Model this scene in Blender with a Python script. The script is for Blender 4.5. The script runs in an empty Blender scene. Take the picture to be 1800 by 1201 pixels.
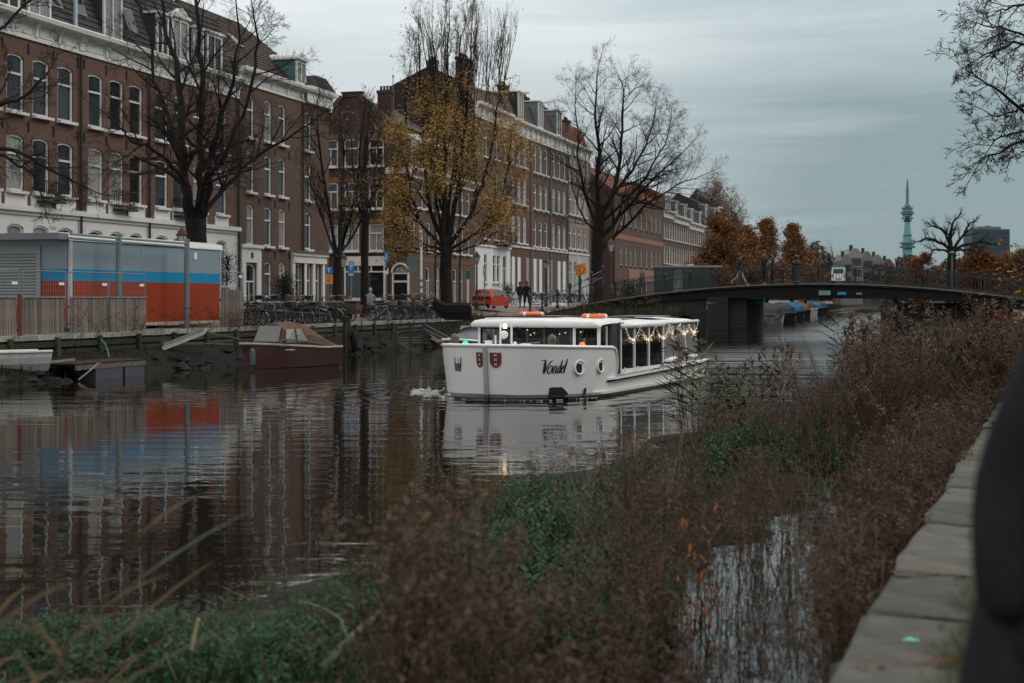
import bpy, math, random
import numpy as np
from mathutils import Vector, Matrix, noise as mnoise

sc = bpy.context.scene
R = math.radians
# ------------------------------------------------------------------ camera
F, CX, HY, H = 2500.0, 900.0, 525.0, 2.6      # 50 mm lens, eye 2.6 m above the canal
cam_d = bpy.data.cameras.new('camera'); cam = bpy.data.objects.new('camera', cam_d)
sc.collection.objects.link(cam); sc.camera = cam
cam.location = (0, 0, H); cam.rotation_euler = (R(90), 0, 0)
cam_d.sensor_width = 36.0; cam_d.lens = 50.0
cam_d.shift_y = -75.5/1800.0
cam_d.clip_start = 0.1; cam_d.clip_end = 6000
cam_d.dof.use_dof = True; cam_d.dof.focus_distance = 38.0; cam_d.dof.aperture_fstop = 2.0
# ------------------------------------------------------------------ overcast sky
world = bpy.data.worlds.new('World'); sc.world = world; world.use_nodes = True
wn = world.node_tree; wn.nodes.clear()
SUN_EL, SUN_AZ = R(38), R(75)                  # azimuth clockwise from +Y
def wnode(t, **k):
    n = wn.nodes.new(t)
    for a, b in k.items(): setattr(n, a, b)
    return n
def wl(a, b): wn.links.new(a, b)
w_out = wnode('ShaderNodeOutputWorld')
w_sky = wnode('ShaderNodeTexSky', sky_type='NISHITA', sun_disc=False, sun_elevation=SUN_EL, sun_rotation=SUN_AZ)
w_bg1 = wnode('ShaderNodeBackground'); w_bg1.inputs['Strength'].default_value = 0.08
wl(w_sky.outputs[0], w_bg1.inputs[0])
w_tc = wnode('ShaderNodeTexCoord')
w_sep = wnode('ShaderNodeSeparateXYZ'); wl(w_tc.outputs['Generated'], w_sep.inputs[0])
# cloud sheet: direction flattened so that layers lie along the horizon
w_map = wnode('ShaderNodeMapping'); w_map.inputs['Scale'].default_value = (1.3, 1.3, 15.0)
w_map.inputs['Location'].default_value = (3.1, 0.4, 0.9)
wl(w_tc.outputs['Generated'], w_map.inputs['Vector'])
w_n = wnode('ShaderNodeTexNoise'); w_n.inputs['Scale'].default_value = 1.5; w_n.inputs['Detail'].default_value = 6; w_n.inputs['Roughness'].default_value = .5
w_n.inputs['Distortion'].default_value = .5
wl(w_map.outputs[0], w_n.inputs['Vector'])
# thinner, brighter cloud to the left of the canal, heavier blue-grey cloud to the right
w_mr = wnode('ShaderNodeMapRange', interpolation_type='SMOOTHSTEP')
w_mr.inputs['To Max'].default_value = 0.78; w_mr.inputs['From Min'].default_value = -0.17; w_mr.inputs['From Max'].default_value = 0.36
wl(w_sep.outputs['X'], w_mr.inputs['Value'])
w_n2 = wnode('ShaderNodeMath', operation='MULTIPLY_ADD'); wl(w_n.outputs['Fac'], w_n2.inputs[0]); w_n2.inputs[1].default_value = 2.0; w_n2.inputs[2].default_value = -1.0
w_ad = wnode('ShaderNodeMath', operation='ADD', use_clamp=True); wl(w_mr.outputs[0], w_ad.inputs[0]); wl(w_n2.outputs[0], w_ad.inputs[1])
w_cr = wnode('ShaderNodeValToRGB'); e = w_cr.color_ramp.elements
e[0].position = 0.0; e[0].color = (.665, .700, .715, 1)
e[1].position = 1.0; e[1].color = (.27, .355, .375, 1)
m_ = w_cr.color_ramp.elements.new(.5); m_.color = (.47, .54, .555, 1)
wl(w_ad.outputs[0], w_cr.inputs[0])
# overcast skies brighten towards the zenith
w_z = wnode('ShaderNodeMapRange'); w_z.inputs['From Min'].default_value = .11; w_z.inputs['From Max'].default_value = .50
w_z.inputs['To Min'].default_value = 1.0; w_z.inputs['To Max'].default_value = 1.95
wl(w_sep.outputs['Z'], w_z.inputs['Value'])
w_bg2 = wnode('ShaderNodeBackground'); w_z2 = wnode('ShaderNodeMapRange'); w_z2.inputs['From Min'].default_value = .22; w_z2.inputs['From Max'].default_value = .6; wl(w_sep.outputs['Z'], w_z2.inputs['Value'])
w_mx = wnode('ShaderNodeMix', data_type='RGBA'); wl(w_z2.outputs[0], w_mx.inputs['Factor']); wl(w_cr.outputs[0], w_mx.inputs['A']); w_mx.inputs['B'].default_value = (.60, .595, .58, 1)   # higher cloud is plain grey
wl(w_mx.outputs['Result'], w_bg2.inputs[0]); wl(w_z.outputs[0], w_bg2.inputs[1])
w_mix = wnode('ShaderNodeMixShader'); w_mix.inputs[0].default_value = .96
wl(w_bg1.outputs[0], w_mix.inputs[1]); wl(w_bg2.outputs[0], w_mix.inputs[2]); wl(w_mix.outputs[0], w_out.inputs[0])
# ------------------------------------------------------------------ one soft sun behind the cloud
sun_d = bpy.data.lights.new('sun', 'SUN'); sun = bpy.data.objects.new('sun', sun_d); sc.collection.objects.link(sun)
sun_d.energy = 0.85; sun_d.angle = R(25); sun_d.color = (1.0, .94, .87)
sdir = Vector((math.sin(SUN_AZ)*math.cos(SUN_EL), math.cos(SUN_AZ)*math.cos(SUN_EL), math.sin(SUN_EL)))
sun.rotation_euler = (-sdir).to_track_quat('-Z', 'Y').to_euler()
sc.view_settings.view_transform = 'Standard'; sc.view_settings.look = 'None'
sc.view_settings.gamma = 1.0; sc.view_settings.use_curve_mapping = False
sc.view_settings.exposure = 0.06
sc.render.engine = 'CYCLES'
sc.cycles.use_denoising = True
sc.cycles.max_bounces = 6; sc.cycles.diffuse_bounces = 2; sc.cycles.glossy_bounces = 3
sc.cycles.transparent_max_bounces = 10; sc.cycles.transmission_bounces = 3
sc.cycles.caustics_reflective = False; sc.cycles.caustics_refractive = False
# ------------------------------------------------------------------ helpers
COL = sc.collection
S1, S2 = 0.304, 0.388                 # canal direction (dx per dy) on the far bank and on the near quay
N1 = math.hypot(1, S1)
def W(px, py, d): return Vector(((px-CX)/F*d, d, H+(HY-py)/F*d))
def zat(py, d): return H+(HY-py)/F*d
def d_at(px, L, s=S1): return L*F/((px-CX)-s*F)          # depth where pixel column px meets the line X = L + s*Y
def LY(L, Y, s=S1): return L+s*Y, Y

class MB:
    """collects shapes for one mesh"""
    def __init__(s): s.v = []; s.f = []; s.m = []
    def add(s, vs, fs, mi=0):
        o = len(s.v); s.v.extend([tuple(v) for v in vs])
        for f in fs: s.f.append(tuple(i+o for i in f)); s.m.append(mi)
        return s
    def quad(s, a, b, c, d, mi=0): return s.add([a, b, c, d], [(0, 1, 2, 3)], mi)
    def box(s, x0, x1, y0, y1, z0, z1, mi=0):
        return s.add([(x0,y0,z0),(x1,y0,z0),(x1,y1,z0),(x0,y1,z0),(x0,y0,z1),(x1,y0,z1),(x1,y1,z1),(x0,y1,z1)],
              [(0,3,2,1),(4,5,6,7),(0,1,5,4),(1,2,6,5),(2,3,7,6),(3,0,4,7)], mi)
    def bar(s, a, b, w, h=None, mi=0, up=(0,0,1)):
        a, b = Vector(a), Vector(b); h = h or w
        t = (b-a).normalized(); u = Vector(up)
        if abs(t.dot(u)) > .95: u = Vector((1,0,0))
        x = t.cross(u).normalized()*w/2; y = x.cross(t).normalized()*h/2
        return s.add([a-x-y,a+x-y,a+x+y,a-x+y,b-x-y,b+x-y,b+x+y,b-x+y], [(0,3,2,1),(4,5,6,7),(0,1,5,4),(1,2,6,5),(2,3,7,6),(3,0,4,7)], mi)
    def tube(s, pts, r, n=6, mi=0, cap=True):
        pts = [Vector(p) for p in pts]; k = len(pts)
        rr = r if isinstance(r, (list, tuple)) else [r]*k
        t0 = (pts[1]-pts[0]).normalized()
        u = t0.orthogonal().normalized(); vs = []
        for i in range(k):
            t = (pts[min(i+1, k-1)]-pts[max(i-1, 0)])
            t = t.normalized() if t.length > 1e-9 else t0
            u = u-t*u.dot(t)
            u = u.normalized() if u.length > 1e-6 else t.orthogonal().normalized()
            w = t.cross(u)
            for j in range(n):
                a = 2*math.pi*j/n
                vs.append(pts[i]+(u*math.cos(a)+w*math.sin(a))*rr[i])
        fs = [(i*n+j, i*n+(j+1) % n, (i+1)*n+(j+1) % n, (i+1)*n+j) for i in range(k-1) for j in range(n)]
        if cap: fs.append(tuple(range(n-1, -1, -1))); fs.append(tuple((k-1)*n+j for j in range(n)))
        return s.add(vs, fs, mi)
    def ring(s, c, R_, r, ax=(1,0,0), n=18, m=5, mi=0, a0=0, a1=2*math.pi):
        c, ax = Vector(c), Vector(ax).normalized(); u = ax.orthogonal().normalized()
        if abs(ax.z) < .9: u = (Vector((0,0,1))-ax*ax.z).normalized()
        w = ax.cross(u); full = abs(a1-a0) > 6.28; k = n if full else n+1
        vs = []
        for i in range(k):
            a = a0+(a1-a0)*i/n; d = u*math.cos(a)+w*math.sin(a)
            for j in range(m):
                b = 2*math.pi*j/m; vs.append(c+d*(R_+r*math.cos(b))+ax*(r*math.sin(b)))
        fs = [(i*m+j, i*m+(j+1) % m, ((i+1) % k)*m+(j+1) % m, ((i+1) % k)*m+j) for i in range(n) for j in range(m)]
        return s.add(vs, fs, mi)
    def lathe(s, c, prof, n=10, mi=0):
        vs = []; c = Vector(c)
        for r, z in prof:
            for j in range(n):
                a = 2*math.pi*j/n; vs.append(c+Vector((r*math.cos(a), r*math.sin(a), z)))
        k = len(prof)
        fs = [(i*n+j, i*n+(j+1) % n, (i+1)*n+(j+1) % n, (i+1)*n+j) for i in range(k-1) for j in range(n)]
        fs.append(tuple(range(n-1, -1, -1))); fs.append(tuple((k-1)*n+j for j in range(n)))
        return s.add(vs, fs, mi)
    def extr(s, poly, axis, a, b, mi=0):
        """poly of 2-d points pushed along axis 'x' (poly = y,z), 'y' (poly = x,z) or 'z' (poly = x,y) from a to b"""
        def P(p, t): return {'x': (t, p[0], p[1]), 'y': (p[0], t, p[1]), 'z': (p[0], p[1], t)}[axis]
        n = len(poly); vs = [P(p, a) for p in poly]+[P(p, b) for p in poly]
        fs = [tuple(range(n)), tuple(range(2*n-1, n-1, -1))]+[(i, (i+1) % n, n+(i+1) % n, n+i) for i in range(n)]
        return s.add(vs, fs, mi)
    def grid(s, rows, mi=0, close=False):
        k = len(rows[0]); vs = [p for r in rows for p in r]
        fs = [(i*k+j, i*k+(j+1) % k, (i+1)*k+(j+1) % k, (i+1)*k+j) for i in range(len(rows)-1) for j in range(k if close else k-1)]
        return s.add(vs, fs, mi)
    def xf(s, M, start=0):
        for i in range(start, len(s.v)): s.v[i] = tuple(M @ Vector(s.v[i]))
        return s
    def mesh(s, name, smooth=False, mats=()):
        me = bpy.data.meshes.new(name); me.from_pydata(s.v, [], s.f)
        for m in mats: me.materials.append(m)
        if len(mats) > 1: me.polygons.foreach_set('material_index', s.m)
        if smooth: me.polygons.foreach_set('use_smooth', [True]*len(me.polygons))
        me.update(); return me
    def build(s, name, mats, parent=None, smooth=False, **props):
        if not isinstance(mats, (list, tuple)): mats = [mats]
        return link(name, s.mesh(name, smooth, mats), parent, **props)

def fixn(o):
    import bmesh
    bm = bmesh.new(); bm.from_mesh(o.data); bmesh.ops.recalc_face_normals(bm, faces=bm.faces); bm.to_mesh(o.data); bm.free(); return o
def link(name, me, parent=None, loc=None, rotz=None, **props):
    o = bpy.data.objects.new(name, me); COL.objects.link(o)
    if parent is not None: o.parent = parent
    if loc is not None: o.location = loc
    if rotz is not None: o.rotation_euler = (0, 0, rotz)
    for k, v in props.items(): o[k] = v
    return o
def thing(name, label, cat, loc=(0,0,0), rotz=0, group=None):
    o = bpy.data.objects.new(name, None); COL.objects.link(o); o.empty_display_size = .3
    o.location = loc; o.rotation_euler = (0, 0, rotz); o['label'] = label; o['category'] = cat
    if group: o['group'] = group
    return o
def tag(o, label, cat, group=None):
    o['label'] = label; o['category'] = cat
    if group: o['group'] = group
    return o
KIDS = {}
def copy_thing(root, loc, rotz=0, label=None, scale=None):
    def kids(o): return [c for c in o.children]
    r = root.copy(); COL.objects.link(r); r.location = loc; r.rotation_euler = (0, 0, rotz)
    if scale: r.scale = scale
    if label: r['label'] = label
    for ch in kids(root):
        c = ch.copy(); COL.objects.link(c); c.parent = r
        for g in kids(ch):
            d = g.copy(); COL.objects.link(d); d.parent = c
    return r
def fromnp(name, V, T, mats, mi=None, parent=None, **props):
    """numpy vertices and triangles to one mesh object"""
    me = bpy.data.meshes.new(name); n, k = len(V), len(T)
    me.vertices.add(n); me.vertices.foreach_set('co', np.ascontiguousarray(V, dtype=np.float32).ravel())
    me.loops.add(k*3); me.loops.foreach_set('vertex_index', np.ascontiguousarray(T, dtype=np.int32).ravel())
    me.polygons.add(k); me.polygons.foreach_set('loop_start', np.arange(0, k*3, 3, dtype=np.int32))
    try: me.polygons.foreach_set('loop_total', np.full(k, 3, dtype=np.int32))
    except Exception: pass
    for m in (mats if isinstance(mats, (list, tuple)) else [mats]): me.materials.append(m)
    if mi is not None: me.polygons.foreach_set('material_index', np.ascontiguousarray(mi, dtype=np.int32))
    me.update(calc_edges=True); me.validate()
    return link(name, me, parent, **props)

# ------------------------------------------------------------------ materials
MATS = {}
def nt_new(name):
    m = bpy.data.materials.new(name); m.use_nodes = True; nt = m.node_tree
    b = nt.nodes['Principled BSDF']; return m, nt, b
def ramp(nt, fac, c0, c1, p0=.3, p1=.7):
    r = nt.nodes.new('ShaderNodeValToRGB'); e = r.color_ramp.elements
    e[0].position = p0; e[0].color = (*c0, 1); e[1].position = p1; e[1].color = (*c1, 1)
    nt.links.new(fac, r.inputs[0]); return r.outputs[0]
def M(name, c, c2=None, rough=.6, metal=0., scale=4., var=.22, bump=0., bscale=40., stretch=(1,1,1), island=False, spec=.5, emit=0., alpha=1., dirt=None, objrand=0.):
    if name in MATS: return MATS[name]
    m, nt, b = nt_new(name); N = nt.nodes.new; Lk = nt.links.new
    if c2 is None: c2 = tuple(min(1, x*(1+var)) for x in c); c = tuple(x*(1-var) for x in c)
    tc = N('ShaderNodeTexCoord'); mp = N('ShaderNodeMapping'); mp.inputs['Scale'].default_value = stretch
    Lk(tc.outputs['Object'], mp.inputs['Vector'])
    if island:
        g = N('ShaderNodeNewGeometry'); fac = g.outputs['Random Per Island']; col = ramp(nt, fac, c, c2, 0, 1)
    else:
        n = N('ShaderNodeTexNoise'); n.inputs['Scale'].default_value = scale; n.inputs['Detail'].default_value = 5
        Lk(mp.outputs[0], n.inputs['Vector']); col = ramp(nt, n.outputs['Fac'], c, c2)
    if dirt:
        n3 = N('ShaderNodeTexNoise'); n3.inputs['Scale'].default_value = dirt[1]; n3.inputs['Detail'].default_value = 8; n3.inputs['Roughness'].default_value = .7
        Lk(mp.outputs[0], n3.inputs['Vector'])
        mx = N('ShaderNodeMix'); mx.data_type = 'RGBA'
        r2 = N('ShaderNodeMapRange'); r2.inputs['From Min'].default_value = dirt[2]; r2.inputs['From Max'].default_value = dirt[2]+.18
        Lk(n3.outputs['Fac'], r2.inputs['Value']); Lk(r2.outputs[0], mx.inputs['Factor'])
        Lk(col, mx.inputs['A']); mx.inputs['B'].default_value = (*dirt[0], 1); col = mx.outputs['Result']
    if objrand:
        oi = N('ShaderNodeObjectInfo'); hv = N('ShaderNodeHueSaturation'); rr = N('ShaderNodeMapRange'); rr.inputs['To Min'].default_value = 1-objrand; rr.inputs['To Max'].default_value = 1+objrand
        Lk(oi.outputs['Random'], rr.inputs['Value']); Lk(rr.outputs[0], hv.inputs['Value']); Lk(col, hv.inputs['Color']); col = hv.outputs['Color']
    Lk(col, b.inputs['Base Color'])
    b.inputs['Roughness'].default_value = rough; b.inputs['Metallic'].default_value = metal
    b.inputs['Specular IOR Level'].default_value = spec if ((rough < .75 and not island) or spec != .5) else .12
    if emit: Lk(col, b.inputs['Emission Color']); b.inputs['Emission Strength'].default_value = emit
    if alpha < 1: b.inputs['Alpha'].default_value = alpha
    if bump:
        n2 = N('ShaderNodeTexNoise'); n2.inputs['Scale'].default_value = bscale; n2.inputs['Detail'].default_value = 4
        Lk(mp.outputs[0], n2.inputs['Vector'])
        bp = N('ShaderNodeBump'); bp.inputs['Strength'].default_value = bump; bp.inputs['Distance'].default_value = .02
        Lk(n2.outputs['Fac'], bp.inputs['Height']); Lk(bp.outputs[0], b.inputs['Normal'])
    MATS[name] = m; return m
def BRICK(name, c1, c2, mortar, soot=.5, axis='xz', bw=.22, bh=.068):
    if name in MATS: return MATS[name]
    m, nt, b = nt_new(name); N = nt.nodes.new; Lk = nt.links.new
    tc = N('ShaderNodeTexCoord'); sp = N('ShaderNodeSeparateXYZ'); cb = N('ShaderNodeCombineXYZ'); Lk(tc.outputs['Object'], sp.inputs[0])
    ad = N('ShaderNodeMath'); ad.operation = 'ADD'; Lk(sp.outputs['X'], ad.inputs[0]); Lk(sp.outputs['Y'], ad.inputs[1])
    Lk(ad.outputs[0], cb.inputs[0]); Lk(sp.outputs['Z'], cb.inputs[1])
    br = N('ShaderNodeTexBrick'); br.inputs['Scale'].default_value = 1
    br.inputs['Brick Width'].default_value = bw; br.inputs['Row Height'].default_value = bh; br.inputs['Mortar Size'].default_value = .008
    br.inputs['Color1'].default_value = (*c1, 1); br.inputs['Color2'].default_value = (*c2, 1); br.inputs['Mortar'].default_value = (*mortar, 1)
    Lk(cb.outputs[0], br.inputs['Vector'])
    n = N('ShaderNodeTexNoise'); n.inputs['Scale'].default_value = .55; n.inputs['Detail'].default_value = 7; n.inputs['Roughness'].default_value = .65
    Lk(tc.outputs['Object'], n.inputs['Vector'])
    f = N('ShaderNodeMapRange'); f.inputs['From Min'].default_value = .3; f.inputs['From Max'].default_value = .75; f.inputs['To Max'].default_value = soot
    Lk(n.outputs['Fac'], f.inputs['Value'])
    mx = N('ShaderNodeMix'); mx.data_type = 'RGBA'; Lk(f.outputs[0], mx.inputs['Factor']); Lk(br.outputs['Color'], mx.inputs['A'])
    mx.inputs['B'].default_value = (*(x*.45 for x in c1), 1)
    Lk(mx.outputs['Result'], b.inputs['Base Color']); b.inputs['Roughness'].default_value = .85; b.inputs['Specular IOR Level'].default_value = .2
    bp = N('ShaderNodeBump'); bp.inputs['Strength'].default_value = .5; bp.inputs['Distance'].default_value = .01
    Lk(br.outputs['Fac'], bp.inputs['Height']); bp.invert = True; Lk(bp.outputs[0], b.inputs['Normal'])
    MATS[name] = m; return m

brick_red = BRICK('brick_red', (.172,.092,.069), (.128,.07,.055), (.15,.105,.085), .5)
brick_brown = BRICK('brick_brown', (.142,.088,.068), (.108,.068,.055), (.125,.09,.075), .5)
brick_dark = BRICK('brick_dark', (.085,.046,.038), (.06,.035,.03), (.07,.05,.042), .5)
brick_rust = BRICK('brick_rust', (.165,.07,.052), (.125,.055,.043), (.12,.078,.062), .4)
brick_pale = BRICK('brick_pale', (.30,.235,.195), (.25,.19,.16), (.26,.21,.18), .4)
brick_tar = BRICK('brick_tar', (.034,.030,.030), (.028,.024,.024), (.03,.027,.026), .5)
brick_quay = BRICK('brick_quay', (.030,.028,.022), (.022,.022,.018), (.03,.028,.024), .5)
white_paint = M('white_paint', (.62,.61,.585), rough=.55, var=.07, scale=1.2, dirt=((.34,.33,.31), 2.2, .58))
white_stucco = M('white_stucco', (.66,.65,.63), rough=.8, var=.06, scale=.8, bump=.15, bscale=25, dirt=((.42,.41,.39), 1.4, .56))
grey_stucco = M('grey_stucco', (.36,.355,.35), rough=.8, var=.08, scale=.9, dirt=((.2,.2,.2), 1.5, .58))
grey_stone = M('grey_stone', (.17,.165,.15), rough=.85, var=.25, scale=5, bump=.4, bscale=30)
slate = M('slate', (.040,.037,.036), rough=.75, var=.3, scale=3, bump=.3, bscale=20, spec=.25)
rooftile = M('rooftile', (.060,.042,.036), rough=.85, var=.25, scale=6, spec=.25)
rooftile_red = M('rooftile_red', (.125,.048,.032), rough=.85, var=.3, scale=5)
lead = M('lead', (.125,.16,.18), rough=.6, var=.15, scale=2)
iron = M('iron', (.012,.013,.014), rough=.5, var=.2)
iron_grey = M('iron_grey', (.11,.12,.125), rough=.45, metal=.4, var=.2)
galv = M('galvanised_steel', (.17,.205,.215), rough=.5, metal=.35, var=.15, scale=3)
glass = M('window_glass', (.012,.014,.016), rough=.06, var=.3, scale=1.5, spec=.6)
curtain = M('curtained_glass', (.20,.20,.19), rough=.25, var=.3, scale=.9, stretch=(6,1,.4))
drawn = M('glass_with_drawn_blind', (.26,.255,.24), rough=.3, var=.08, scale=1.5)
black_paint = M('black_paint', (.014,.014,.016), rough=.35, var=.2)
black_rubber = M('black_rubber', (.014,.014,.015), rough=.8, var=.3)
wood_grey = M('weathered_wood', (.10,.080,.068), (.235,.20,.175), rough=.85, scale=3, stretch=(6,6,.5), bump=.3, bscale=20, objrand=.32)
wood_dark = M('dark_wood', (.035,.028,.024), rough=.85, var=.35, scale=4)
wood_deck = M('deck_wood', (.16,.125,.10), rough=.8, var=.3, scale=6, stretch=(1,8,8))
bark = M('bark', (.022,.019,.017), rough=.9, var=.4, scale=5, bump=.6, bscale=18)
twig = M('twig_bark', (.033,.026,.023), rough=.9, var=.3)
# ------------------------------------------------------------------ water
def make_water():
    m, nt, b = nt_new('canal_water'); N = nt.nodes.new; Lk = nt.links.new
    b.inputs['Base Color'].default_value = (.011,.009,.0065,1); b.inputs['Roughness'].default_value = .03
    b.inputs['IOR'].default_value = 1.48; b.inputs['Specular IOR Level'].default_value = .5
    tc = N('ShaderNodeTexCoord')
    def layer(scale, sx, sy, rot, detail, rough=.5):
        mp = N('ShaderNodeMapping'); mp.inputs['Scale'].default_value = (sx, sy, 1); mp.inputs['Rotation'].default_value = (0,0,R(rot))
        Lk(tc.outputs['Object'], mp.inputs['Vector'])
        n = N('ShaderNodeTexNoise'); n.inputs['Scale'].default_value = scale; n.inputs['Detail'].default_value = detail; n.inputs['Roughness'].default_value = rough
        Lk(mp.outputs[0], n.inputs['Vector']); return n.outputs['Fac']
    a = layer(1.0, .42, 1.25, 8, 1.5)       # slow swell, crests across the view
    c = layer(3.1, .5, 1.3, -12, 2, .5)     # ripples
    big = layer(.07, .8, 1, 0, 2)           # calm and ruffled patches
    pr = N('ShaderNodeMapRange'); pr.inputs['From Min'].default_value = .38; pr.inputs['From Max'].default_value = .62
    pr.inputs['To Min'].default_value = .35; pr.inputs['To Max'].default_value = 1.25; Lk(big, pr.inputs['Value'])
    # the wind ruffles the water more towards the bridge
    sp = N('ShaderNodeSeparateXYZ'); Lk(tc.outputs['Object'], sp.inputs[0])
    fr = N('ShaderNodeMapRange'); fr.inputs['From Min'].default_value = 36; fr.inputs['From Max'].default_value = 62
    fr.inputs['To Min'].default_value = 0.0; fr.inputs['To Max'].default_value = 2.3; Lk(sp.outputs['Y'], fr.inputs['Value'])
    # ... and over in the middle of the canal, away from the sheltered far quay
    la = N('ShaderNodeMath'); la.operation = 'MULTIPLY_ADD'; Lk(sp.outputs['Y'], la.inputs[0]); la.inputs[1].default_value = -S1; Lk(sp.outputs['X'], la.inputs[2])
    lb = N('ShaderNodeMapRange'); lb.inputs['From Min'].default_value = -16; lb.inputs['From Max'].default_value = -8.5; Lk(la.outputs[0], lb.inputs['Value'])
    fm = N('ShaderNodeMath'); fm.operation = 'MULTIPLY_ADD'; Lk(fr.outputs[0], fm.inputs[0]); Lk(lb.outputs[0], fm.inputs[1]); fm.inputs[2].default_value = 1.0; fr = fm
    ro = N('ShaderNodeMapRange'); ro.inputs['From Min'].default_value = 1.0; ro.inputs['From Max'].default_value = 3.3; ro.inputs['To Min'].default_value = .025; ro.inputs['To Max'].default_value = .36; Lk(fm.outputs[0], ro.inputs['Value'])
    sk = layer(.55, .16, 1.6, -4, 4, .6); sr = N('ShaderNodeMapRange'); sr.inputs['From Min'].default_value = .36; sr.inputs['From Max'].default_value = .58; sr.inputs['To Min'].default_value = .25; sr.inputs['To Max'].default_value = 1.1; Lk(sk, sr.inputs['Value'])
    rm = N('ShaderNodeMath'); rm.operation = 'MULTIPLY'; Lk(ro.outputs[0], rm.inputs[0]); Lk(sr.outputs[0], rm.inputs[1]); Lk(rm.outputs[0], b.inputs['Roughness'])
    m1 = N('ShaderNodeMath'); m1.operation = 'MULTIPLY'; Lk(pr.outputs[0], m1.inputs[0]); Lk(fr.outputs[0], m1.inputs[1])
    s1 = N('ShaderNodeMath'); s1.operation = 'MULTIPLY'; Lk(c, s1.inputs[0]); s1.inputs[1].default_value = .20
    s2 = N('ShaderNodeMath'); s2.operation = 'MULTIPLY_ADD'; Lk(a, s2.inputs[0]); s2.inputs[1].default_value = .75; Lk(s1.outputs[0], s2.inputs[2])
    # rings running out from the moving boat
    wv = N('ShaderNodeVectorMath'); wv.operation = 'DISTANCE'; wv.inputs[1].default_value = (-.6, 39, 0); Lk(tc.outputs['Object'], wv.inputs[0])
    ph = N('ShaderNodeMath'); ph.operation = 'MULTIPLY'; Lk(wv.outputs['Value'], ph.inputs[0]); ph.inputs[1].default_value = 6.0
    nn = layer(.8, 1, 1, 0, 2); pa = N('ShaderNodeMath'); pa.operation = 'MULTIPLY_ADD'; Lk(nn, pa.inputs[0]); pa.inputs[1].default_value = 5; Lk(ph.outputs[0], pa.inputs[2])
    sn = N('ShaderNodeMath'); sn.operation = 'SINE'; Lk(pa.outputs[0], sn.inputs[0])
    fd = N('ShaderNodeMapRange'); fd.inputs['From Min'].default_value = 2; fd.inputs['From Max'].default_value = 9; fd.inputs['To Min'].default_value = .30; fd.inputs['To Max'].default_value = 0
    Lk(wv.outputs['Value'], fd.inputs['Value'])
    rg = N('ShaderNodeMath'); rg.operation = 'MULTIPLY'; Lk(sn.outputs[0], rg.inputs[0]); Lk(fd.outputs[0], rg.inputs[1])
    s3 = N('ShaderNodeMath'); s3.operation = 'MULTIPLY_ADD'; Lk(s2.outputs[0], s3.inputs[0]); Lk(m1.outputs[0], s3.inputs[1]); Lk(rg.outputs[0], s3.inputs[2])
    bp = N('ShaderNodeBump'); bp.inputs['Strength'].default_value = 1.0; bp.inputs['Distance'].default_value = .021
    Lk(s3.outputs[0], bp.inputs['Height']); Lk(bp.outputs[0], b.inputs['Normal'])
    return m
water_mat = make_water()
mb = MB(); mb.quad((-400,-40,0),(900,-40,0),(900,2500,0),(-400,2500,0))
mb.build('water', water_mat, kind='structure')
# ------------------------------------------------------------------ ground
paving = M('brick_paving', (.17,.135,.12), rough=.85, var=.18, scale=2.5, bump=.3, bscale=12)
soil = M('soil', (.020,.018,.013), rough=.95, var=.35, scale=2, bump=.6, bscale=10)
turf = M('turf', (.030,.042,.020), (.055,.06,.03), rough=.95, scale=3, bump=.6, bscale=15)
LQ = -30.0
def street_z(L, Y):
    t = min(1, max(0, (Y-76)/20)); t = t*t*(3-2*t)
    k = min(1, max(0, (L+62)/30))
    e = min(1, max(0, (-30.3-L)/7)); e = e*e*(3-2*e)
    z = 1.35+.55*t*(.8+.3*k)*e
    if Y > 130: z -= min(.5, (Y-130)*.01)
    return z
ys = list(np.arange(-60, 60, 20))+list(np.arange(60, 140, 4))+[140,160,200,260,340,500,800,1200,2500]
rows = []
for Y in ys:
    q = LQ if Y < 92 else (LQ if Y < 1150 else LQ)
    rows.append([(L+S1*Y, Y, street_z(L, Y)) for L in (-400, -120, -62, -50, -45, -40, -37, -35, -33.5, -32, -31, -30.4)])
g = MB().grid(rows).build('street', paving, kind='structure')
mb = MB(); mb.quad((-900,-60,-.5),(-400,-60,1.2),(-400+S1*2500,2500,1.2),(-900,2500,1.2)); mb.build('ground', soil, kind='structure')
# far end of the canal and the land beyond
mb = MB(); mb.box(-900, 1600, 1180, 2600, -.5, 1.3); mb.build('far_ground', soil, kind='structure')
# ---- quay wall of the far bank
qw = MB(); y0, y1 = -20, 1180
qw.add([(LQ+S1*y0,y0,-1),(LQ+S1*y1,y1,-1),(LQ+S1*y1,y1,1.22),(LQ+S1*y0,y0,1.22),(LQ-1+S1*y0,y0,1.22),(LQ-1+S1*y1,y1,1.22)], [(0,1,2,3),(3,2,5,4)])
qwall = qw.build('quay_wall', brick_quay, kind='structure')
st = MB().box(-.42,.07,-.49,.49,0,.16).mesh('cap_stone', mats=[M('cap_stone', (.25,.245,.215), rough=.85, var=.2, scale=2, bump=.4, bscale=20, dirt=((.08,.085,.06),3,.55), objrand=.3)])
rq = -math.atan(S1)
for i in range(98):
    Y = 34+i*.96; z = 1.222
    if Y > 92: break
    link('cap_stone', st, qwall, (LQ+S1*Y, Y, z+random.Random(i).uniform(-.008,.008)), rq)
# low muddy bank in front of the far quay wall
rows = []
for Y in np.arange(20, 84, 1.5):
    k = .25*math.sin(Y*.8)+.2*math.sin(Y*1.9)
    rows.append([(L+S1*Y, Y, z+.06*math.sin(Y*2.3+L*3)) for L, z in ((-30.1,.78),(-29.4,.62),(-28.6,.40),(-27.9+k,.12),(-27.3+k,-.12))])
mudb = MB().grid(rows).build('mud_bank', M('mud', (.011,.010,.008), rough=.9, var=.4, scale=3, bump=.5, bscale=8), kind='structure', smooth=True)
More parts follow.
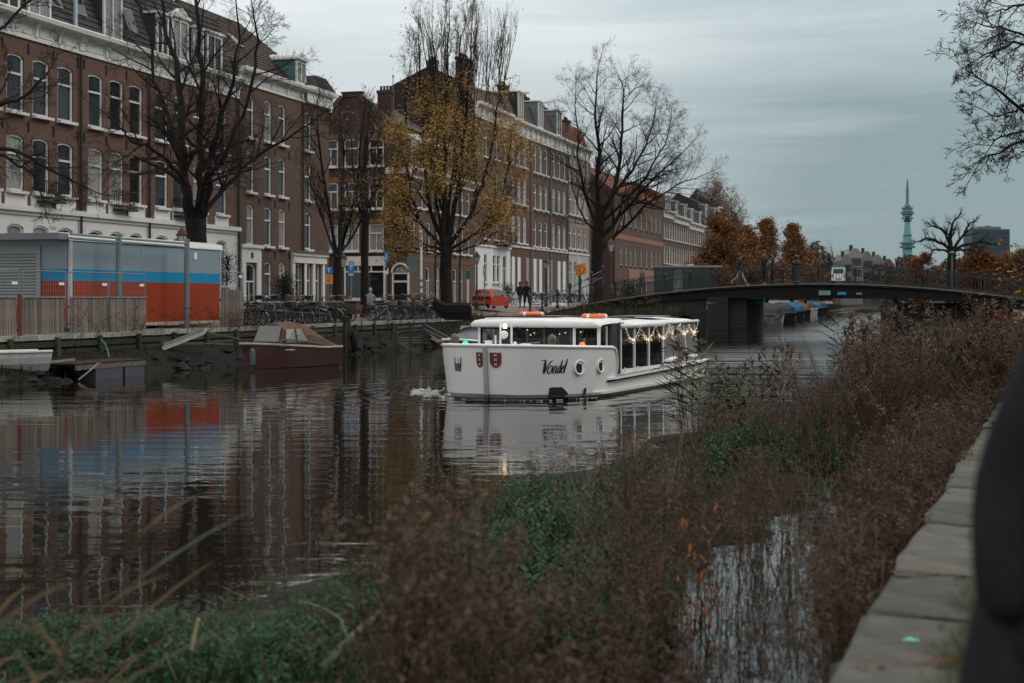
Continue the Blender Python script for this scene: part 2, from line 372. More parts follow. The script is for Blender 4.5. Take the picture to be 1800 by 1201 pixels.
# timber walings bolted along the quay wall, rubble at its foot
wal_m = M('mossy_timber', (.030,.030,.020), (.065,.060,.042), rough=.9, scale=3, stretch=(1,4,4), objrand=.35)
wl_ = [MB().box(-.0,.10,-1.18,1.18,-.085,.085).mesh('timber', mats=[wal_m]), MB().box(0,.12,-.08,.08,-.55,.45).mesh('timber', mats=[wal_m])]
for i in range(18):
    Y = 37+i*2.42
    for zz_ in (1.05,.80): link('timber', wl_[0], qwall, (LQ+.004+S1*Y, Y, zz_+random.Random(i*3+zz_).uniform(-.02,.02)), -math.atan(S1))
    link('timber', wl_[1], qwall, (LQ+.102+S1*(Y+1.2), Y+1.2, .85), -math.atan(S1))
r_ = random.Random(9); rb_m = M('rubble', (.012,.011,.010), (.036,.034,.030), rough=.9, scale=4, objrand=.4)
rk = []
for j in range(4):
    m2 = MB(); m2.lathe((0,0,0), [(.10*r_.uniform(.7,1.2),-.05),(.16*r_.uniform(.8,1.2),.02),(.12*r_.uniform(.7,1.2),.08),(.04,.11)], 6); m2.v = [(x*r_.uniform(.8,1.25),y*r_.uniform(.8,1.25),z) for x,y,z in m2.v]; rk.append(m2.mesh('rubble_stone', mats=[rb_m]))
for i in range(120):
    Y = r_.uniform(38,84); L_ = -27.4-abs(r_.gauss(0,.8)); z = np.interp(L_, [-30.1,-29.4,-28.6,-27.9,-27.3], [.78,.62,.40,.12,-.12])
    o = link('rubble_stone', rk[r_.randrange(4)], mudb, (L_+S1*Y,Y,z+.01), r_.uniform(0,6)); o.scale = [r_.uniform(.6,1.7)]*3
# ---- near quay: wall, coping stones one by one, grass strip
cs_mat = M('coping_stone', (.088,.087,.076), rough=.9, var=.25, scale=3.5, bump=.9, bscale=16, dirt=((.045,.055,.032),2.6,.5), objrand=.22)
mb = MB(); a, b_ = -2, 140
LN = -.95
mb.add([(LN+.04+S2*a,a,-1),(LN+.04+S2*b_,b_,-1),(LN+.04+S2*b_,b_,.9),(LN+.04+S2*a,a,.9)], [(3,2,1,0)])
nwall = mb.build('near_quay_wall', brick_quay, kind='structure')
rn = -math.atan(S2); Y = 2.2; k = 0
rs = random.Random(5)
while Y < 40:
    ln = rs.uniform(.82, 1.08); w = rs.uniform(.60,.64)
    m2 = MB(); m2.box(0, w, 0, ln-.022, -.2, 0)
    c = m2.v; dz = rs.uniform(-.012,.012)
    # worn, slightly tilted block with a chamfered canal edge
    m2 = MB(); sx = [0,.03,w*.5,w]; rows = []
    for yy in (0,.02,(ln-.022)*.5,ln-.042,ln-.022):
        e_ = .014 if yy in (0, ln-.022) else 0
        je = rs.uniform(-.03,.02); rows.append([(-.0+je,yy,-.22)]+[(x+(je if x == 0 else 0),yy,dz-e_-(.02 if x == 0 else 0)-x*.01+rs.uniform(-.006,.006)) for x in sx]+[(w,yy,-.22)])
    m2.grid(rows); m2.quad(rows[0][0], rows[0][1], rows[0][4], rows[0][5]); m2.quad(rows[-1][0], rows[-1][5], rows[-1][4], rows[-1][1])
    X = LN+S2*Y
    m2.build('coping_stone', cs_mat, nwall).location = (X+rs.uniform(-.012,.012), Y, 1.1)
    nwall.children[-1].rotation_euler = (0,0,rn)
    Y += ln*math.cos(rn); k += 1
gr = []
for Y in [-6,0,4,8,12,16,20,30,45,70,100,160,300,1180]:
    gr.append([(LN+.55+S2*Y,Y,1.03),(LN+.9+S2*Y,Y,1.06),(LN+2+S2*Y,Y,1.1),(LN+8+S2*Y,Y,1.2),(900,Y,1.25)])
MB().grid(gr).build('lawn', turf, kind='structure')
# soil shelf of the floating planted strip along the near quay
def island_edges(Y):
    return -7.25+.75*min(1,max(0,(17-Y)/4))-2.1*min(1,max(0,(11.9-Y)/1.3))+.35*math.sin(Y*.9)+.25*math.sin(Y*2.3+1), -3.45+.3*math.sin(Y*.7+2)+.22*math.sin(Y*2.9)+.12*math.sin(Y*5.3+1)
rows = []
for Y in np.arange(4.5, 52, .35):
    l, r_ = island_edges(Y); f = [0,.06,.3,.7,.94,1]
    rows.append([(l+(r_-l)*t+S2*Y, Y, z) for t, z in zip(f, (-.08,.05,.12,.12,.05,-.08))])
MB().grid(rows).build('planted_bank', soil, kind='structure', smooth=True)
# ------------------------------------------------------------------ bridge
BQ = Vector((.957, -.291, 0)); BP0 = Vector((17, 85, 0)); BN = Vector((.291, .957, 0))
def bz(s): return max(1.42, 3.47-.0065*(s-1)**2)
def BP(s, v, z): return BP0+BQ*s+BN*v+Vector((0,0,z))
def bs_of_px(px, v=0.):
    k = (px-CX)/F; p = BP0+BN*v
    return (k*p.y-p.x)/(BQ.x-k*BQ.y)
steel_dark = M('bridge_steel', (.010,.010,.010), rough=.7, var=.3, spec=.15)
masonry_dark = BRICK('bridge_masonry', (.040,.036,.033), (.03,.028,.026), (.022,.02,.02), .5, bw=.9, bh=.42)
bridge = thing('canal_bridge', 'dark arched bridge crossing the canal with black iron railings', 'bridge', BP(0,0,0))
def bpart(mb, name, mat, **k):
    mb.xf(Matrix.Translation(-BP(0,0,0))); return mb.build(name, mat, bridge, **k)
ss = np.arange(-13.4, 14.01, .9)
rows = [[BP(s,0,bz(s)-.02), BP(s,9,bz(s)-.02)] for s in np.arange(-18, 15.1, 1.0)]
bpart(MB().grid(rows), 'road', M('bridge_road', (.07,.068,.066), rough=.9, var=.2, scale=3))
mb = MB()
rows = []
for s in ss:
    z = bz(s); b = min(2.62, z-.62) if s > -7 else z-.55
    rows.append([BP(s,-.12,z), BP(s,-.12,z-.14), BP(s,-.02,z-.17), BP(s,-.02,b), BP(s,.4,b-.02)])
mb.grid(rows); bpart(mb, 'girder', steel_dark)
mb = MB(); rows = [[BP(s,-.16,bz(s)+.05), BP(s,-.16,bz(s)-.03), BP(s,-.1,bz(s)-.03)] for s in ss]
mb.grid(rows); rows = [[BP(s,-.16,bz(s)+.05), BP(s,.25,bz(s)+.05)] for s in ss]; mb.grid(rows)
bpart(mb, 'edge_stone', M('bridge_kerb', (.15,.15,.14), rough=.8, var=.2))
mb = MB(); rows = [[BP(s,.4,min(2.6,bz(s)-.64)), BP(s,9,min(2.6,bz(s)-.64))] for s in np.arange(-8,14.1,1)]; mb.grid(rows)
bpart(mb, 'underside', steel_dark)
rows = [[BP(s,9.1,bz(s)), BP(s,9.1,min(2.6,bz(s)-.64))] for s in ss]; bpart(MB().grid(rows), 'girder', steel_dark)
rows = [[BP(s,.1,-.3), BP(s,.1,bz(s)-.4)] for s in np.arange(-15,-4.9,.6)]; bpart(MB().grid(rows), 'side_wall', masonry_dark)
# piers and abutments in coursed stone
def pier(s0, s1, v0, v1, z1, name):
    mb = MB(); zc = -.6; n = 0
    rr = random.Random(int(s0*10)); 
    while zc < z1-.05:
        h = min(.42, z1-zc); i = .0 if n % 2 else .012
        pts = [BP(s0+i,v0+i,zc), BP(s1-i,v0+i,zc), BP(s1-i,v1,zc), BP(s0+i,v1,zc)]
        top = [p+Vector((0,0,h-.02)) for p in pts]
        mb.add(pts+top, [(0,1,5,4),(1,2,6,5),(2,3,7,6),(3,0,4,7),(4,5,6,7)]); zc += h; n += 1
    return bpart(mb, name, masonry_dark)
s_a, s_b = bs_of_px(1243), bs_of_px(1311)
pier(s_a, s_b-1.05, -.1, 9, bz(s_a)-.5, 'abutment'); pier(s_b-1.05, s_b, .35, 9, 2.6, 'abutment')
s_c, s_d = bs_of_px(1548), bs_of_px(1592)
pier(s_c, s_c+.75, -.15, 9, 2.5, 'pier'); pier(s_c+.75, s_d+6, 1.4, 9, 2.35, 'abutment')
# railings
post = MB(); post.lathe((0,0,0), [(.085,0),(.085,.1),(.055,.13),(.055,.95),(.08,.97),(.08,1.08),(.05,1.12),(.02,1.18)], 6)
post_me = post.mesh('railing_post', mats=[iron])
def railing(v, s0, s1, step):
    s = s0; prev = None; bars = MB(); rail = MB(); pts = []
    while s <= s1+.01:
        o = link('railing_post', post_me, bridge, BP(s, v, bz(s)+.04)-BP(0,0,0)); s += step
    n = int((s1-s0)/.16)
    for i in range(n+1):
        t = s0+(s1-s0)*i/n; a = BP(t,v,bz(t)+.14); bars.bar(a, a+Vector((0,0,.86)), .022)
    for h, w in ((1.08,.075),(.98,.035),(.14,.035)):
        rail = MB()
        for i in range(40):
            t0, t1 = s0+(s1-s0)*i/40, s0+(s1-s0)*(i+1)/40
            rail.bar(BP(t0,v,bz(t0)+h+.04), BP(t1,v,bz(t1)+h+.04), w, .04)
        bpart(rail, 'handrail' if h > 1 else 'railing_bar', iron)
    bpart(bars, 'railing_bars', iron, kind='stuff')
railing(.05, -12.6, 13.4, 1.55); railing(8.9, -12.6, 13.4, 1.55)
# signal plates on the girder
for px, py, w, h, c in ((1450,515,20,8,(.16,.24,.23)), (1480,516,15,5,(.02,.22,.42)), (1510.5,516.5,10,3.5,(.2,.19,.17))):
    s = bs_of_px(px); p = BP(s,-.14,0); d = p.y; z = zat(py, d)
    mb = MB(); hw, hh = w/F*d/2, h/F*d/2
    a = [BP(s-hw,-.2,z-hh), BP(s+hw,-.2,z-hh), BP(s+hw,-.2,z+hh), BP(s-hw,-.2,z+hh)]; b = [q+BN*.06 for q in a]
    mb.add(a+b, [(3,2,1,0),(4,5,6,7),(0,1,5,4),(1,2,6,5),(2,3,7,6),(3,0,4,7)])
    bpart(mb, 'navigation_plate', M('plate%d' % px, c, rough=.4, var=.05))
# stone bollard lamp on the bridge parapet
sB = bs_of_px(1400); mb = MB()
mb.lathe((0,0,0), [(.26,0),(.26,.15),(.2,.2),(.2,1.15),(.27,1.2),(.27,1.32),(.15,1.38),(.13,1.5),(.17,1.58),(.17,1.66),(.05,1.74)], 10)
o = mb.build('parapet_pillar', iron, bridge); o.location = BP(sB,.05,bz(sB))-BP(0,0,0)
# curved approach railing of the left bridgehead: heavier posts with rings
apost = MB(); apost.lathe((0,0,0), [(.1,0),(.1,.2),(.06,.26),(.055,.8),(.09,.84),(.09,.96),(.07,1.0),(.10,1.06),(.08,1.14),(.02,1.2)], 8)
ap_me = apost.mesh('railing_post', mats=[M('railing_green', (.012,.018,.019), rough=.5, var=.2)])
arail = thing('approach_railing', 'dark iron railing with thick posts climbing from quay to bridge', 'railing', (0,0,0))
pp = [(932,551),(953,549),(980,543),(1002,532),(1020,523),(1040,512),(1060,502)]
prev = None; mb = MB()
for i, (px, py) in enumerate(pp):
    d = 86-i*.15; p = W(px, min(py, 560), d)
    if i: p.z = max(p.z, prev.z)
    link('railing_post', ap_me, arail, p)
    if prev is not None:
        for h in (.9, .5): mb.tube([prev+Vector((0,0,h)), p+Vector((0,0,h))], .035, 6)
    prev = p
mb.tube([prev+Vector((0,0,.9)), BP(-12.6,.05,bz(-12.6)+1.1)], .035, 6); mb.tube([prev+Vector((0,0,.5)), BP(-12.6,.05,bz(-12.6)+.6)], .035, 6)
mb.build('rail', galv, arail)
# embankment of the left bridgehead
rows = []
for s in np.arange(-34, s_a+.01, 1.2):
    r_ = []
    top = bz(s)-.15 if s > -17.5 else 1.5
    for v, f in ((-9.5,-.12),(-8.5,.03),(-7,.22),(-5,.5),(-3,.75),(-1.5,.93),(-.3,1.0),(.6,1.0)):
        n = mnoise.noise(Vector((s*.5, v*.6, 3)))*.18
        zt_ = top*f+(n if .0 < f < .95 else 0)
        if s > -15: zt_ = min(zt_, 1.55+max(0, -11-s)*.25+n)
        r_.append(BP(s, v-1.0*max(0,(s+20)/12) if v < -1 else v, zt_))
    rows.append(r_)
MB().grid(rows).build('embankment', soil, kind='structure', smooth=True)
# ------------------------------------------------------------------ houses
LF = -45.3                                         # facade line of the far street
AF = math.atan2(1, S1)                             # angle of the local x axis (along the street, away from the camera)
WIN = {}
def win_mesh(w, h, arch, style, mat_frame):
    """window frame standing in its opening; origin at the middle of the sill line, x across, y into the wall"""
    key = (round(w,2), round(h,2), round(arch,2), style, mat_frame.name)
    if key in WIN: return WIN[key]
    f = MB(); t = .115; x = w/2; d0, d1 = -.03, .09
    f.box(-x, -x+t, d0, d1, 0, h-arch); f.box(x-t, x, d0, d1, 0, h-arch); f.box(-x+t, x-t, d0, d1, 0, .11)
    n = 6 if arch > 0 else 1
    for i in range(n):
        a, b = -x+w*i/n, -x+w*(i+1)/n
        za = h-arch*(2*a/w)**2; zb = h-arch*(2*b/w)**2
        f.add([(a,d0,za-.1),(b,d0,zb-.1),(b,d0,zb),(a,d0,za),(a,d1,za-.1),(b,d1,zb-.1),(b,d1,zb),(a,d1,za)],
              [(0,1,2,3),(0,4,5,1),(3,2,6,7)])
    tr = h*.66
    if style in ('sash','tmid','two'): f.box(-x+t, x-t, d0-.015, d1, tr-.05, tr+.05)
    if style == 'tmid': f.box(-.035, .035, d0+.01, d1, .11, tr-.05)
    if style == 'two': f.box(-.03, .03, d0+.01, d1, .11, h-.1)
    if style == 'grid':
        f.box(-.03,.03,d0+.01,d1,.11,h-.1)
        for k in (.33,.66): f.box(-x+t,x-t,d0+.012,d1-.002,h*k-.025,h*k+.025)
    fm = f.mesh('window', mats=[mat_frame])
    p = MB(); yy = .055
    pts = [(-x+t*.5, yy, .05), (x-t*.5, yy, .05)]
    top = [(x-t*.5-(w-t)*i/6, yy, h-.05-arch*((x-t*.5-(w-t)*i/6)*2/w)**2) for i in range(7)]
    p.add(pts+top, [tuple(range(9))]); pm = {}
    for m in (glass, curtain, drawn): pm[m.name] = p.mesh('pane', mats=[m])
    s = MB(); s.box(-x-.09, x+.09, -.26, -.002, -.14, 0); s.box(-x, x, -.002, .1, -.14, -.002)
    sm = s.mesh('sill', mats=[white_paint])
    s2 = MB(); s2.box(-x-.05, x+.05, -.22, -.002, -.12, 0)
    sm2 = s2.mesh('sill', mats=[grey_stone])
    WIN[key] = (fm, pm, sm, sm2); return WIN[key]

def cut_wall(mb, x0, x1, z0, z1, ops, y=0., depth=.2, mi=0):
    """wall sheet at y with real openings (cx, zb, w, h, arch); reveals go back by depth"""
    xs = sorted({x0, x1}|{round(v, 4) for o in ops for v in (o[0]-o[2]/2, o[0]+o[2]/2)})
    zs = sorted({z0, z1}|{round(v, 4) for o in ops for v in (o[1], o[1]+o[3])})
    for i in range(len(xs)-1):
        for j in range(len(zs)-1):
            cx, cz = (xs[i]+xs[i+1])/2, (zs[j]+zs[j+1])/2
            if any(abs(cx-o[0]) < o[2]/2 and o[1] < cz < o[1]+o[3] for o in ops): continue
            mb.quad((xs[i],y,zs[j]),(xs[i+1],y,zs[j]),(xs[i+1],y,zs[j+1]),(xs[i],y,zs[j+1]), mi)
    for cx, zb, w, h, arch in ops:
        a, b, t = cx-w/2, cx+w/2, zb+h; e = t-arch
        mb.quad((a,y,zb),(a,y+depth,zb),(a,y+depth,e),(a,y,e), mi); mb.quad((b,y,zb),(b,y,e),(b,y+depth,e),(b,y+depth,zb), mi)
        mb.quad((a,y,zb),(b,y,zb),(b,y+depth,zb),(a,y+depth,zb), mi)
        n = 6 if arch > 0 else 1; pz = []
        for i in range(n+1):
            x = a+w*i/n; pz.append((x, t-arch*(2*(x-cx)/w)**2))
        for i in range(n):
            (xa, za), (xb, zb_) = pz[i], pz[i+1]
            mb.quad((xa,y,za),(xb,y,zb_),(xb,y+depth,zb_),(xa,y+depth,za), mi)
            if arch > 0: mb.add([(xa,y,za),(xb,y,zb_),(xb,y,t),(xa,y,t)], [(0,1,2,3)], mi)

class House:
    def __init__(s, name, label, px0, px1, z0, z1, brick, depth=10., cat='house', group=None, line=None, base=None):
        if line is None:
            d0, d1 = d_at(px0, LF), d_at(px1, LF); s.p0 = Vector((LF+S1*d0, d0, 0)); p1 = Vector((LF+S1*d1, d1, 0))
        else: s.p0, p1 = line
        s.u = (p1-s.p0).normalized(); s.len = (p1-s.p0).length
        s.rot = math.atan2(s.u.y, s.u.x)
        s.e = thing(name, label, cat, (s.p0.x, s.p0.y, 0), s.rot, group)
        s.z0, s.z1, s.brick, s.depth, s.ops, s.wins, s.rs = z0, z1, brick, depth, [], [], random.Random(int(px0*7+px1))
    def x(s, px):
        k = (px-CX)/F; return (k*s.p0.y-s.p0.x)/(s.u.x-k*s.u.y)
    def dep(s, px): return s.p0.y+s.u.y*s.x(px)
    def z(s, px, py): return zat(py, s.dep(px))
    def row(s, pxs, zb, zt, w, arch=.12, style='sash', sill='white', frame=None, glaze=None, xs=None):
        for i, q in enumerate(pxs if xs is None else xs):
            x = s.x(q) if xs is None else q
            if x-w/2 < .05 or x+w/2 > s.len-.05: continue
            s.ops.append((x, zb, w, zt-zb, arch)); r = s.rs.random()
            gm = glaze or (glass if r < .70 else (curtain if r < .91 else drawn))
            s.wins.append((x, zb, w, zt-zb, arch, style, sill, frame or white_paint, gm))
    def finish(s, z_mid=None, lower=None, sides=(True, True)):
        D = s.depth
        def side(mb, za, zb):
            for xx, on in ((0, sides[0]), (s.len, sides[1])):
                if on: mb.quad((xx,0,za),(xx,D,za),(xx,D,zb),(xx,0,zb))
            if any(sides): mb.quad((0,D,za),(s.len,D,za),(s.len,D,zb),(0,D,zb))
        if z_mid is None:
            mb = MB(); cut_wall(mb, 0, s.len, s.z0, s.z1, s.ops); side(mb, s.z0, s.z1)
            mb.build('wall', s.brick, s.e)
        else:
            mb = MB(); cut_wall(mb, 0, s.len, z_mid, s.z1, [o for o in s.ops if o[1] >= z_mid]); side(mb, z_mid, s.z1); mb.build('wall', s.brick, s.e)
            mb = MB(); cut_wall(mb, 0, s.len, s.z0, z_mid, [o for o in s.ops if o[1] < z_mid]); side(mb, s.z0, z_mid); mb.build('wall', lower, s.e)
        # black sheet standing in for the darkness of the rooms behind the panes
        mb = MB(); mb.quad((0.02,.3,s.z0),(s.len-.02,.3,s.z0),(s.len-.02,.3,s.z1),(.02,.3,s.z1)); mb.build('dark_room_sheet', black_paint, s.e)
        for x, zb, w, h, arch, style, sill, fr, gm in s.wins:
            fm, pm, sm, sm2 = win_mesh(w-.004, h-.004, arch, style, fr)
            o = link('window', fm, s.e, (x, .1, zb+.002)); link('pane', pm[gm.name], o)
            if sill: link('sill', sm if sill == 'white' else sm2, o, (0,-.1,0))
        return s
    def strip(s, name, z0, z1, out, mat, x0=None, x1=None, inset=0.0):
        x0 = .0 if x0 is None else x0; x1 = s.len if x1 is None else x1
        return MB().box(x0, x1, -out, -.004, z0, z1).build(name, mat, s.e)
    def cornice(s, z0, z1, brackets=0, mat=None, out=.55, panels=True):
        mat = mat or white_paint; hgt = z1-z0; mb = MB(); L_ = s.len
        mb.extr([(-.004,z0),(-.10,z0),(-.10,z0+.14),(-.06,z0+.16),(-.06,z1-.42),(-.14,z1-.40),(-.2,z1-.32),(-out,z1-.26),(-out-.05,z1-.06),(-out,z1),(-.004,z1)], 'x', 0, L_)
        mb.build('cornice', mat, s.e)
        if brackets:
            b = MB(); b.extr([(-.062,z0+.17),(-.13,z0+.2),(-.15,z0+hgt*.45),(-.34,z1-.36),(-.34,z1-.27),(-.062,z1-.27)], 'x', -.11, .11); bm = b.mesh('bracket', mats=[mat])
            for i in range(brackets+1): link('bracket', bm, s.e, (.12+(L_-.24)*i/brackets, 0, 0))
            if panels:
                w = (L_-.24)/brackets-.5
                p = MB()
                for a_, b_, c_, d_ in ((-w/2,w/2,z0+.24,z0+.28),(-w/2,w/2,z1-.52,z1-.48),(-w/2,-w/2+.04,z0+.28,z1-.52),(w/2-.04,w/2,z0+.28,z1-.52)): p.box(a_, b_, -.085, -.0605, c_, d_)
                pm = p.mesh('frieze_panel', mats=[M('panel_white', (.45,.44,.42), rough=.6, var=.05)])  # panel mouldings in a duller white than the cornice
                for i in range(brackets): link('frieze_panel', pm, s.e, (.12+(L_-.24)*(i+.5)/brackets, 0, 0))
    def anchors(s, xs, zs):
        if 'anc' not in WIN: WIN['anc'] = MB().box(-.04,.04,-.06,-.004,-.26,.26).box(-.09,.09,-.05,-.004,.12,.2).mesh('wall_anchor', mats=[iron])
        for x in xs:
            for z in zs: link('wall_anchor', WIN['anc'], s.e, (x, 0, z))
    def roof(s, prof, mat, x0=0, x1=None, hip1=0, name='roof', tiles=False):
        """prof: (y, z) from the gutter up and over; hip1 pulls the upper points in at the far end"""
        x1 = s.len if x1 is None else x1; mb = MB(); zb, zt = min(p[1] for p in prof), max(p[1] for p in prof)
        k = lambda z: (z-zb)/(zt-zb)
        A = [(x0, y, z) for y, z in prof]; B = [(x1-hip1*k(z), y, z) for y, z in prof]
        n = len(prof); mb.add(A+B, [(i, n+i, n+i+1, i+1) for i in range(n-1)]+[tuple(range(n)), tuple(range(2*n-1, n-1, -1))])
        o = mb.build(name, mat, s.e)
        if tiles:      # courses of tiles standing proud
            t = MB()
            for i in range(n-1):
                (ya, za), (yb, zb_) = prof[i], prof[i+1]; ln = math.hypot(yb-ya, zb_-za)
                if zb_ <= za: continue
                c = int(ln/.34)
                for j in range(c):
                    f = (j+.5)/c; y, z = ya+(yb-ya)*f, za+(zb_-za)*f; nx, nz = -(zb_-za)/ln, (yb-ya)/ln
                    e1 = x1-hip1*k(z)-.02
                    t.add([(x0+.02,y+nx*.005,z+nz*.005),(e1,y+nx*.005,z+nz*.005),(e1,y+nx*.05,z+nz*.05),(x0+.02,y+nx*.05,z+nz*.05),(x0+.02,y+nx*.004+(yb-ya)/ln*.3,z+nz*.004+(zb_-za)/ln*.3),(e1,y+nx*.004+(yb-ya)/ln*.3,z+nz*.004+(zb_-za)/ln*.3)], [(0,1,2,3),(3,2,5,4)])
            t.build('tile_courses', mat, s.e, kind='stuff')
        return o
    def dormer(s, x, y, z, w, h, d=1.6, top='flat', side=None, style='two', beam=False, frame=None):
        fr = frame or white_paint; side = side or lead; mb = MB()
        t = .14
        mb.box(-w/2,-w/2+t,0,.12,0,h); mb.box(w/2-t,w/2,0,.12,0,h); mb.box(-w/2+t,w/2-t,0,.12,0,.12); mb.box(-w/2+t,w/2-t,0,.12,h-.2,h)
        if style == 'two': mb.box(-.05,.05,.01,.11,.12,h-.2)
        mb.box(-w/2-.12,w/2+.12,-.16,d+.1,h,h+.13)
        if top == 'ped': mb.extr([(-w/2-.12,h+.131),(w/2+.12,h+.131),(0,h+.62)], 'y', -.12, .3)
        if top == 'arc': mb.extr([(-w/2-.05,h+.131)]+[(-(w/2+.05)*math.cos(math.pi*i/8), h+.131+.36*math.sin(math.pi*i/8)) for i in range(1,8)]+[(w/2+.05,h+.131)], 'y', -.12, d)
        if beam: mb.bar((0,-.9,h-.02),(0,-.161,h-.02),.14,.2)
        o = mb.build('dormer', fr, s.e); o.location = (x, y, z)
        for q in (-w/2+.02, w/2-.1): MB().box(q,q+.08,.121,d,.0,h-.002).build('cheek', side, o)
        MB().quad((-w/2+t*.5,.07,.06),(w/2-t*.5,.07,.06),(w/2-t*.5,.07,h-.1),(-w/2+t*.5,.07,h-.1)).build('pane', s.rs.choice([glass, glass, curtain]), o)
        return o
    def chimney(s, x, y, z0, z1, w=1.0, d=.7, pots=3, brick=None):
        mb = MB(); mb.box(-w/2,w/2,-d/2,d/2,z0,z1-.25); mb.box(-w/2-.07,w/2+.07,-d/2-.07,d/2+.07,z1-.25,z1)
        o = mb.build('chimney', brick or s.brick, s.e); o.location = (x, y, 0)
        for i in range(pots):
            MB().lathe(((i-(pots-1)/2)*w/max(1,pots)*.9,0,z1), [(.12,0),(.10,.3),(.13,.34),(.12,.4)], 7).build('chimney_pot', brick_dark, o)
    def balcony(s, x, z, w, h=1.0, out=.7, step=.13, slab=True):
        mb = MB()
        n = int(w/step)
        for i in range(n+1): mb.bar((-w/2+w*i/n,-out,0),(-w/2+w*i/n,-out,h),.022)
        for k in (-1,1):
            for j in range(1, int(out/step)): mb.bar((k*w/2,-j*step,0),(k*w/2,-j*step,h),.022)
            mb.bar((k*w/2,-out,h),(k*w/2,-.005,h),.05); mb.bar((k*w/2,-out,.08),(k*w/2,-.005,.08),.035)
        mb.bar((-w/2,-out,h),(w/2,-out,h),.05); mb.bar((-w/2,-out,.08),(w/2,-out,.08),.035)
        o = mb.build('balcony', iron, s.e); o.location = (x, 0, z)
        if slab: MB().box(-w/2-.06,w/2+.06,-out-.05,-.006,-.10,-.001).build('balcony_slab', grey_stone if w > 2 else iron, o)
        return o

# ---- the long red brick terrace on the left
GR = 'red brick terrace houses along the far quay'
def terrace(px0, px1, bays, label, dorm, gb, balc=None):
    h = House('brick_house', label, px0, px1, 1.3, 16.62, brick_red, group=GR)
    h.row(bays, 11.72, 14.56, 1.36, .14, 'sash' ); h.row(bays, 7.86, 10.62, 1.36, .14, 'sash'); 
    h.row(bays, 3.3, 6.25, 1.30, .16, 'tmid', sill='grey')
    if balc is not None: h.ops = [o if abs(o[0]-h.x(balc)) > .5 or not 7 < o[1] < 8 else o for o in h.ops]
    h.finish(7.16, white_stucco, sides=(px0 < -50, False))
    h.strip('ledge', 6.72, 6.9, .10, white_paint); h.strip('ledge', 6.9, 7.16, .26, white_paint)
    for q in bays:
        x = h.x(q)
        if 1 < x < h.len-.9: MB().box(x-.86, x+.86, -.06, -.004, 7.162, 7.70).build('window_apron', white_stucco, h.e)
    n = len(bays); h.cornice(15.4, 16.62, n, out=.62)
    xs = [.3]+[(h.x(bays[i])+h.x(bays[i+1]))/2 for i in range(n-1)]+[h.len-.3]
    h.anchors(xs, (14.95, 11.1))
    h.roof([(-.05,16.62),(.12,16.62),(1.55,20.6),(5.2,22.2),(10,20.6),(10,16.62)], slate, tiles=True)
    for px, w, hh, top, z in dorm:
        h.dormer(h.x(px), .12, z, w, hh, 1.7, top, style='two', side=slate)
    if balc: h.balcony(h.x(balc), 7.5, 1.5, .95, .6)
    # drain pipe between the houses
    MB().tube([(h.len-.12,-.12,1.4),(h.len-.12,-.12,15.38)], .07, 6).build('drain_pipe', iron, h.e)
    return h
hA = terrace(-75, 142, (-62,-20,27,72,115), 'red brick house cut by the photo edge, behind shutter end of the site cabin', [(20,1.7,2.6,'flat',16.7),(74,1.9,2.7,'flat',16.7)], 0, 80)
hB = terrace(142, 262, (168,205,239), 'red brick house above the painted site cabin, iron balcony at its middle window', [(203,1.8,2.6,'flat',16.7)], 0, 211)
hC = terrace(262, 418.5, (284,315,350,389), 'red brick house behind the tall bare tree, pediment dormer on its roof', [(290,1.3,2.4,'flat',16.7),(321,1.9,2.5,'ped',16.75),(352,1.3,2.3,'flat',16.7),(381,1.9,2.3,'flat',16.75)], 0, 316)
hC.chimney(hC.x(352), 3.6, 19, 23.6, 2.2, .9, 4, brick_dark); hA.chimney(1.0, 4, 20, 24, 1.4, .9, 3, brick_dark)
for h, px in ((hA, 113), (hB, 156), (hB, 246)):
    o = MB().box(-.5,.5,-.05,.05,0,1.5).build('skylight', iron_grey, h.e); o.location = (h.x(px), .42, 17.6); o.rotation_euler = (R(-20),0,0)
    MB().quad((-.42,-.055,.1),(.42,-.055,.1),(.42,-.055,1.4),(-.42,-.055,1.4)).build('pane', glass, o)
o = MB().box(-.1,.1,-.12,.0,16.65,20.7).build('party_strip', M('party_strip', (.34,.43,.47), rough=.5, var=.1), hA.e); o.location = (hA.x(134),.1,0); 
# ---- brown brick corner house
hD = House('corner_house', 'brown brick corner house with steep dark tiled roof and one arched dormer', 418.5, 578, 1.3, 17.5, brick_brown, depth=9)
for zb, zt in ((13.1,15.85),(9.55,12.15),(6.1,8.72)): hD.row((440,471,496), zb, zt, 1.02, .16, 'sash'); hD.row((541.5,), zb, zt, 1.02, .16, 'sash', glaze=glass)
hD.row((471,496), 2.7, 5.05, 1.0, .16, 'sash', sill='grey'); hD.row((440,), 1.42, 4.9, 1.5, .3, 'tmid', sill=None, frame=white_stucco)
hD.row((527,541,556), 1.6, 5.05, 1.05, .0, 'two', sill=None, glaze=glass); hD.finish()
x = hD.x(440); MB().box(x-1.35,x-.78,-.12,-.004,1.4,6.0).box(x+.78,x+1.35,-.12,-.004,1.4,6.0).box(x-.78,x+.78,-.12,-.004,4.95,6.0).box(x-1.5,x+1.5,-.25,-.121,5.9,6.12).build('portal', white_stucco, hD.e)
MB().box(-.12,.12,-.17,-.125,5.25,5.6).build('house_lamp', iron, hD.e).location = (x,0,0)
a, b = hD.x(513), hD.x(570); mb = MB(); mb.box(a-.15,b,-.22,-.004,5.1,5.75); mb.box(a-.3,b+.1,-.34,-.221,5.6,5.85)
for q in (513.5,534,549,566): mb.box(hD.x(q)-.18,hD.x(q)+.18,-.16,-.004,1.4,5.098)
mb.build('shop_front', white_stucco, hD.e); MB().box(a-.4,b+.2,-.5,-.341,5.85,5.93).build('shop_canopy', iron_grey, hD.e)
for c in (471,496): 
    xx = hD.x(c)
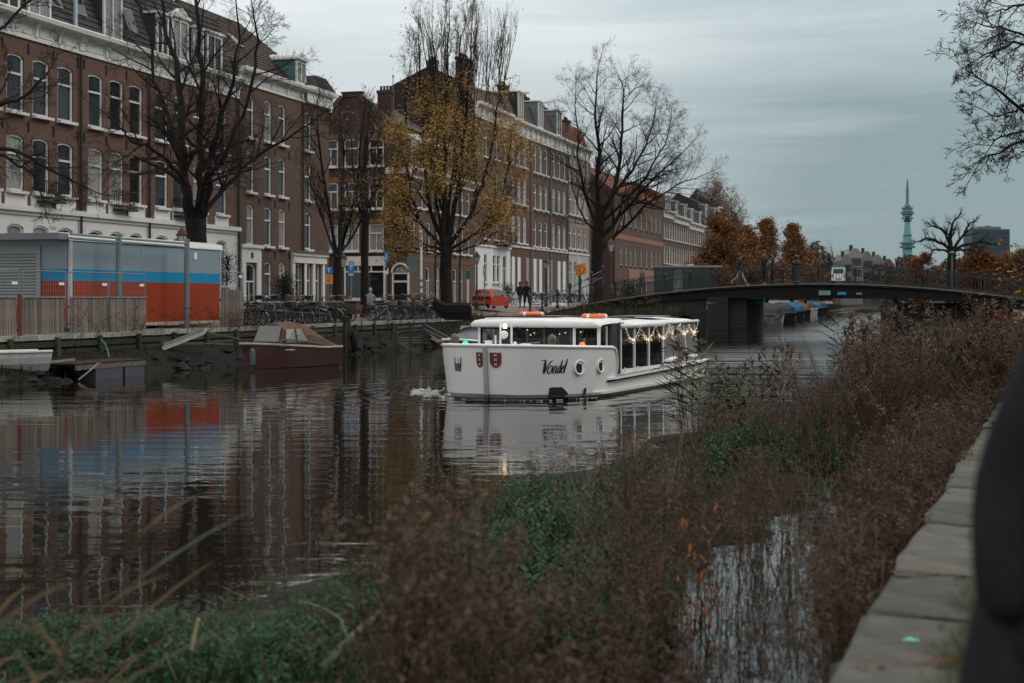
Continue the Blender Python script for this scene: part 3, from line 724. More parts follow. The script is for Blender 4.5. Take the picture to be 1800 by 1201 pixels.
hD.cornice(16.45, 17.55, 6); hD.anchors([hD.x(455.5), hD.x(483), hD.x(508)], (12.5, 9.0, 5.6))
hD.roof([(-.05,17.55),(.1,17.55),(4.5,22.1),(9,17.55)], rooftile, 0, None, 5.2, tiles=True)
# corner pavilion with its own cornice
xp = hD.x(533); mb = MB(); mb.box(xp+.1, hD.len+.06, -.30, -.2, 16.5, 17.4); mb.box(xp, hD.len+.38, -.62, 1.2, 17.4, 17.66); mb.box(hD.len+.004, hD.len+.2, -.18, .12, 16.3, 17.398); mb.build('pavilion_cornice', white_paint, hD.e)
MB().extr([(xp+.1,17.67),(hD.len+.34,17.67),(hD.len-1.6,18.5),(xp+1.0,18.5)], 'y', -.5, 3.2).build('pavilion_roof', slate, hD.e)
MB().tube([(xp-.2,-.1,1.4),(xp-.2,-.1,16.4)], .06, 6).build('drain_pipe', iron, hD.e)
hD.dormer(hD.x(529), -.05, 17.7, 1.55, 1.65, 2.8, 'arc', M('dormer_green', (.06,.14,.15), rough=.6, var=.1))
for px, f in ((428,.55),(468,.42)):
    o = MB().box(-.4,.4,-.06,.06,0,1.2).build('skylight', galv, hD.e); o.location = (hD.x(px), .1+4.4*f-.05, 17.6+4.55*f); o.rotation_euler = (R(-44),0,0)
    MB().quad((-.32,-.065,.08),(.32,-.065,.08),(.32,-.065,1.12),(-.32,-.065,1.12)).build('pane', glass, o)
# ---- gable house closing the side street
pR = Vector(((716-CX)/F*118.5, 118.5, 0)); uE = Vector((1,-.304,0)).normalized(); pL = pR-uE*7.9
hE = House('gable_house', 'dark brick corner house with stepped gable above a white framed shop window', 560, 716, 1.6, 17.3, brick_dark, line=(pL, pR), depth=10)
for zb, zt in ((13.75,16.05),(10.15,12.4),(6.6,8.85)): hE.row((581,618,661), zb, zt, 1.36, 0, 'tmid', glaze=(curtain if zb < 7 else glass))
xs0, xs1 = hE.x(606), hE.x(676); hE.ops.append(((xs0+xs1)/2, 2.6, xs1-xs0, 2.75, 0))
xd = hE.x(704); hE.ops.append((xd, 1.62, 1.3, 3.9, .6))
# the side of the block facing the canal starts at px 716; wall above px 677 stops at the low cornice
xg = hE.x(680)
D = hE.depth; mb = MB(); cut_wall(mb, 0, xg, hE.z0, 17.3, [o for o in hE.ops if o[0] < xg]); cut_wall(mb, xg, hE.len, hE.z0, 13.4, [o for o in hE.ops if o[0] > xg])
mb.quad((hE.len,0,hE.z0),(hE.len,.4,hE.z0),(hE.len,.4,13.4),(hE.len,0,13.4)); mb.quad((0,0,hE.z0),(0,D,hE.z0),(0,D,17.3),(0,0,17.3)); mb.quad((xg,0,13.4),(xg,D,13.4),(xg,D,17.3),(xg,0,17.3))
xm = hE.x(618); hw = 2.85
mb.add([(0,0,17.3),(xg,0,17.3),(xg,0,17.45),(xm+.85,0,19.6),(xm-.85,0,19.6),(0,0,17.45)], [(0,1,2,3,4,5)])
mb.build('wall', brick_dark, hE.e)
MB().quad((.02,.3,1.6),(hE.len-.02,.3,1.6),(hE.len-.02,.3,13.3),(.02,.3,13.3)).build('dark_room_sheet', black_paint, hE.e)  # black sheet for the unlit rooms of this house
for x, zb, w, h, arch, style, sill, fr, gm in hE.wins:
    fm, pm, sm, sm2 = win_mesh(w-.004, h-.004, arch, style, fr); o = link('window', fm, hE.e, (x,.1,zb+.002)); link('pane', pm[gm.name], o); link('sill', sm, o, (0,-.1,0))
    MB().box(-w/2-.12,w/2+.12,-.04,-.004,h+.03,h+.42).build('brick_lintel', M('ochre_brick', (.20,.125,.07), (.09,.05,.035), rough=.85, scale=3, stretch=(5,1,.6)), o).location = (0,-.1,0)
mb = MB(); mb.box(xm-.85,xm+.85,-.1,.55,19.6,19.95); mb.box(xm-.95,xm+.95,-.16,.6,19.951,20.05); mb.build('gable_block', M('dark_stone', (.05,.045,.035), rough=.9, var=.2), hE.e)
mb = MB(); mb.bar((-.15,-.1,17.4),(xm-.86,-.1,19.65),.4,.2,up=(0,1,0)); mb.bar((xg+.15,-.1,17.4),(xm+.86,-.1,19.65),.4,.2,up=(0,1,0)); mb.build('gable_coping', M('gable_coping', (.07,.065,.06), rough=.8, var=.2), hE.e)
# ochre brick decoration below the coping and the ring of headers
dec = MB().box(-.11,.11,-.05,-.004,-.2,.2).mesh('ochre_block', mats=[MATS['ochre_brick']])
for i in range(9):
    f = (i+.6)/10; z = 17.0+2.15*f
    o = link('ochre_block', dec, hE.e, (.25+(xm-1.1-.1)*f, 0, z)); o.rotation_euler = (0, R(-38), 0)
    o = link('ochre_block', dec, hE.e, (xg-.2-(xg-xm-1.1)*f, 0, z)); o.rotation_euler = (0, R(38), 0)
hd = MB().box(-.03,.03,-.03,-.004,-.06,.06).mesh('header_brick', mats=[M('pale_header', (.26,.22,.18), var=.1)])
for i in range(26):
    a = 2*math.pi*i/26; o = link('header_brick', hd, hE.e, (xm-.35+1.05*math.sin(a), 0, 17.35+1.05*math.cos(a))); o.rotation_euler = (0, a, 0)
hE.roof([(0.3,17.42),(.3,17.43),(.3,19.5),(9.9,19.5),(9.9,17.42)], slate, 0.1, .2)
mb = MB()   # two roof planes behind the gable
mb.add([(-.2,.1,17.35),(xm,.1,19.75),(xm,D,19.75),(-.2,D,17.35)], [(0,1,2,3)]); mb.add([(xg+.25,.1,17.35),(xm,.1,19.75),(xm,D,19.75),(xg+.25,D,17.35)], [(1,0,3,2)]); mb.build('gable_roof', slate, hE.e)
hE.chimney(hE.x(653), 3.2, 17.5, 20.5, 1.25, .8, 4, brick_dark)
MB().tube([(hE.x(666),3.2,17.5),(hE.x(666),3.2,21.6)], .04, 5).lathe((hE.x(666),3.2,21.6), [(.02,0),(.09,.08),(.09,.16),(.02,.26)], 6).build('roof_mast', lead, hE.e)
# shop window: awning box, frame, glass, dark interior
mb = MB(); mb.box(xs0-.2,xs1+.1,-.12,-.004,5.36,6.15); mb.build('awning_box', white_paint, hE.e)
mb = MB(); w = xs1-xs0; 
for q in (0,.34,.5,.67,1): mb.box(xs0+w*q-(.05 if 0 < q < 1 else .09),xs0+w*q+(.05 if 0 < q < 1 else .09),-.03,.09,(4.85 if 0 < q < 1 else 2.6),5.35)
mb.box(xs0+.09,xs1-.09,-.02,.08,4.8,4.9); mb.box(xs0-.1,xs1+.1,-.08,.08,2.42,2.66); mb.build('shop_front', white_paint, hE.e)
MB().quad((xs0,.1,2.6),(xs1,.1,2.6),(xs1,.1,5.3),(xs0,.1,5.3)).build('shop_pane', glass, hE.e)
mb = MB()
for q in np.linspace(.2,.8,14):
    if abs(q-.5) < .06: continue
    mb.box(xs0+w*q-.03,xs0+w*q+.03,.092,.098,4.18,4.3)
mb.build('shop_lettering', M('dull_letter', (.09,.09,.09), var=.1), hE.e)
# arched corner door with fanlight
ar = MB(); ar.ring((0,0,0), .75, .1, (0,1,0), 12, 5, 0, -math.pi/2, math.pi/2); o = ar.build('arched_doorway', white_paint, hE.e); o.location = (xd,-.05,4.75)
mb = MB(); mb.box(xd-.75,xd-.62,-.05,.1,1.62,4.75); mb.box(xd+.62,xd+.75,-.05,.1,1.62,4.75); mb.box(xd-.62,xd+.62,.0,.1,3.95,4.1); mb.box(xd-.62,xd+.62,.0,.1,4.65,4.75); mb.build('doorway', white_paint, hE.e)
mb = MB(); mb.quad((xd-.62,.08,1.62),(xd+.62,.08,1.62),(xd+.62,.08,4.65),(xd-.62,.08,4.65)); mb.build('glass_door', glass, hE.e)
mb = MB(); mb.extr([(xd+.6*math.cos(math.pi*i/10), 4.76+.55*math.sin(math.pi*i/10)) for i in range(11)], 'y', .06, .1); mb.build('fanlight', M('fanlight_panel', (.40,.38,.34), (.12,.1,.09), scale=4, rough=.5), hE.e)
for px, py, w_ in ((698,432,.7),):
    MB().box(-w_/2,w_/2,-.04,-.005,-.2,.2).build('street_name_plate', M('enamel_blue', (.03,.04,.12), rough=.3, var=.1), hE.e).location = (hE.x(px),0,hE.z(px,py))
hE.strip('low_cornice', 13.0, 13.5, .5, white_paint, xg+.05, hE.len+.4)
# its side along the canal, seen behind the yellow tree
hF = House('side_house', 'dull brown brick house wall behind the yellow tree, row of tall white windows', 717, 835.5, 1.6, 13.5, brick_brown, depth=8)
bays = (727,740.5,753,769,799,812,823,833)
hF.row((727,740.5,753,769,799,812,823), 6.75, 9.25, 1.0, 0, 'sash'); hF.row((727,740.5,753,769,799,812,823), 10.4, 12.6, 1.0, 0, 'sash')
hF.row((752,769,789,799.5,811,823), 2.0, 5.3, 1.0, 0, 'tmid'); hF.finish(sides=(False, True)); hF.cornice(12.9, 13.75, 5)
hF.strip('pale_brick_band', 5.75, 6.2, .03, MATS['ochre_brick'])
hF.roof([(-.05,13.75),(.1,13.75),(1.8,17.6),(8,17.6),(8,13.75)], slate)
for px in (733,760,790,815): hF.dormer(hF.x(px), .1, 13.85, 1.7, 2.4, 1.8, 'arc')
for px in (764,807): MB().tube([(hF.x(px),-.1,1.7),(hF.x(px),-.1,12.8)], .07, 6).build('drain_pipe', iron, hF.e)
MB().box(-.3,.3,-.04,-.005,-.15,.15).build('street_name_plate', MATS['enamel_blue'], hF.e).location = (hF.x(719.5),0,6.9)
# ---- second terrace: six storeyed houses with white windows
G2 = 'tall terrace houses beyond the yellow tree'
hG = House('white_fronted_house', 'house with white plastered ground floor and iron balcony beside the yellow tree', 835.5, 897, 1.7, 21.6, brick_brown, depth=10, group=G2)
for zb, zt in ((16.6,19.4),(12.6,15.3),(8.5,11.2)): hG.row((853.5,872,887), zb, zt, 1.15, .08, 'sash')
hG.row((853.5,869,876), 4.2, 7.0, 1.0, .1, 'sash'); hG.row((887,), 3.2, 7.0, 1.3, .1, 'tmid', sill=None); hG.row((855,868,877), 1.75, 2.6, .9, .12, 'plain', sill=None)
hG.finish(7.9, white_stucco); hG.strip('ledge', 7.7, 7.9, .15, white_paint); hG.strip('ledge', 3.3, 3.42, .1, white_paint); hG.cornice(20.2, 21.7, 6)
mb = MB(); mb.box(hG.x(866),hG.x(893),-.25,-.005,7.92,13.4); 
hG.balcony(hG.x(882), 8.2, 4.2, 1.2, 1.0); hG.balcony(hG.x(882), 13.0, 4.2, 1.1, 1.0)
# dark fire wall with the mansard outline above the lower corner house
mb = MB(); mb.add([(-.02,.1,13),(-.02,10,13),(-.02,10,21.8),(-.02,8.6,23.6),(-.02,4.8,25.3),(-.02,1.6,23.8),(-.02,.1,21.6)], [(0,1,2,3,4,5,6)]); mb.build('fire_wall', brick_tar, hG.e)
hG.roof([(-.05,21.7),(.1,21.7),(1.6,23.8),(4.8,25.3),(8.6,23.6),(10,21.7)], rooftile); hG.chimney(1.1, 4.8, 24.5, 26.0, .9, .9, 2, brick_dark); hG.chimney(4.2, 2.6, 22, 26.6, 2.6, .9, 4, brick_dark)
specs = [(897,933,(902.5,912.5,922.5),brick_rust,'rust red brick house with white stone trim, first after the white front','grid'),
         (933,967,(940.5,950.5,960),brick_brown,'brown brick house between the rust red one and its paler twin','sash'),
         (967,998,(973.5,983,992),brick_brown,'brown brick house beside the pale stone fronted one','sash'),
         (998,1036,(1003,1011,1019,1028),brick_pale,'pale grey brick house at the end of the tall terrace, behind a bare tree','sash')]
tall = []
for i, (a, b, bays, bk, lab, sty) in enumerate(specs):
    h = House('brick_house', lab, a, b, 1.7, 21.4, bk, depth=10, group=G2); dz = (0,-.15,-.1,.15)[i]
    for zb, zt in ((16.7,19.6),(12.65,15.4),(8.5,11.35)): h.row(bays, zb+dz, zt+dz, 1.22, .08, sty, frame=M('bright_white_paint', (.78,.775,.76), rough=.5, var=.05), glaze=(drawn if h.rs.random() < .25 else None))
    h.row(bays[:2] if i != 2 else bays[1:], 3.3, 7.1, 1.1, .12, 'tmid'); h.row(bays[2:3] if i != 2 else bays[:1], 2.2, 7.0, 1.35, .1, 'plain', sill=None, frame=black_paint, glaze=glass)
    if bk is brick_pale: h.finish(8.1, grey_stucco)
    else: h.finish(3.1, white_stucco)
    h.strip('ledge', 8.0, 8.2, .12, white_paint); h.strip('sill_band', 12.35+dz, 12.5+dz, .06, grey_stone); h.strip('sill_band', 16.4+dz, 16.55+dz, .06, grey_stone)
    h.cornice(19.95, 21.5, 4); h.roof([(-.05,21.5),(.1,21.5),(1.0,24),(5,25),(10,21.5)], rooftile if i != 3 else rooftile_red)
    if i < 3: h.dormer(h.len*.5, -.05, 21.7, 1.9, 2.9, 2.6, 'flat', side=lead if i else slate, beam=True)
    h.chimney(h.len-.5, 3.0, 22, 26.0-i*.2, 1.7, .8, 4, brick_dark)
    MB().tube([(h.len-.15,-.12,1.8),(h.len-.15,-.12,19.9)], .08, 6).build('drain_pipe', grey_stone, h.e); h.anchors([h.len*.32, h.len*.68], (12.0, 16.1)); tall.append(h)
# ---- warehouse after the bridge street
hL = House('brick_warehouse', 'long brown brick warehouse with small windows and an orange band, beyond the bridge', 1081, 1165.5, 1.8, 17.4, brick_brown, depth=11)
xs = [hL.x(q) for q in (1092,1101,1109,1117,1127.5,1137,1146,1153.5,1160.5)]
hL.row(None, 12.9, 15.4, 1.1, .1, 'sash', sill='grey', xs=xs); hL.row(None, 7.3, 10.0, 1.1, .1, 'sash', sill='grey', xs=xs); hL.row(None, 2.4, 5.0, 1.0, 0, 'sash', sill=None, xs=xs[1:6], glaze=glass)
hL.finish(); hL.strip('orange_band', 10.9, 11.6, .06, M('orange_band', (.26,.095,.045), rough=.6, var=.15)); hL.strip('orange_fascia', 5.2, 6.9, .08, M('orange_fascia', (.24,.12,.08), rough=.6, var=.2), hL.x(1105), hL.x(1150))
hL.strip('eaves', 17.1, 17.45, .3, brick_dark); hL.roof([(-.1,17.45),(.1,17.45),(5.5,21.6),(11,17.45)], rooftile_red, hip1=4)
o = MB().lathe((0,0,0), [(1.1,0),(1.3,.12),(1.2,.24)], 16).build('round_sign', iron, hL.e); o.location = (hL.x(1127),-.1,5.5); o.rotation_euler = (R(90),0,0)
mb = MB(); mb.quad((0,0,1.8),(0,11,1.8),(0,11,17.4),(0,0,17.4)); mb.add([(0,0,17.4),(0,11,17.4),(0,5.5,21.6)], [(0,1,2)]); mb.xf(Matrix.Translation((-.03,0,0))); mb.build('end_wall', brick_dark, hL.e)
hL.chimney(12, 5, 20, 23.4, 1.2, .8, 3, lead)
for yy, zz in ((2.4,10.6),(4.6,10.6),(2.4,3.6),(4.6,3.6)):
    fm, pm, sm, sm2 = win_mesh(1.1, 2.0, 0, 'two', white_paint); o = link('window', fm, hL.e, (-.15,yy,zz), R(90)); o.rotation_euler = (0,0,R(-90)); link('pane', pm['window_glass'], o); link('sill', sm, o)
# ---- next terrace with white dormers
G3 = 'distant terrace houses on the far bank'
for a, b, bk, lab, rf, zt in ((1166,1184,brick_brown,'narrow distant brick house with white balcony canopy next to the warehouse',rooftile_red,17.0),
                          (1184,1211,brick_brown,'distant brick house with white cornice and row of dormers',rooftile,16.6),
                          (1211,1237,brick_rust,'distant reddish brick house partly covered by the orange trees',rooftile,16.2),
                          (1237,1262,brick_brown,'distant brick house mostly hidden by the orange trees',slate,18.0)):
    h = House('distant_house', lab, a, b, 1.8, zt, bk, depth=10, group=G3); n = max(3, int(h.len/2.1)); xs = [h.len*(i+.5)/n for i in range(n)]
    for zb, z2 in ((12.3,14.9),(8.3,11.2),(4.2,7.2)): h.row(None, zb, z2, 1.1, 0, 'tmid', xs=xs, frame=MATS['bright_white_paint'])
    h.finish(); h.cornice(zt-1.2, zt, 4); h.roof([(-.05,zt),(.1,zt),(1.2,zt+2.9),(5,zt+4.6),(10,zt)], rf, hip1=0)
    for i in (1, n-2) if n > 3 else (1,): h.dormer(xs[i], .0, zt+.1, 1.9, 2.3, 1.6, 'flat')
mb = None
# big dark roofed building further on
h = House('distant_house', 'distant house with big dark pointed roof above the orange trees', 1275, 1331, 1.8, 16, brick_dark, depth=14, group=G3)
h.finish(); h.roof([(-.1,16),(.1,16),(6,25.5),(14,16)], slate, hip1=9)
h = House('distant_house', 'farthest house of the terrace with pale upper windows among bare treetops', 1262, 1275, 1.8, 21, brick_brown, depth=10, group=G3)
h.row(None, 16, 18.6, 1.3, 0, 'two', xs=[2,5,8,11]); h.finish(); h.cornice(20,21,4); h.roof([(-.1,21),(.1,21),(3,23),(10,21)], slate)
# ------------------------------------------------------------------ the white passenger boat
hull_white = M('hull_white', (.70,.69,.67), rough=.32, var=.04, scale=1.2, dirt=((.52,.51,.48), 1.8, .60))
trim_white = M('trim_white', (.74,.735,.72), rough=.35, var=.04)
roof_white = M('roof_white', (.68,.68,.68), rough=.45, var=.06, scale=1.5, dirt=((.5,.5,.5), 2, .6))
cabin_glass, nt, b = nt_new('cabin_glass')
b.inputs['Base Color'].default_value = (.012,.013,.014,1); b.inputs['Roughness'].default_value = .05; b.inputs['Alpha'].default_value = .55
soft_window = M('clear_plastic_sheet', (.20,.205,.20), rough=.3, var=.2, scale=2, stretch=(3,3,1), alpha=.82)
letter_black = M('letter_black', (.012,.014,.016), rough=.4, var=.1)
def emat(name, c, s):
    if name in MATS: return MATS[name]
    m, nt, b = nt_new(name); b.inputs['Base Color'].default_value = (*c, 1); b.inputs['Emission Color'].default_value = (*c, 1); b.inputs['Emission Strength'].default_value = s
    MATS[name] = m; return m
V0 = Vector((-.682, 36.3, 0)); VR = math.atan2(-.418, .908)
vb = thing('passenger_boat', 'white canal passenger boat with blunt bow cruising towards the viewer', 'boat', V0, VR)
PLAN = [(0,0),(.05,.45),(.18,.88),(.42,1.27),(.75,1.58),(1.15,1.83),(1.6,2.03),(2.1,2.17),(2.7,2.26),(3.1,2.3),(3.3,2.3),(3.42,2.3),(3.5,2.3),(3.56,2.3),(3.6,2.3),(5,2.3),(8,2.28),(11,2.18),(12.8,2.0),(13.0,0)]
def half_w(y):
    for (a, wa), (b_, wb) in zip(PLAN, PLAN[1:]):
        if a <= y <= b_: return wa+(wb-wa)*(y-a)/(b_-a)
    return 0
def sheer(y):
    if y <= 3.1: return 1.40-.035*y
    if y <= 3.6: t = (y-3.1)/.5; return .5+(1.29-.5)*math.sqrt(max(0, 1-t*t))
    return .5+.012*(y-3.6)
def hull_at(y, z, side):
    f = .93+.07*min(1, max(0, z)/1.2)                     # slight flare
    return Vector((side*half_w(y)*f, y+(.12*(1-min(1, z/1.3)) if y < 3 else 0)*max(0, 1-y/3), z))
mb = MB(); rows = []
path = [(y, -1) for y, w in reversed(PLAN)]+[(y, 1) for y, w in PLAN[1:]]
for y, sd in path:
    t = sheer(y); zl = [-.35, 0, .10, .22, .42]+[.42+(t-.42)*k for k in (.25,.5,.75,1)]
    rows.append([hull_at(y, z, sd) for z in zl])
mb.grid(rows); o = mb.build('hull', hull_white, vb); fixn(o)
o.data.polygons.foreach_set('use_smooth', [True]*len(o.data.polygons))
mb = MB(); mb.extr([(-.055,-.3),(.055,-.3),(.055,1.37),(-.055,1.37)], 'y', -.06, .05); mb.xf(Matrix.Shear('XY', 4, (0,0)))
o = mb.build('stem_post', M('stem_steel', (.30,.295,.28), rough=.55, var=.15), vb); o.rotation_euler = (R(4.2),0,0); o.location = (0,.11,0)
ys_ = [0,.05,.18,.42,.75,1.15,1.6,2.1,2.7,3.1,3.25,3.38,3.47,3.53,3.57,3.6]
mb = MB(); pts = [hull_at(y, sheer(y), -1) for y in reversed(ys_)]+[hull_at(y, sheer(y), 1) for y in ys_[1:]]
mb.tube(pts, .045, 8); mb.build('rub_strake', trim_white, vb, smooth=True)
for sd in (-1, 1):
    a = [hull_at(y, .40+.014*(y-3), sd) for y in (2.95,3.3,4,5.5,7,9,11,12.8)]
    mb = MB(); rows = []
    for i, p in enumerate(a):
        e = Vector((sd,0,0)); k = .03 if i == 0 else .11
        rows.append([p+Vector((0,0,.075)), p+e*k+Vector((0,0,.07)), p+e*k+Vector((0,0,.015)), p+Vector((0,0,-.03))])
    mb.grid(rows); mb.quad(*[rows[0][j] for j in (0,1,2,3)]); mb.build('guard_rail', trim_white, vb)
    mb = MB(); rows = []
    for i, p in enumerate(a):
        e = Vector((sd,0,0)); k = .032 if i == 0 else .115
        rows.append([p+e*k+Vector((0,0,.02)), p+e*k+Vector((0,0,-.012)), p+Vector((0,0,-.05))])
    mb.grid(rows); mb.build('guard_rubber', black_rubber, vb)
    a = [hull_at(y, .05, sd) for y in (2.2,2.5,3,4,6,8,11,12.8)]
    mb = MB(); rows = [[p+Vector((0,0,.1)), p+Vector((sd*(.02 if i == 0 else .13),0,.08)), p+Vector((sd*(.02 if i == 0 else .13),0,.02)), p+Vector((0,0,-.02))] for i, p in enumerate(a)]
    mb.grid(rows); mb.build('lower_strake', M('strake_white', (.6,.585,.55), rough=.5, var=.08, dirt=((.3,.22,.15), 3, .58)), vb)
    mb = MB(); mb.grid([[p+Vector((sd*.115,0,.025)), p+Vector((sd*.09,0,-.09))] for p in a]); mb.build('waterline_band', black_paint, vb)
# decks
mb = MB(); L_ = [hull_at(y, sheer(y)-.08, -1) for y in (.0,.05,.18,.42,.75,1.15,1.6,2.1,2.7,3.1)]; R_ = [Vector((-p.x,p.y,p.z)) for p in L_]
mb.grid([[a*.98+Vector((0,.01,0)), b_*.98+Vector((0,.01,0))] for a, b_ in zip(L_, R_)]); mb.quad((-2.2,3.1,1.2),(2.2,3.1,1.2),(2.0,4.0,1.2),(-2.0,4.0,1.2)); mb.build('foredeck', roof_white, vb)
mb = MB(); mb.quad((1.9,3.58,.5),(2.27,3.58,.5),(2.25,8,.55),(1.9,8,.55)); mb.quad((1.9,8,.55),(2.25,8,.55),(1.98,12.8,.6),(1.9,12.8,.6)); mb.quad((-2.27,3.58,.5),(-1.9,3.58,.5),(-1.9,12.8,.6),(-1.98,12.8,.6)); mb.build('side_deck', M('side_deck', (.33,.34,.33), rough=.7, var=.1), vb)
# wheelhouse
CF = 3.2; X0, X1 = -1.75, 1.9; ZB, ZT = 1.30, 1.84
mb = MB(); mb.box(X0,X1,CF-.04,CF+.02,1.1,ZB); 
for x0, x1 in ((X0,X0+.07),(1.12,1.20),(X1-.07,X1)): mb.box(x0,x1,CF-.05,CF+.03,ZB,ZT)
mb.box(X0,X1,CF-.05,CF+.03,ZT-.04,ZT+.02); mb.box(X1-.05,X1,CF+.03,CF+.55,.6,ZB+.02); mb.box(X0,X0+.05,CF+.03,5.0,.6,ZB); mb.box(X1-.05,X1,CF+.5,CF+.56,ZB,ZT); mb.build('wheelhouse_frame', trim_white, vb)
for x0, x1 in ((X0+.07,.55),(.60,1.12),(1.20,X1-.07)):
    mb = MB(); t = .05; mb.box(x0,x1,CF-.02,CF+.01,ZB,ZB+t); mb.box(x0,x1,CF-.02,CF+.01,ZT-.04-t,ZT-.04); mb.box(x0,x0+t,CF-.02,CF+.01,ZB+t,ZT-.04-t); mb.box(x1-t,x1,CF-.02,CF+.01,ZB+t,ZT-.04-t)
    o = mb.build('windscreen', black_rubber, vb)
    MB().quad((x0+t,CF-.004,ZB+t),(x1-t,CF-.004,ZB+t),(x1-t,CF-.004,ZT-.04-t),(x0+t,CF-.004,ZT-.04-t)).build('pane', cabin_glass, o)
MB().quad((X1-.02,CF+.04,ZB+.03),(X1-.02,CF+.5,ZB+.03),(X1-.02,CF+.5,ZT-.03),(X1-.02,CF+.04,ZT-.03)).build('side_window', cabin_glass, vb)
for x, a in ((-.55,.5),(.35,-.5)): MB().bar((x,CF-.07,ZT-.03),(x+a*.8,CF-.07,ZT-.28),.02).build('wiper', black_paint, vb)
# rounded wheelhouse roof
mb = MB(); rows = []
for x, dz, dy in ((X0-.16,-.10,.22),(X0-.12,-.03,.08),(X0,.015,.0),(0,.045,-.03),(X1-.1,.015,.0),(X1+.02,-.03,.08),(X1+.06,-.10,.22)):
    zc = 1.93; e = CF-.34+dy
    rows.append([(x,e+.1,zc-.11+dz*.3),(x,e,zc-.07+dz*.6),(x,e,zc+dz),(x,e+.10,zc+.05+dz),(x,e+.5,zc+.075+dz),(x,4.9,zc+.10+dz),(x,4.95,zc-.05)])
mb.grid(rows); o = mb.build('wheelhouse_roof', trim_white, vb, smooth=True)
# dark folded entrance door
mb = MB(); mb.box(1.86,1.99,3.80,4.42,.5,1.92); mb.build('entrance_door', M('dark_door', (.028,.023,.021), rough=.35, var=.3), vb)
MB().box(1.995,2.02,4.38,4.44,.5,1.95).build('door_post', iron_grey, vb)
MB().quad((1.85,3.72,.55),(1.85,3.8,.55),(1.85,3.8,1.9),(1.85,3.72,1.9)).build('door_gap_shade', black_paint, vb)  # black strip painted in as the shade of the gap beside the door
# saloon
mull = [4.62,5.75,7.0,8.3]; soft = [8.3,9.3,10.4,11.55]
mb = MB()
for sd in (-1, 1):
    for y in mull: mb.box(sd*1.95-.03,sd*1.95+.03,y-.035,y+.035,.56,1.80)
    mb.box(sd*1.95-.035,sd*1.95+.035,4.6,12.0,.5,.62); mb.box(sd*1.95-.034,sd*1.95+.034,4.6,8.33,1.76,1.82)
    for y in soft[1:]: mb.bar((sd*1.95,y+.18,.95),(sd*1.93,y-.06,1.80),.05)
mb.build('saloon_frame', trim_white, vb)
for sd in (-1, 1):
    for a, b_ in zip(mull, mull[1:]):
        MB().quad((sd*1.94,a+.035,.62),(sd*1.94,b_-.035,.62),(sd*1.94,b_-.035,1.76),(sd*1.94,a+.035,1.76)).build('saloon_window', cabin_glass, vb)
    for a, b_ in zip(soft, soft[1:]):
        MB().quad((sd*1.95,a+.12,.72),(sd*1.95,b_+.1,.72),(sd*1.93,b_-.06,1.79),(sd*1.93,a+.03,1.79)).build('soft_window', soft_window, vb)
    mb = MB(); mb.tube([(sd*1.98,8.4,.70),(sd*2.0,9,.73),(sd*2.0,10.2,.74),(sd*1.98,11.6,.76)], [.06,.09,.085,.05], 8); mb.build('rolled_sheet', trim_white, vb, smooth=True)
    MB().tube([(sd*2.0,4.55,1.83),(sd*2.0,8.3,1.84)], .07, 8).tube([(sd*2.0,8.45,1.86),(sd*2.0,11.7,1.88)], .045, 8).build('roof_rail', trim_white, vb, smooth=True)
    for y in (4.7,5.75): MB().lathe((sd*2.06,y,.5), [(.05,0),(.05,.02),(.022,.04),(.022,.13),(.04,.15),(.02,.17)], 7).build('stanchion', trim_white, vb)
mb = MB(); rows = []
for x, z in ((-2.02,1.86),(-1.6,1.94),(-.7,1.99),(0,2.0),(.7,1.99),(1.6,1.94),(2.02,1.86)): rows.append([(x,4.45,z-.04),(x,4.45,z),(x,11.8,z),(x,11.85,z-.05)])
mb.grid(rows); mb.build('saloon_roof', roof_white, vb)
for x0, x1, y0, y1, m, nm in ((-1.5,.2,4.1,6.0,black_paint,'solar_panel'),(-.6,1.1,6.4,8.2,slate,'solar_panel'),(.2,1.5,8.6,10.4,lead,'roof_hatch')):
    z = 2.03 if y0 > 4.5 else 2.07
    MB().box(x0,x1,y0,y1,z,z+.035).build(nm, m, vb)
MB().box(-1.6,-.2,3.3,3.9,2.03,2.06).build('roof_hatch', trim_white, vb); MB().box(.9,1.8,3.5,4.4,2.0,2.03).build('roof_hatch', trim_white, vb)
# interior: floor, benches, dim lamps
mb = MB(); mb.quad((-1.9,3.3,.3),(1.9,3.3,.3),(1.9,12,.3),(-1.9,12,.3)); mb.build('cabin_floor', wood_dark, vb)
mb = MB()
for y in np.arange(5.0, 11.5, 1.05):
    for x in (-1.3, .7): mb.box(x,x+.65,y,y+.42,.3,.78); mb.box(x,x+.65,y+.42,y+.5,.3,1.2)
mb.build('bench', M('bench_red', (.05,.018,.014), rough=.8, var=.3), vb)
mb = MB(); mb.box(-1.6,-1.0,4.2,4.9,.3,1.15); mb.box(-1.7,1.7,3.4,3.8,1.1,1.26); mb.build('dashboard', wood_dark, vb)
mb = MB(); mb.ring((1.2,3.95,1.35), .2, .018, (0,1,.5), 14, 5); mb.build('steering_wheel', black_paint, vb)
rs_ = random.Random(8); mb = MB()
for i in range(10): mb.lathe((rs_.uniform(-1.3,1.6), rs_.uniform(4.2,6.5), rs_.uniform(1.5,1.68)), [(.012,0),(.022,.02),(.012,.04)], 5)
mb.build('cabin_lamp', emat('warm_bulb', (1.0,.62,.32), 2.2), vb)
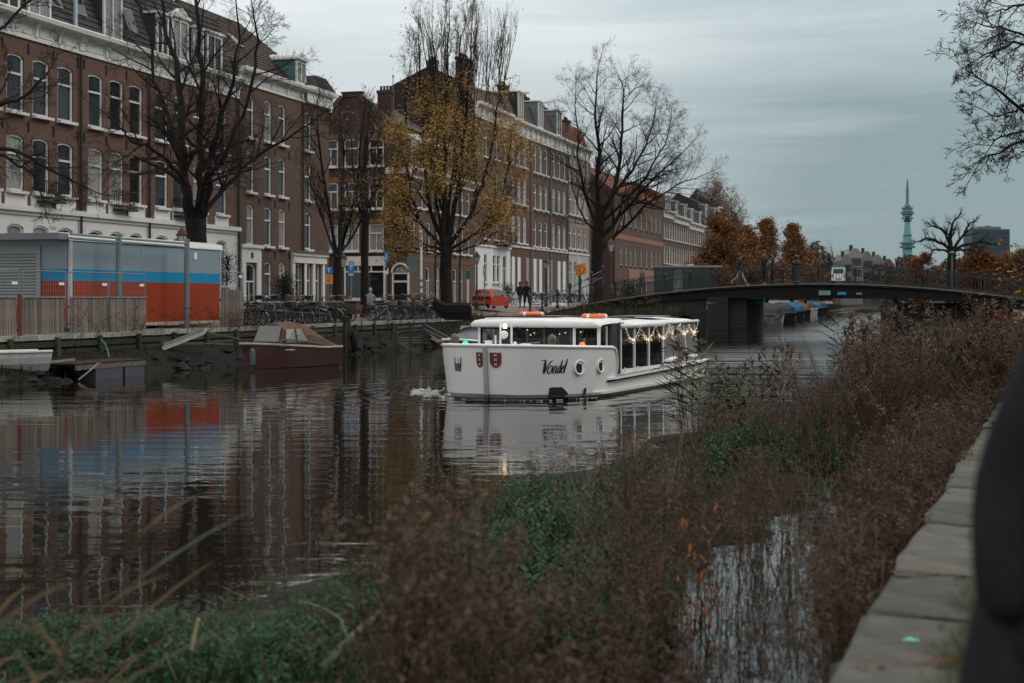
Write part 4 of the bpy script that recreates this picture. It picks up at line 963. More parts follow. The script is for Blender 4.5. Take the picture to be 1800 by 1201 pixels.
# portholes
def on_hull(px, py, side=1, lo=.004, hi=3.5):
    best = None
    for i in range(401):
        y = lo+(hi-lo)*i/400; p = hull_at(y, 1.0, side); w = vb.matrix_basis @ p
        e = abs(CX+F*w.x/w.y-px)
        if best is None or e < best[0]: best = (e, y, w.y)
    return best[1], zat(py, best[2])
vb.matrix_basis = Matrix.Translation(V0) @ Matrix.Rotation(VR, 4, 'Z')
for px, py, r in ((1020,646,.20),(1057,643,.19)):
    y, z = on_hull(px, py); p = hull_at(y, z, 1); t = (hull_at(y+.1,z,1)-hull_at(y-.1,z,1)).normalized(); n = Vector((t.y,-t.x,0))
    o = MB().ring(p+n*.005, r*.92, .035, n, 20, 6).build('porthole', trim_white, vb, smooth=True)
    mb = MB(); u = Vector((0,0,1)); vs = [p+n*.012+(t*math.cos(a)+u*math.sin(a))*r*.92 for a in np.linspace(0,2*math.pi,20,endpoint=False)]; mb.add(vs, [tuple(range(20))]); mb.build('porthole_dark', black_paint, o)  # black disc stands for the dark inside of the porthole
    mb = MB(); vs = []
    for a in np.linspace(-math.pi*.42,math.pi*.42,9): vs += [p+n*.018+(t*math.cos(a)+u*math.sin(a))*r*.9, p+n*.018+(t*(math.cos(a)*.25+.12)+u*math.sin(a)*.9)*r]
    mb.grid([[vs[2*i], vs[2*i+1]] for i in range(9)]); mb.build('porthole_rim', trim_white, o)
# lettering and arms applied on the bow
def decal(polys, px, py, wpx, hm, side, name, mats, lift=.014, cuts=0):
    """polys in unit box (0..1 across, 0..1 up) laid on the hull; across runs from px to px+wpx"""
    hi = 3.5 if side > 0 else 1.75
    ya, z0 = on_hull(px, py, side, hi=hi); yb, _ = on_hull(px+wpx, py, side, hi=hi)
    import bmesh
    mb = MB()
    for pts, faces, mi in polys:
        bm = bmesh.new(); vv = [bm.verts.new((x, v, 0)) for x, v in pts]
        for f in faces:
            try: bm.faces.new([vv[i] for i in f])
            except ValueError: pass
        if cuts:
            for k in range(1, cuts):
                bmesh.ops.bisect_plane(bm, geom=bm.verts[:]+bm.edges[:]+bm.faces[:], plane_co=(k/cuts,0,0), plane_no=(1,0,0))
            for k in (.33,.66): bmesh.ops.bisect_plane(bm, geom=bm.verts[:]+bm.edges[:]+bm.faces[:], plane_co=(0,k,0), plane_no=(0,1,0))
        bm.verts.index_update(); vs = []
        for q in bm.verts:
            x, v = q.co.x, q.co.y
            y = ya+(yb-ya)*x; z = z0+(v-.5)*hm; p = hull_at(y, z, side); t = (hull_at(y+.08,z,side)-hull_at(max(.0,y-.08),z,side)).normalized()
            n = Vector((t.y,-t.x,0))*side; vs.append(p+n*(lift+.004*mi))
        mb.add(vs, [[q.index for q in f.verts] for f in bm.faces], mi); bm.free()
    return mb.build(name, mats, vb)
def ribbon(pts, ws, mi=0, sub=4):
    P = []; Wd = []
    for i in range(len(pts)-1):
        p0, p1, p2, p3 = pts[max(i-1,0)], pts[i], pts[i+1], pts[min(i+2,len(pts)-1)]
        for k in range(sub):
            t = k/sub; q = []
            for c in (0,1):
                q.append(.5*((2*p1[c])+(-p0[c]+p2[c])*t+(2*p0[c]-5*p1[c]+4*p2[c]-p3[c])*t*t+(-p0[c]+3*p1[c]-3*p2[c]+p3[c])*t**3))
            P.append(q); Wd.append(ws[i]+(ws[i+1]-ws[i])*t)
    P.append(list(pts[-1])); Wd.append(ws[-1]); vs = []
    for i, (x, y) in enumerate(P):
        a = P[max(i-1,0)]; b_ = P[min(i+1,len(P)-1)]; dx, dy = b_[0]-a[0], b_[1]-a[1]; l = math.hypot(dx,dy) or 1
        # broad-nibbed brush: thicker on steep strokes
        w = Wd[i]*(.55+.6*abs(dy)/l)/2; vs += [(x-dy/l*w, y+dx/l*w), (x+dy/l*w, y-dx/l*w)]
    n = len(P); return vs, [(2*i,2*i+1,2*i+3,2*i+2) for i in range(n-1)], mi
def script_vondel():
    st = []; T = .215
    st.append(([(-.42,.93),(-.22,.99),(-.02,.95),(.02,.80),(-.1,.74)], [.05,.1,.12,.12,.06]))
    st.append(([(.0,.96),(.1,.6),(.2,.02)], [.12,T*1.15,T*1.2])); st.append(([(.2,.0),(.38,.45),(.62,.86),(.8,.92)], [.14,.12,.13,.06]))
    st.append(([(.76,.56),(.60,.44),(.54,.22),(.62,.03),(.77,.0),(.92,.13),(.96,.36),(.88,.53),(.74,.56)], [.10,T*.58,T*.62,.10,.10,T*.58,T*.62,.10,.10]))
    st.append(([(1.16,.54),(1.17,.48),(1.15,.25),(1.13,.0)], [.12,T*.85,T*.85,T*.85])); st.append(([(1.16,.28),(1.30,.50),(1.45,.51),(1.50,.3),(1.46,.06),(1.54,.02),(1.62,.1)], [.06,.08,.11,T*.8,T*.8,.1,.05]))
    st.append(([(2.04,.48),(1.88,.52),(1.75,.30),(1.77,.08),(1.89,.02),(2.06,.25)], [.09,.1,T*.75,T*.75,.09,.07])); st.append(([(2.12,.98),(2.09,.6),(2.07,.2),(2.10,.03),(2.22,.06)], [.12,T*.85,T*.85,.13,.05]))
    st.append(([(2.28,.2),(2.46,.32),(2.53,.45),(2.43,.53),(2.30,.38),(2.30,.12),(2.44,.01),(2.60,.12)], [.05,.07,.09,.09,T*.75,T*.75,.1,.05]))
    st.append(([(2.80,1.05),(2.76,.7),(2.72,.25),(2.76,.04),(2.88,.08)], [.1,T,T*1.1,.14,.05]))
    out = []
    for pts, ws in st:
        v, f, mi = ribbon(pts, ws); out.append(([((x+.34*y+.42)/3.66, y) for x, y in v], f, 0))
    return out
decal(script_vondel(), 946, 645, 52.5, .345, 1, 'name_lettering', [letter_black])
decal(script_vondel(), 797.5, 639.5, 14.5, .36, -1, 'name_lettering', [letter_black])
red_dark = M('arms_red', (.17,.010,.022), rough=.4, var=.06); letter_white = M('letter_white', (.72,.72,.70), rough=.4, var=.03)
def shield():
    o = [(0,1),(1,1),(1,.42)]+[(.5+.5*math.cos(a), .42+.42*math.sin(a)) for a in np.linspace(0,-math.pi,11)[1:-1]]+[(0,.42)]
    P = [(o, [tuple(range(len(o)))], 0)]
    p = [(.33,.985),(.67,.985),(.67,.04),(.58,.012),(.42,.012),(.33,.04)]; P.append((p, [tuple(range(6))], 1))
    for c in (.82,.52,.22):
        for s in (-1, 1):
            a, h = .12, .085; w = .035; P.append(([(.5-a-w,c-s*h),(.5-a+w,c-s*h),(.5+a+w,c+s*h),(.5+a-w,c+s*h)], [(0,1,2,3)], 2))
    return P
decal(shield(), 860.5, 633, 20.5, .385, 1, 'coat_of_arms', [red_dark, letter_black, letter_white], .02, 8)
decal(shield(), 838.5, 632.5, 11.5, .385, -1, 'coat_of_arms', [red_dark, letter_black, letter_white], .02, 8)
decal([([(0,0),(1,.0),(1,.45),(.62,.98),(.1,1),(0,.95)], [(0,1,2,3,4,5)], 0)], 967, 694, 36, .37, 1, 'anchor_pocket', [letter_black], .025, 8)
decal([([(0,0),(1,0),(1,1),(0,1)], [(0,1,2,3)], 0)], 1030, 689, 4.6, .19, 1, 'exhaust_slot', [letter_black], .03, 3)
# deck fittings
def cowl(x, y):
    z = sheer(y)-.08; mb = MB(); mb.lathe((x,y,z), [(.10,0),(.10,.03),(.075,.05),(.08,.12),(.115,.2),(.125,.27),(.10,.34),(.05,.38),(.01,.39)], 10)
    mb.build('cowl_vent', M('vent_bronze', (.085,.068,.060), rough=.5, var=.25, scale=12), vb, smooth=True)
cowl(-1.35,.95); cowl(1.45,.95)
z = 1.30; mb = MB()
for x in (-.02,.30): mb.tube([(x,.95,z-.02),(x,.95,z+.66)], .028, 6)
mb.tube([(-.16,.95,z),(-.16,.95,z+.34)], .025, 6); mb.bar((-.02,.95,z+.08),(.3,.95,z+.08),.02); mb.build('mast_frame', trim_white, vb)
o = MB().lathe((0,0,0), [(.02,0),(.10,.02),(.11,.08),(.06,.14),(.01,.16)], 10).build('searchlight', trim_white, vb); o.location = (.14,.9,z+.36); o.rotation_euler = (R(90),0,0)
o = MB().lathe((0,0,0), [(.05,0),(.06,.05),(.055,.1),(.02,.13)], 8).build('bow_lamp', emat('bow_lamp', (1.0,.72,.42), 3.2), vb); o.location = (.12,.93,z+.52)
o = MB().lathe((0,0,0), [(.05,0),(.07,.06),(.05,.12),(.06,.16),(.02,.2)], 8).build('anchor_winch', trim_white, vb); o.location = (.42,.9,z-.02)
o = MB().box(-.09,.09,-.08,.08,0,.16).tube([(-.14,0,.1),(.14,0,.1)],.05,8).build('anchor_winch', trim_white, vb); o.location = (.75,.85,z-.02)
MB().box(-.12,.04,-.05,.05,0,.2).build('deck_locker', trim_white, vb).location = (-.3,.9,z)
for x, y, h in ((-.02,.14,.15),(1.05,1.7,.28)): MB().tube([(x,y,1.3),(x,y,1.3+h)], .022, 6).build('flag_socket', trim_white, vb)
for x, y in ((-.95,.75),(1.95,1.75)):
    mb = MB(); z = sheer(y)-.06; mb.bar((x-.12,y,z+.09),(x+.12,y,z+.09),.025); mb.bar((x-.1,y,z),(x-.1,y,z+.09),.025); mb.bar((x+.1,y,z),(x+.1,y,z+.09),.025); mb.build('mooring_cleat', trim_white, vb)
for x, y, c, nm in ((-1.72,2.3,(.0,.55,.22),'green_lamp'),(1.62,2.6,(1.0,.12,.02),'red_lamp')):
    o = MB().lathe((0,0,0), [(.05,0),(.05,.06),(.08,.08),(.085,.16),(.05,.21),(.01,.22)], 8).build('navigation_lamp', emat(nm, c, 1.3 if 'red' in nm else 2.0), vb); o.location = (x,y,1.22)
    MB().box(-.07,.07,.02,.09,0,.2).build('lamp_bracket', black_paint, o)
# string lights along the saloon eaves, hanging from the roof rail
sl = thing('string_lights', 'swags of glowing warm white string lights hung along the boat eaves', 'string lights', V0, VR)
mb = MB(); bulbs = MB(); rs_ = random.Random(3)
for a, b_ in ((4.75,5.95),(6.0,7.3),(7.35,8.6),(8.6,9.55),(9.6,10.6),(10.6,11.5)):
    pts = []
    for i in range(11):
        t = i/10; y = a+(b_-a)*t; z = 1.80-.36*(1-(2*t-1)**2)*(1.0 if b_ < 8.7 else .75); pts.append((2.06, y, z))
    mb.tube(pts, .014 if b_ < 8.7 else .012, 4)
    for i in range(75):
        t = min(1, max(0, rs_.gauss(.5,.25))); y = a+(b_-a)*t; z = 1.80-.36*(1-(2*t-1)**2)*(1.0 if b_ < 8.7 else .75)-abs(rs_.gauss(0,.07))+.02
        c = Vector((2.06+rs_.uniform(-.04,.04), y+rs_.uniform(-.05,.05), z)); r = .010
        bulbs.add([c+Vector(q)*r for q in ((1,0,0),(-1,0,0),(0,1,0),(0,-1,0),(0,0,1),(0,0,-1))], [(0,2,4),(2,1,4),(1,3,4),(3,0,4),(2,0,5),(1,2,5),(3,1,5),(0,3,5)])
mb.build('cable', M('cable_white', (.55,.5,.45), rough=.6, var=.1), sl); bulbs.build('bulbs', emat('fairy_bulb', (1.0,.72,.52), 1.5), sl, kind='stuff')
# lifebuoys on the roof
lb = None
buoy_o = M('buoy_orange', (.75,.16,.04), rough=.5, var=.08)
for i, (x, y, z, lab) in enumerate(((-.75,4.6,2.15,'orange lifebuoy lying on the boat roof above the windscreen'),(1.15,4.7,2.10,'orange lifebuoy lying on the boat roof by the dark door'))):
    w = vb.matrix_basis @ Vector((x,y,z)); t = thing('lifebuoy', lab, 'lifebuoy', w, VR, 'lifebuoys on the boat roof')
    MB().ring((0,0,0), .31, .07, (0,0,1), 24, 8).build('ring', buoy_o, t, smooth=True)
    for a in range(4):
        an = a*math.pi/2+.5; MB().ring((0,0,0), .31, .0735, (0,0,1), 3, 8, 0, an, an+.25).build('band', letter_white, t)
# bow wave: thin curling foam and broken patches
foam_m = M('foam', (.20,.20,.195), (.52,.52,.51), rough=.5, scale=14)
mb = MB(); rs_ = random.Random(4); rows = []
yy = [(y, -1) for y in (2.6,1.9,1.3,.8,.42,.18,.05)]+[(y, 1) for y in (0,.05,.18,.42,.8,1.3,1.9,2.4)]
for i, (y, sd) in enumerate(yy):
    p = hull_at(y, .1, sd); n = Vector((p.x, (p.y-3)*.7, 0)).normalized(); hgt = (.04-.012*y)*rs_.uniform(.7,1.2)+.012
    rows.append([p+n*-.02+Vector((0,0,hgt)), p+n*.05+Vector((0,0,hgt)), p+n*.12+Vector((0,0,.015)), p+n*.25+Vector((0,0,-.02))])
mb.grid(rows); mb.xf(vb.matrix_basis); mb.build('bow_wave', water_mat, smooth=True, kind='stuff')
mb = MB()
def blob(c, rx, ry, h=.02):
    n = 9; vs = [(c[0], c[1], h+.03)]
    for i in range(n):
        a = 2*math.pi*i/n; k = rs_.uniform(.5,1.15); vs.append((c[0]+rx*k*math.cos(a), c[1]+ry*k*math.sin(a), .006))
    mb.add(vs, [(0,1+i,1+(i+1) % n) for i in range(n)])
for i in range(230):
    t = rs_.random()**1.3; px = 796-74*t; py = 694-4*t+rs_.gauss(-1,3.2); d = H*F/(py-HY); p = W(px,py,d); blob((p.x,p.y), rs_.uniform(.02,.09), rs_.uniform(.02,.06), rs_.uniform(.0,.025)*(1-t))
for y in sorted(rs_.uniform(.02,2.3) for _ in range(26)):
    p = vb.matrix_basis @ (hull_at(y,.05,1)+Vector((.10+.05*y,-.2+.02*y,0))); blob((p.x,p.y), rs_.uniform(.01,.06), rs_.uniform(.01,.03), .0)
    p = vb.matrix_basis @ (hull_at(y,.05,-1)+Vector((-.15,-.15,0))); blob((p.x,p.y), rs_.uniform(.04,.12), rs_.uniform(.03,.08), .05)
mb.build('foam', foam_m, kind='stuff')

# ------------------------------------------------------------------ moored boats
def hull_rows(L, B, fb, fs, n=14, full=.55):
    """stations from bow (y=0) to stern (y=L)"""
    rows = []
    for i in range(n+1):
        t = i/n; w = B/2*min(1, (math.sin(min(1, t/full)*math.pi/2))**.75)*(1-.12*max(0, t-.6)/.4); z = fb+(fs-fb)*min(1, t*1.3)
        y = L*t; k = .45*L*.12*(1-t)
        rows.append([(-w,y-k*(1 if t == 0 else 0),z),(-w*.93,y,z*.55),(-w*.78,y+.0,.02),(-w*.45,y,-.22),(0,y,-.3),(w*.45,y,-.22),(w*.78,y,.02),(w*.93,y,z*.55),(w,y-k*(1 if t == 0 else 0),z)])
    return rows
def boat(name, label, bow, stern, B, fb, fs, hull_m, gun_m, group=None, cover=None, cov_h=.45, cov=(.12,1.0)):
    bow, stern = Vector((*bow,0)), Vector((*stern,0)); L = (stern-bow).length; a = (stern-bow).normalized(); rot = math.atan2(-a.x, a.y)
    t = thing(name, label, 'boat', bow, rot, group); rows = hull_rows(L, B, fb, fs)
    mb = MB(); mb.grid(rows); r = rows[-1]; mb.add(r, [tuple(range(9))]); o = mb.build('hull', hull_m, t); fixn(o)
    mb = MB(); mb.tube([Vector(r[0]) for r in reversed(rows)]+[Vector(r[-1]) for r in rows[1:]], .045, 6); mb.build('gunwale', gun_m, t)
    mb = MB(); mb.grid([[Vector(r[0])*1+Vector((.02,0,-.08)), Vector(r[-1])+Vector((-.02,0,-.08))] for r in rows]); mb.build('deck', gun_m, t)
    if cover:
        mb = MB(); rr = []
        for i, r in enumerate(rows):
            tt = i/(len(rows)-1)
            if tt < cov[0] or tt > cov[1]: continue
            s = (tt-cov[0])/(cov[1]-cov[0]); h = cov_h*math.sin(math.pi*min(1, .12+s*.8))**.7
            w = r[-1][0]; z = r[0][2]; y = r[0][1]
            rr.append([(-w-.03,y,z-.06),(-w-.01,y,z+.02),(-w*.6,y,z+h*.62+.03*math.sin(i*2)),(0,y,z+h),(w*.6,y,z+h*.62+.03*math.sin(i*1.7)),(w+.01,y,z+.02),(w+.03,y,z-.06)])
        mb.grid(rr); mb.add(rr[0], [tuple(range(7))]); mb.add(rr[-1], [tuple(range(7))]); mb.build('cover', cover, t)
    return t, rows, L
hull_red = M('hull_dark_red', (.055,.020,.018), rough=.4, var=.2, dirt=((.09,.05,.045), 3, .6)); gun_w = M('gunwale_grey', (.30,.28,.25), rough=.6, var=.2)
canvas = M('brown_canvas', (.085,.048,.036), (.13,.078,.058), rough=.9, scale=2.2)
t, rows, L = boat('motor_boat', 'dark red motor boat with brown canvas top moored by the site cabin', (-10.05,52.2), (-6.75,57.4), 2.1, .95, .72, hull_red, gun_w)
t.location = (-9.85,52.3,0); t.scale = (.88,.76,1)
# cabin top: brown hoops, grey plastic panes, canvas falling to the stern
def hoop(y, w, z0, h, n=8): return [(w*math.cos(a), y, z0+h*math.sin(a)**.8) for a in np.linspace(math.pi, 0, n+1)]
mb = MB(); z0 = .80
mb.grid([hoop(1.55,.85,z0,.12), hoop(2.0,.9,z0,.88), hoop(3.3,.93,z0,.93)]); mb.build('cabin_top', canvas, t)
mb = MB(); mb.grid([hoop(3.3,.95,z0-.02,.96), hoop(4.0,.95,z0-.03,.86), hoop(4.7,.93,z0-.04,.58), hoop(5.3,.9,z0-.05,.32), hoop(6.0,.85,z0-.08,.1)]); mb.build('canvas_cover', canvas, t)
pl = M('grey_plastic', (.15,.147,.14), rough=.3, var=.12, scale=1.5)
def cab_q(ya, yb, ya2, yb2, za, zb): 
    mb = MB(); mb.quad((.93,ya,za),(.955,yb,za),(.80,yb2,zb),(.76,ya2,zb)); return mb
cab_q(1.8,2.5,2.06,2.56,z0+.16,z0+.66).build('side_window', pl, t); cab_q(2.72,3.45,2.76,3.1,z0+.14,z0+.66).build('side_window', pl, t)
mb = MB(); mb.quad((-.7,1.58,z0+.16),(.72,1.58,z0+.16),(.62,1.93,z0+.74),(-.6,1.93,z0+.74)); mb.xf(Matrix.Translation((0,-.06,.03))); mb.build('windscreen', pl, t)
MB().tube([(.80,1.2,1.0),(.98,1.8,1.08),(1.0,3.0,1.0),(.98,4.6,.84)], .022, 5).build('hand_rail', iron_grey, t)
for y in (1.8,3.0): MB().bar((.98,y,.85),(.98,y,1.05),.02).build('rail_post', iron_grey, t)
MB().quad((1.05,1.6,.72),(1.06,2.3,.71),(1.06,2.3,.66),(1.05,1.6,.67)).build('name_strip', gun_w, t)
MB().lathe((.55,-.1,.12), [(.02,0),(.1,.06),(.12,.2),(.12,.5),(.1,.6),(.02,.66)], 8).build('fender', M('fender_blue', (.07,.10,.115), rough=.6, var=.2), t)
# dark boat with white trimmed windscreen behind the passenger boat
t, rows, L = boat('cabin_boat', 'black boat with white trim and glass windscreen half hidden behind the bow', (-2.45,55.5), (.3,61.5), 2.2, .80, .7, black_paint, trim_white)
mb = MB(); mb.grid([hoop(2.0,.9,.72,.75), hoop(2.9,.92,.72,.95), hoop(4.4,.9,.7,.9), hoop(5.0,.88,.7,.2)]); mb.build('cabin_top', black_paint, t)
MB().quad((-.72,1.9,.95),(.72,1.9,.95),(.6,2.25,1.5),(-.6,2.25,1.5)).build('windscreen', M('pale_screen', (.18,.2,.22), rough=.15, var=.3, scale=2), t)
MB().quad((.95,2.15,.9),(.96,3.1,.9),(.82,3.0,1.45),(.80,2.4,1.45)).build('side_window', MATS['pale_screen'], t)
MB().tube([(-1,1.2,.85),(-.5,.4,.98),(0,.1,1.02),(.5,.4,.98),(1,1.2,.9),(1.1,2.4,.86)], .05, 6).build('bow_rail', trim_white, t)
# white boats and the pontoon at the left edge
old_white = M('old_white', (.50,.49,.46), rough=.6, var=.1, dirt=((.13,.09,.07), 2.5, .62))
w_s = W(79, 628, 44.9); t, rows, L = boat('rowing_boat', 'long white rowing boat with rusty stern at the frame edge', (w_s.x-3.4, 41.5), (w_s.x, 44.9), 1.1, .44, .40, old_white, old_white)
t.location.z = .55
td = thing('upturned_dinghy', 'small white dinghy lying tilted on the bank under the cabin', 'boat', (W(287,615,54).x,54,.62), R(12))
mb = MB(); mb.extr([(0,0),(1.55,.62),(1.62,.78),(1.50,.80),(.02,.22),(-.06,.12)], 'y', 0, .55); mb.build('hull', old_white, td); MB().bar((.0,-.03,.25),(1.55,-.03,.84),.05).build('keel_strip', gun_w, td)
MB().bar((1.5,.1,.72),(2.9,.1,.42),.05).bar((-.1,.1,.34),(2.6,.05,.22),.05).build('oar', iron_grey, td)
d_ = d_at(135,-27.3); pt = thing('pontoon', 'dark floating pontoon on grey plastic drums at the far quay', 'pontoon', (-27.3+S1*d_,d_,0), math.atan2(1,S1))
for i in range(12):
    MB().box(i*.335,i*.335+.315,-.03,1.3,.50,.55).build('plank', wood_dark, pt)
MB().box(0,4.0,-.02,.06,.34,.498).build('beam', wood_grey, pt); MB().box(0,4.0,1.2,1.29,.34,.498).build('beam', wood_grey, pt)
for x0, x1 in ((1.05,2.62),(2.76,3.95)): MB().box(x0,x1,.0,1.2,-.25,.335).build('float_drum', M('drum_grey', (.05,.055,.065), rough=.6, var=.15), pt)
tag(MB().tube([W(138,668,44.6), W(158,652,44.9), W(172,639,45.3), W(178,640,45.6)], .025, 5).build('mooring_rope', M('rope', (.22,.21,.19), rough=.9, var=.2)), 'pale slack mooring rope between pontoon and water', 'rope')
tag(MB().tube([W(177,597,50), W(184,604,49.9), W(189,616,49.7), W(192,629,49.5)], .028, 5).build('blue_hose', M('hose_blue', (.02,.13,.17), rough=.5, var=.1)), 'thin blue hose hanging down the dark quay wall', 'hose')
tag(MB().bar(W(20,645,44), W(146,645.5,46.5), .07).build('wooden_pole', wood_grey), 'grey pole floating level beside the white rowing boat', 'pole')
tag(MB().bar(W(60,640,44.5), W(131,632,46.3), .07).build('wooden_pole', wood_grey), 'grey pole propped up slantwise beside the pontoon', 'pole')
# boats moored beyond the bridge: bows out, covered
G4 = 'covered boats moored beyond the bridge'
cv = {'grey': M('cover_grey', (.06,.065,.07), rough=.8, var=.2), 'blue': M('cover_blue', (.01,.12,.24), rough=.7, var=.2), 'tan': M('cover_tan', (.17,.13,.09), rough=.8, var=.2), 'navy': M('cover_navy', (.03,.035,.05), rough=.7, var=.2)}
hw = M('hull_offwhite', (.42,.42,.41), rough=.4, var=.15)
M('hull_twotone', (.03,.03,.032), (.30,.30,.29), rough=.4, scale=.9)
spec = [(1330,122,1.3,4.2,hw,'grey','small boat with pointed white bow nearest the bridge pier'),(1348,142,2.4,6,black_paint,'grey','black hulled boat under grey cover next to the bridge pier'),
        (1374,138,2.6,6,MATS['hull_twotone'],'grey','wide pale bowed boat under dome shaped grey cover'),(1398,156,2.5,6.5,black_paint,'navy','dark boat under navy cover beside the wide white boat'),
        (1413,178,2.5,6.5,black_paint,'blue','boat under bright blue cover'),(1424,196,2.5,6.5,black_paint,'tan','boat under tan cover between blue and grey ones'),
        (1436,222,2.8,7,hw,'grey','boat under pale cover near the end of the moored row'),(1446,232,2.6,7,black_paint,'blue','boat with blue tarpaulin hanging to the water'),(1456,262,2.8,7.5,black_paint,'navy','farthest dark low boat of the moored row')]
for px, d, B, L, hm, c, lab in spec:
    p = W(px, 525, d); dr = Vector((-.30,.95,0)) if px < 1380 else Vector((-.38,.92,0))
    boat('moored_boat', lab, (p.x,p.y), (p.x+dr.x*L,p.y+dr.y*L), B*1.15, 1.05, .9, hm, trim_white if hm is hw else iron_grey, G4, cv[c], 1.25, (.06,1.0))
t, rows, L = boat('houseboat', 'orange houseboat far away at the end of the canal', (W(1478,525,640).x,640), (W(1506,525,640).x+1,655), 5, 1.0, 1.0, black_paint, iron_grey)
MB().box(-2.2,2.2,2,L-3,.9,3.3).build('cabin', M('orange_cabin', (.62,.20,.06), rough=.6, var=.15), t); MB().box(-2.4,2.4,1.6,L-2.6,3.301,3.5).build('cabin_roof', trim_white, t)
for y in np.arange(4,L-5,3): MB().box(2.203,2.25,y,y+1.4,1.6,2.7).build('window', glass, t)
tag(boat('small_boat', 'small white boat among the weeds by the right bridge end', (W(1636,525,63).x,62), (W(1700,525,63).x,66), 1.8, .75, .7, hw, hw)[0], 'small white boat among the weeds by the right bridge end', 'boat')

p = W(1328, 525, 150); bc = thing('blue_container', 'bright blue ribbed container on a raft just behind the bridge pier', 'container', (p.x, p.y, 0), R(-8)); cbm = M('container_blue', (.0,.16,.30), rough=.5, var=.15)
MB().box(-1.0,1.0,0,2.6,.9,2.75).build('shell', cbm, bc)
rib = MB().box(-.05,.05,-.06,-.002,.95,2.7).mesh('rib', mats=[cbm])
for i in range(9): link('rib', rib, bc, (-.92+.23*i,0,0))
MB().box(-1.3,1.3,-.4,3,.1,.88).build('raft', wood_dark, bc)
# ------------------------------------------------------------------ people
def skin_body(name, verts, edges, radii, mats, zone, parent=None, root=0, extra=None):
    """one continuous figure grown round a skeleton with the Skin modifier; zone(v) gives the material of a face centre"""
    me = bpy.data.meshes.new(name); me.from_pydata([tuple(v) for v in verts], edges, [])
    o = bpy.data.objects.new(name, me); COL.objects.link(o)
    m = o.modifiers.new('skin', 'SKIN'); m.use_smooth_shade = True
    for i, r in enumerate(radii):
        sv = me.skin_vertices[0].data[i]; sv.radius = r if isinstance(r, tuple) else (r, r); sv.use_root = i == root
    s = o.modifiers.new('sub', 'SUBSURF'); s.levels = s.render_levels = 1
    dg = bpy.context.evaluated_depsgraph_get(); ev = o.evaluated_get(dg); nm = bpy.data.meshes.new_from_object(ev)
    bpy.data.objects.remove(o); bpy.data.meshes.remove(me)
    nm.materials.clear()
    for x in mats: nm.materials.append(x)
    for p in nm.polygons: p.material_index = zone(p.center); p.use_smooth = True
    nm.name = name
    return link(name, nm, parent)
skin_m = M('skin', (.36,.22,.17), rough=.55, var=.06)
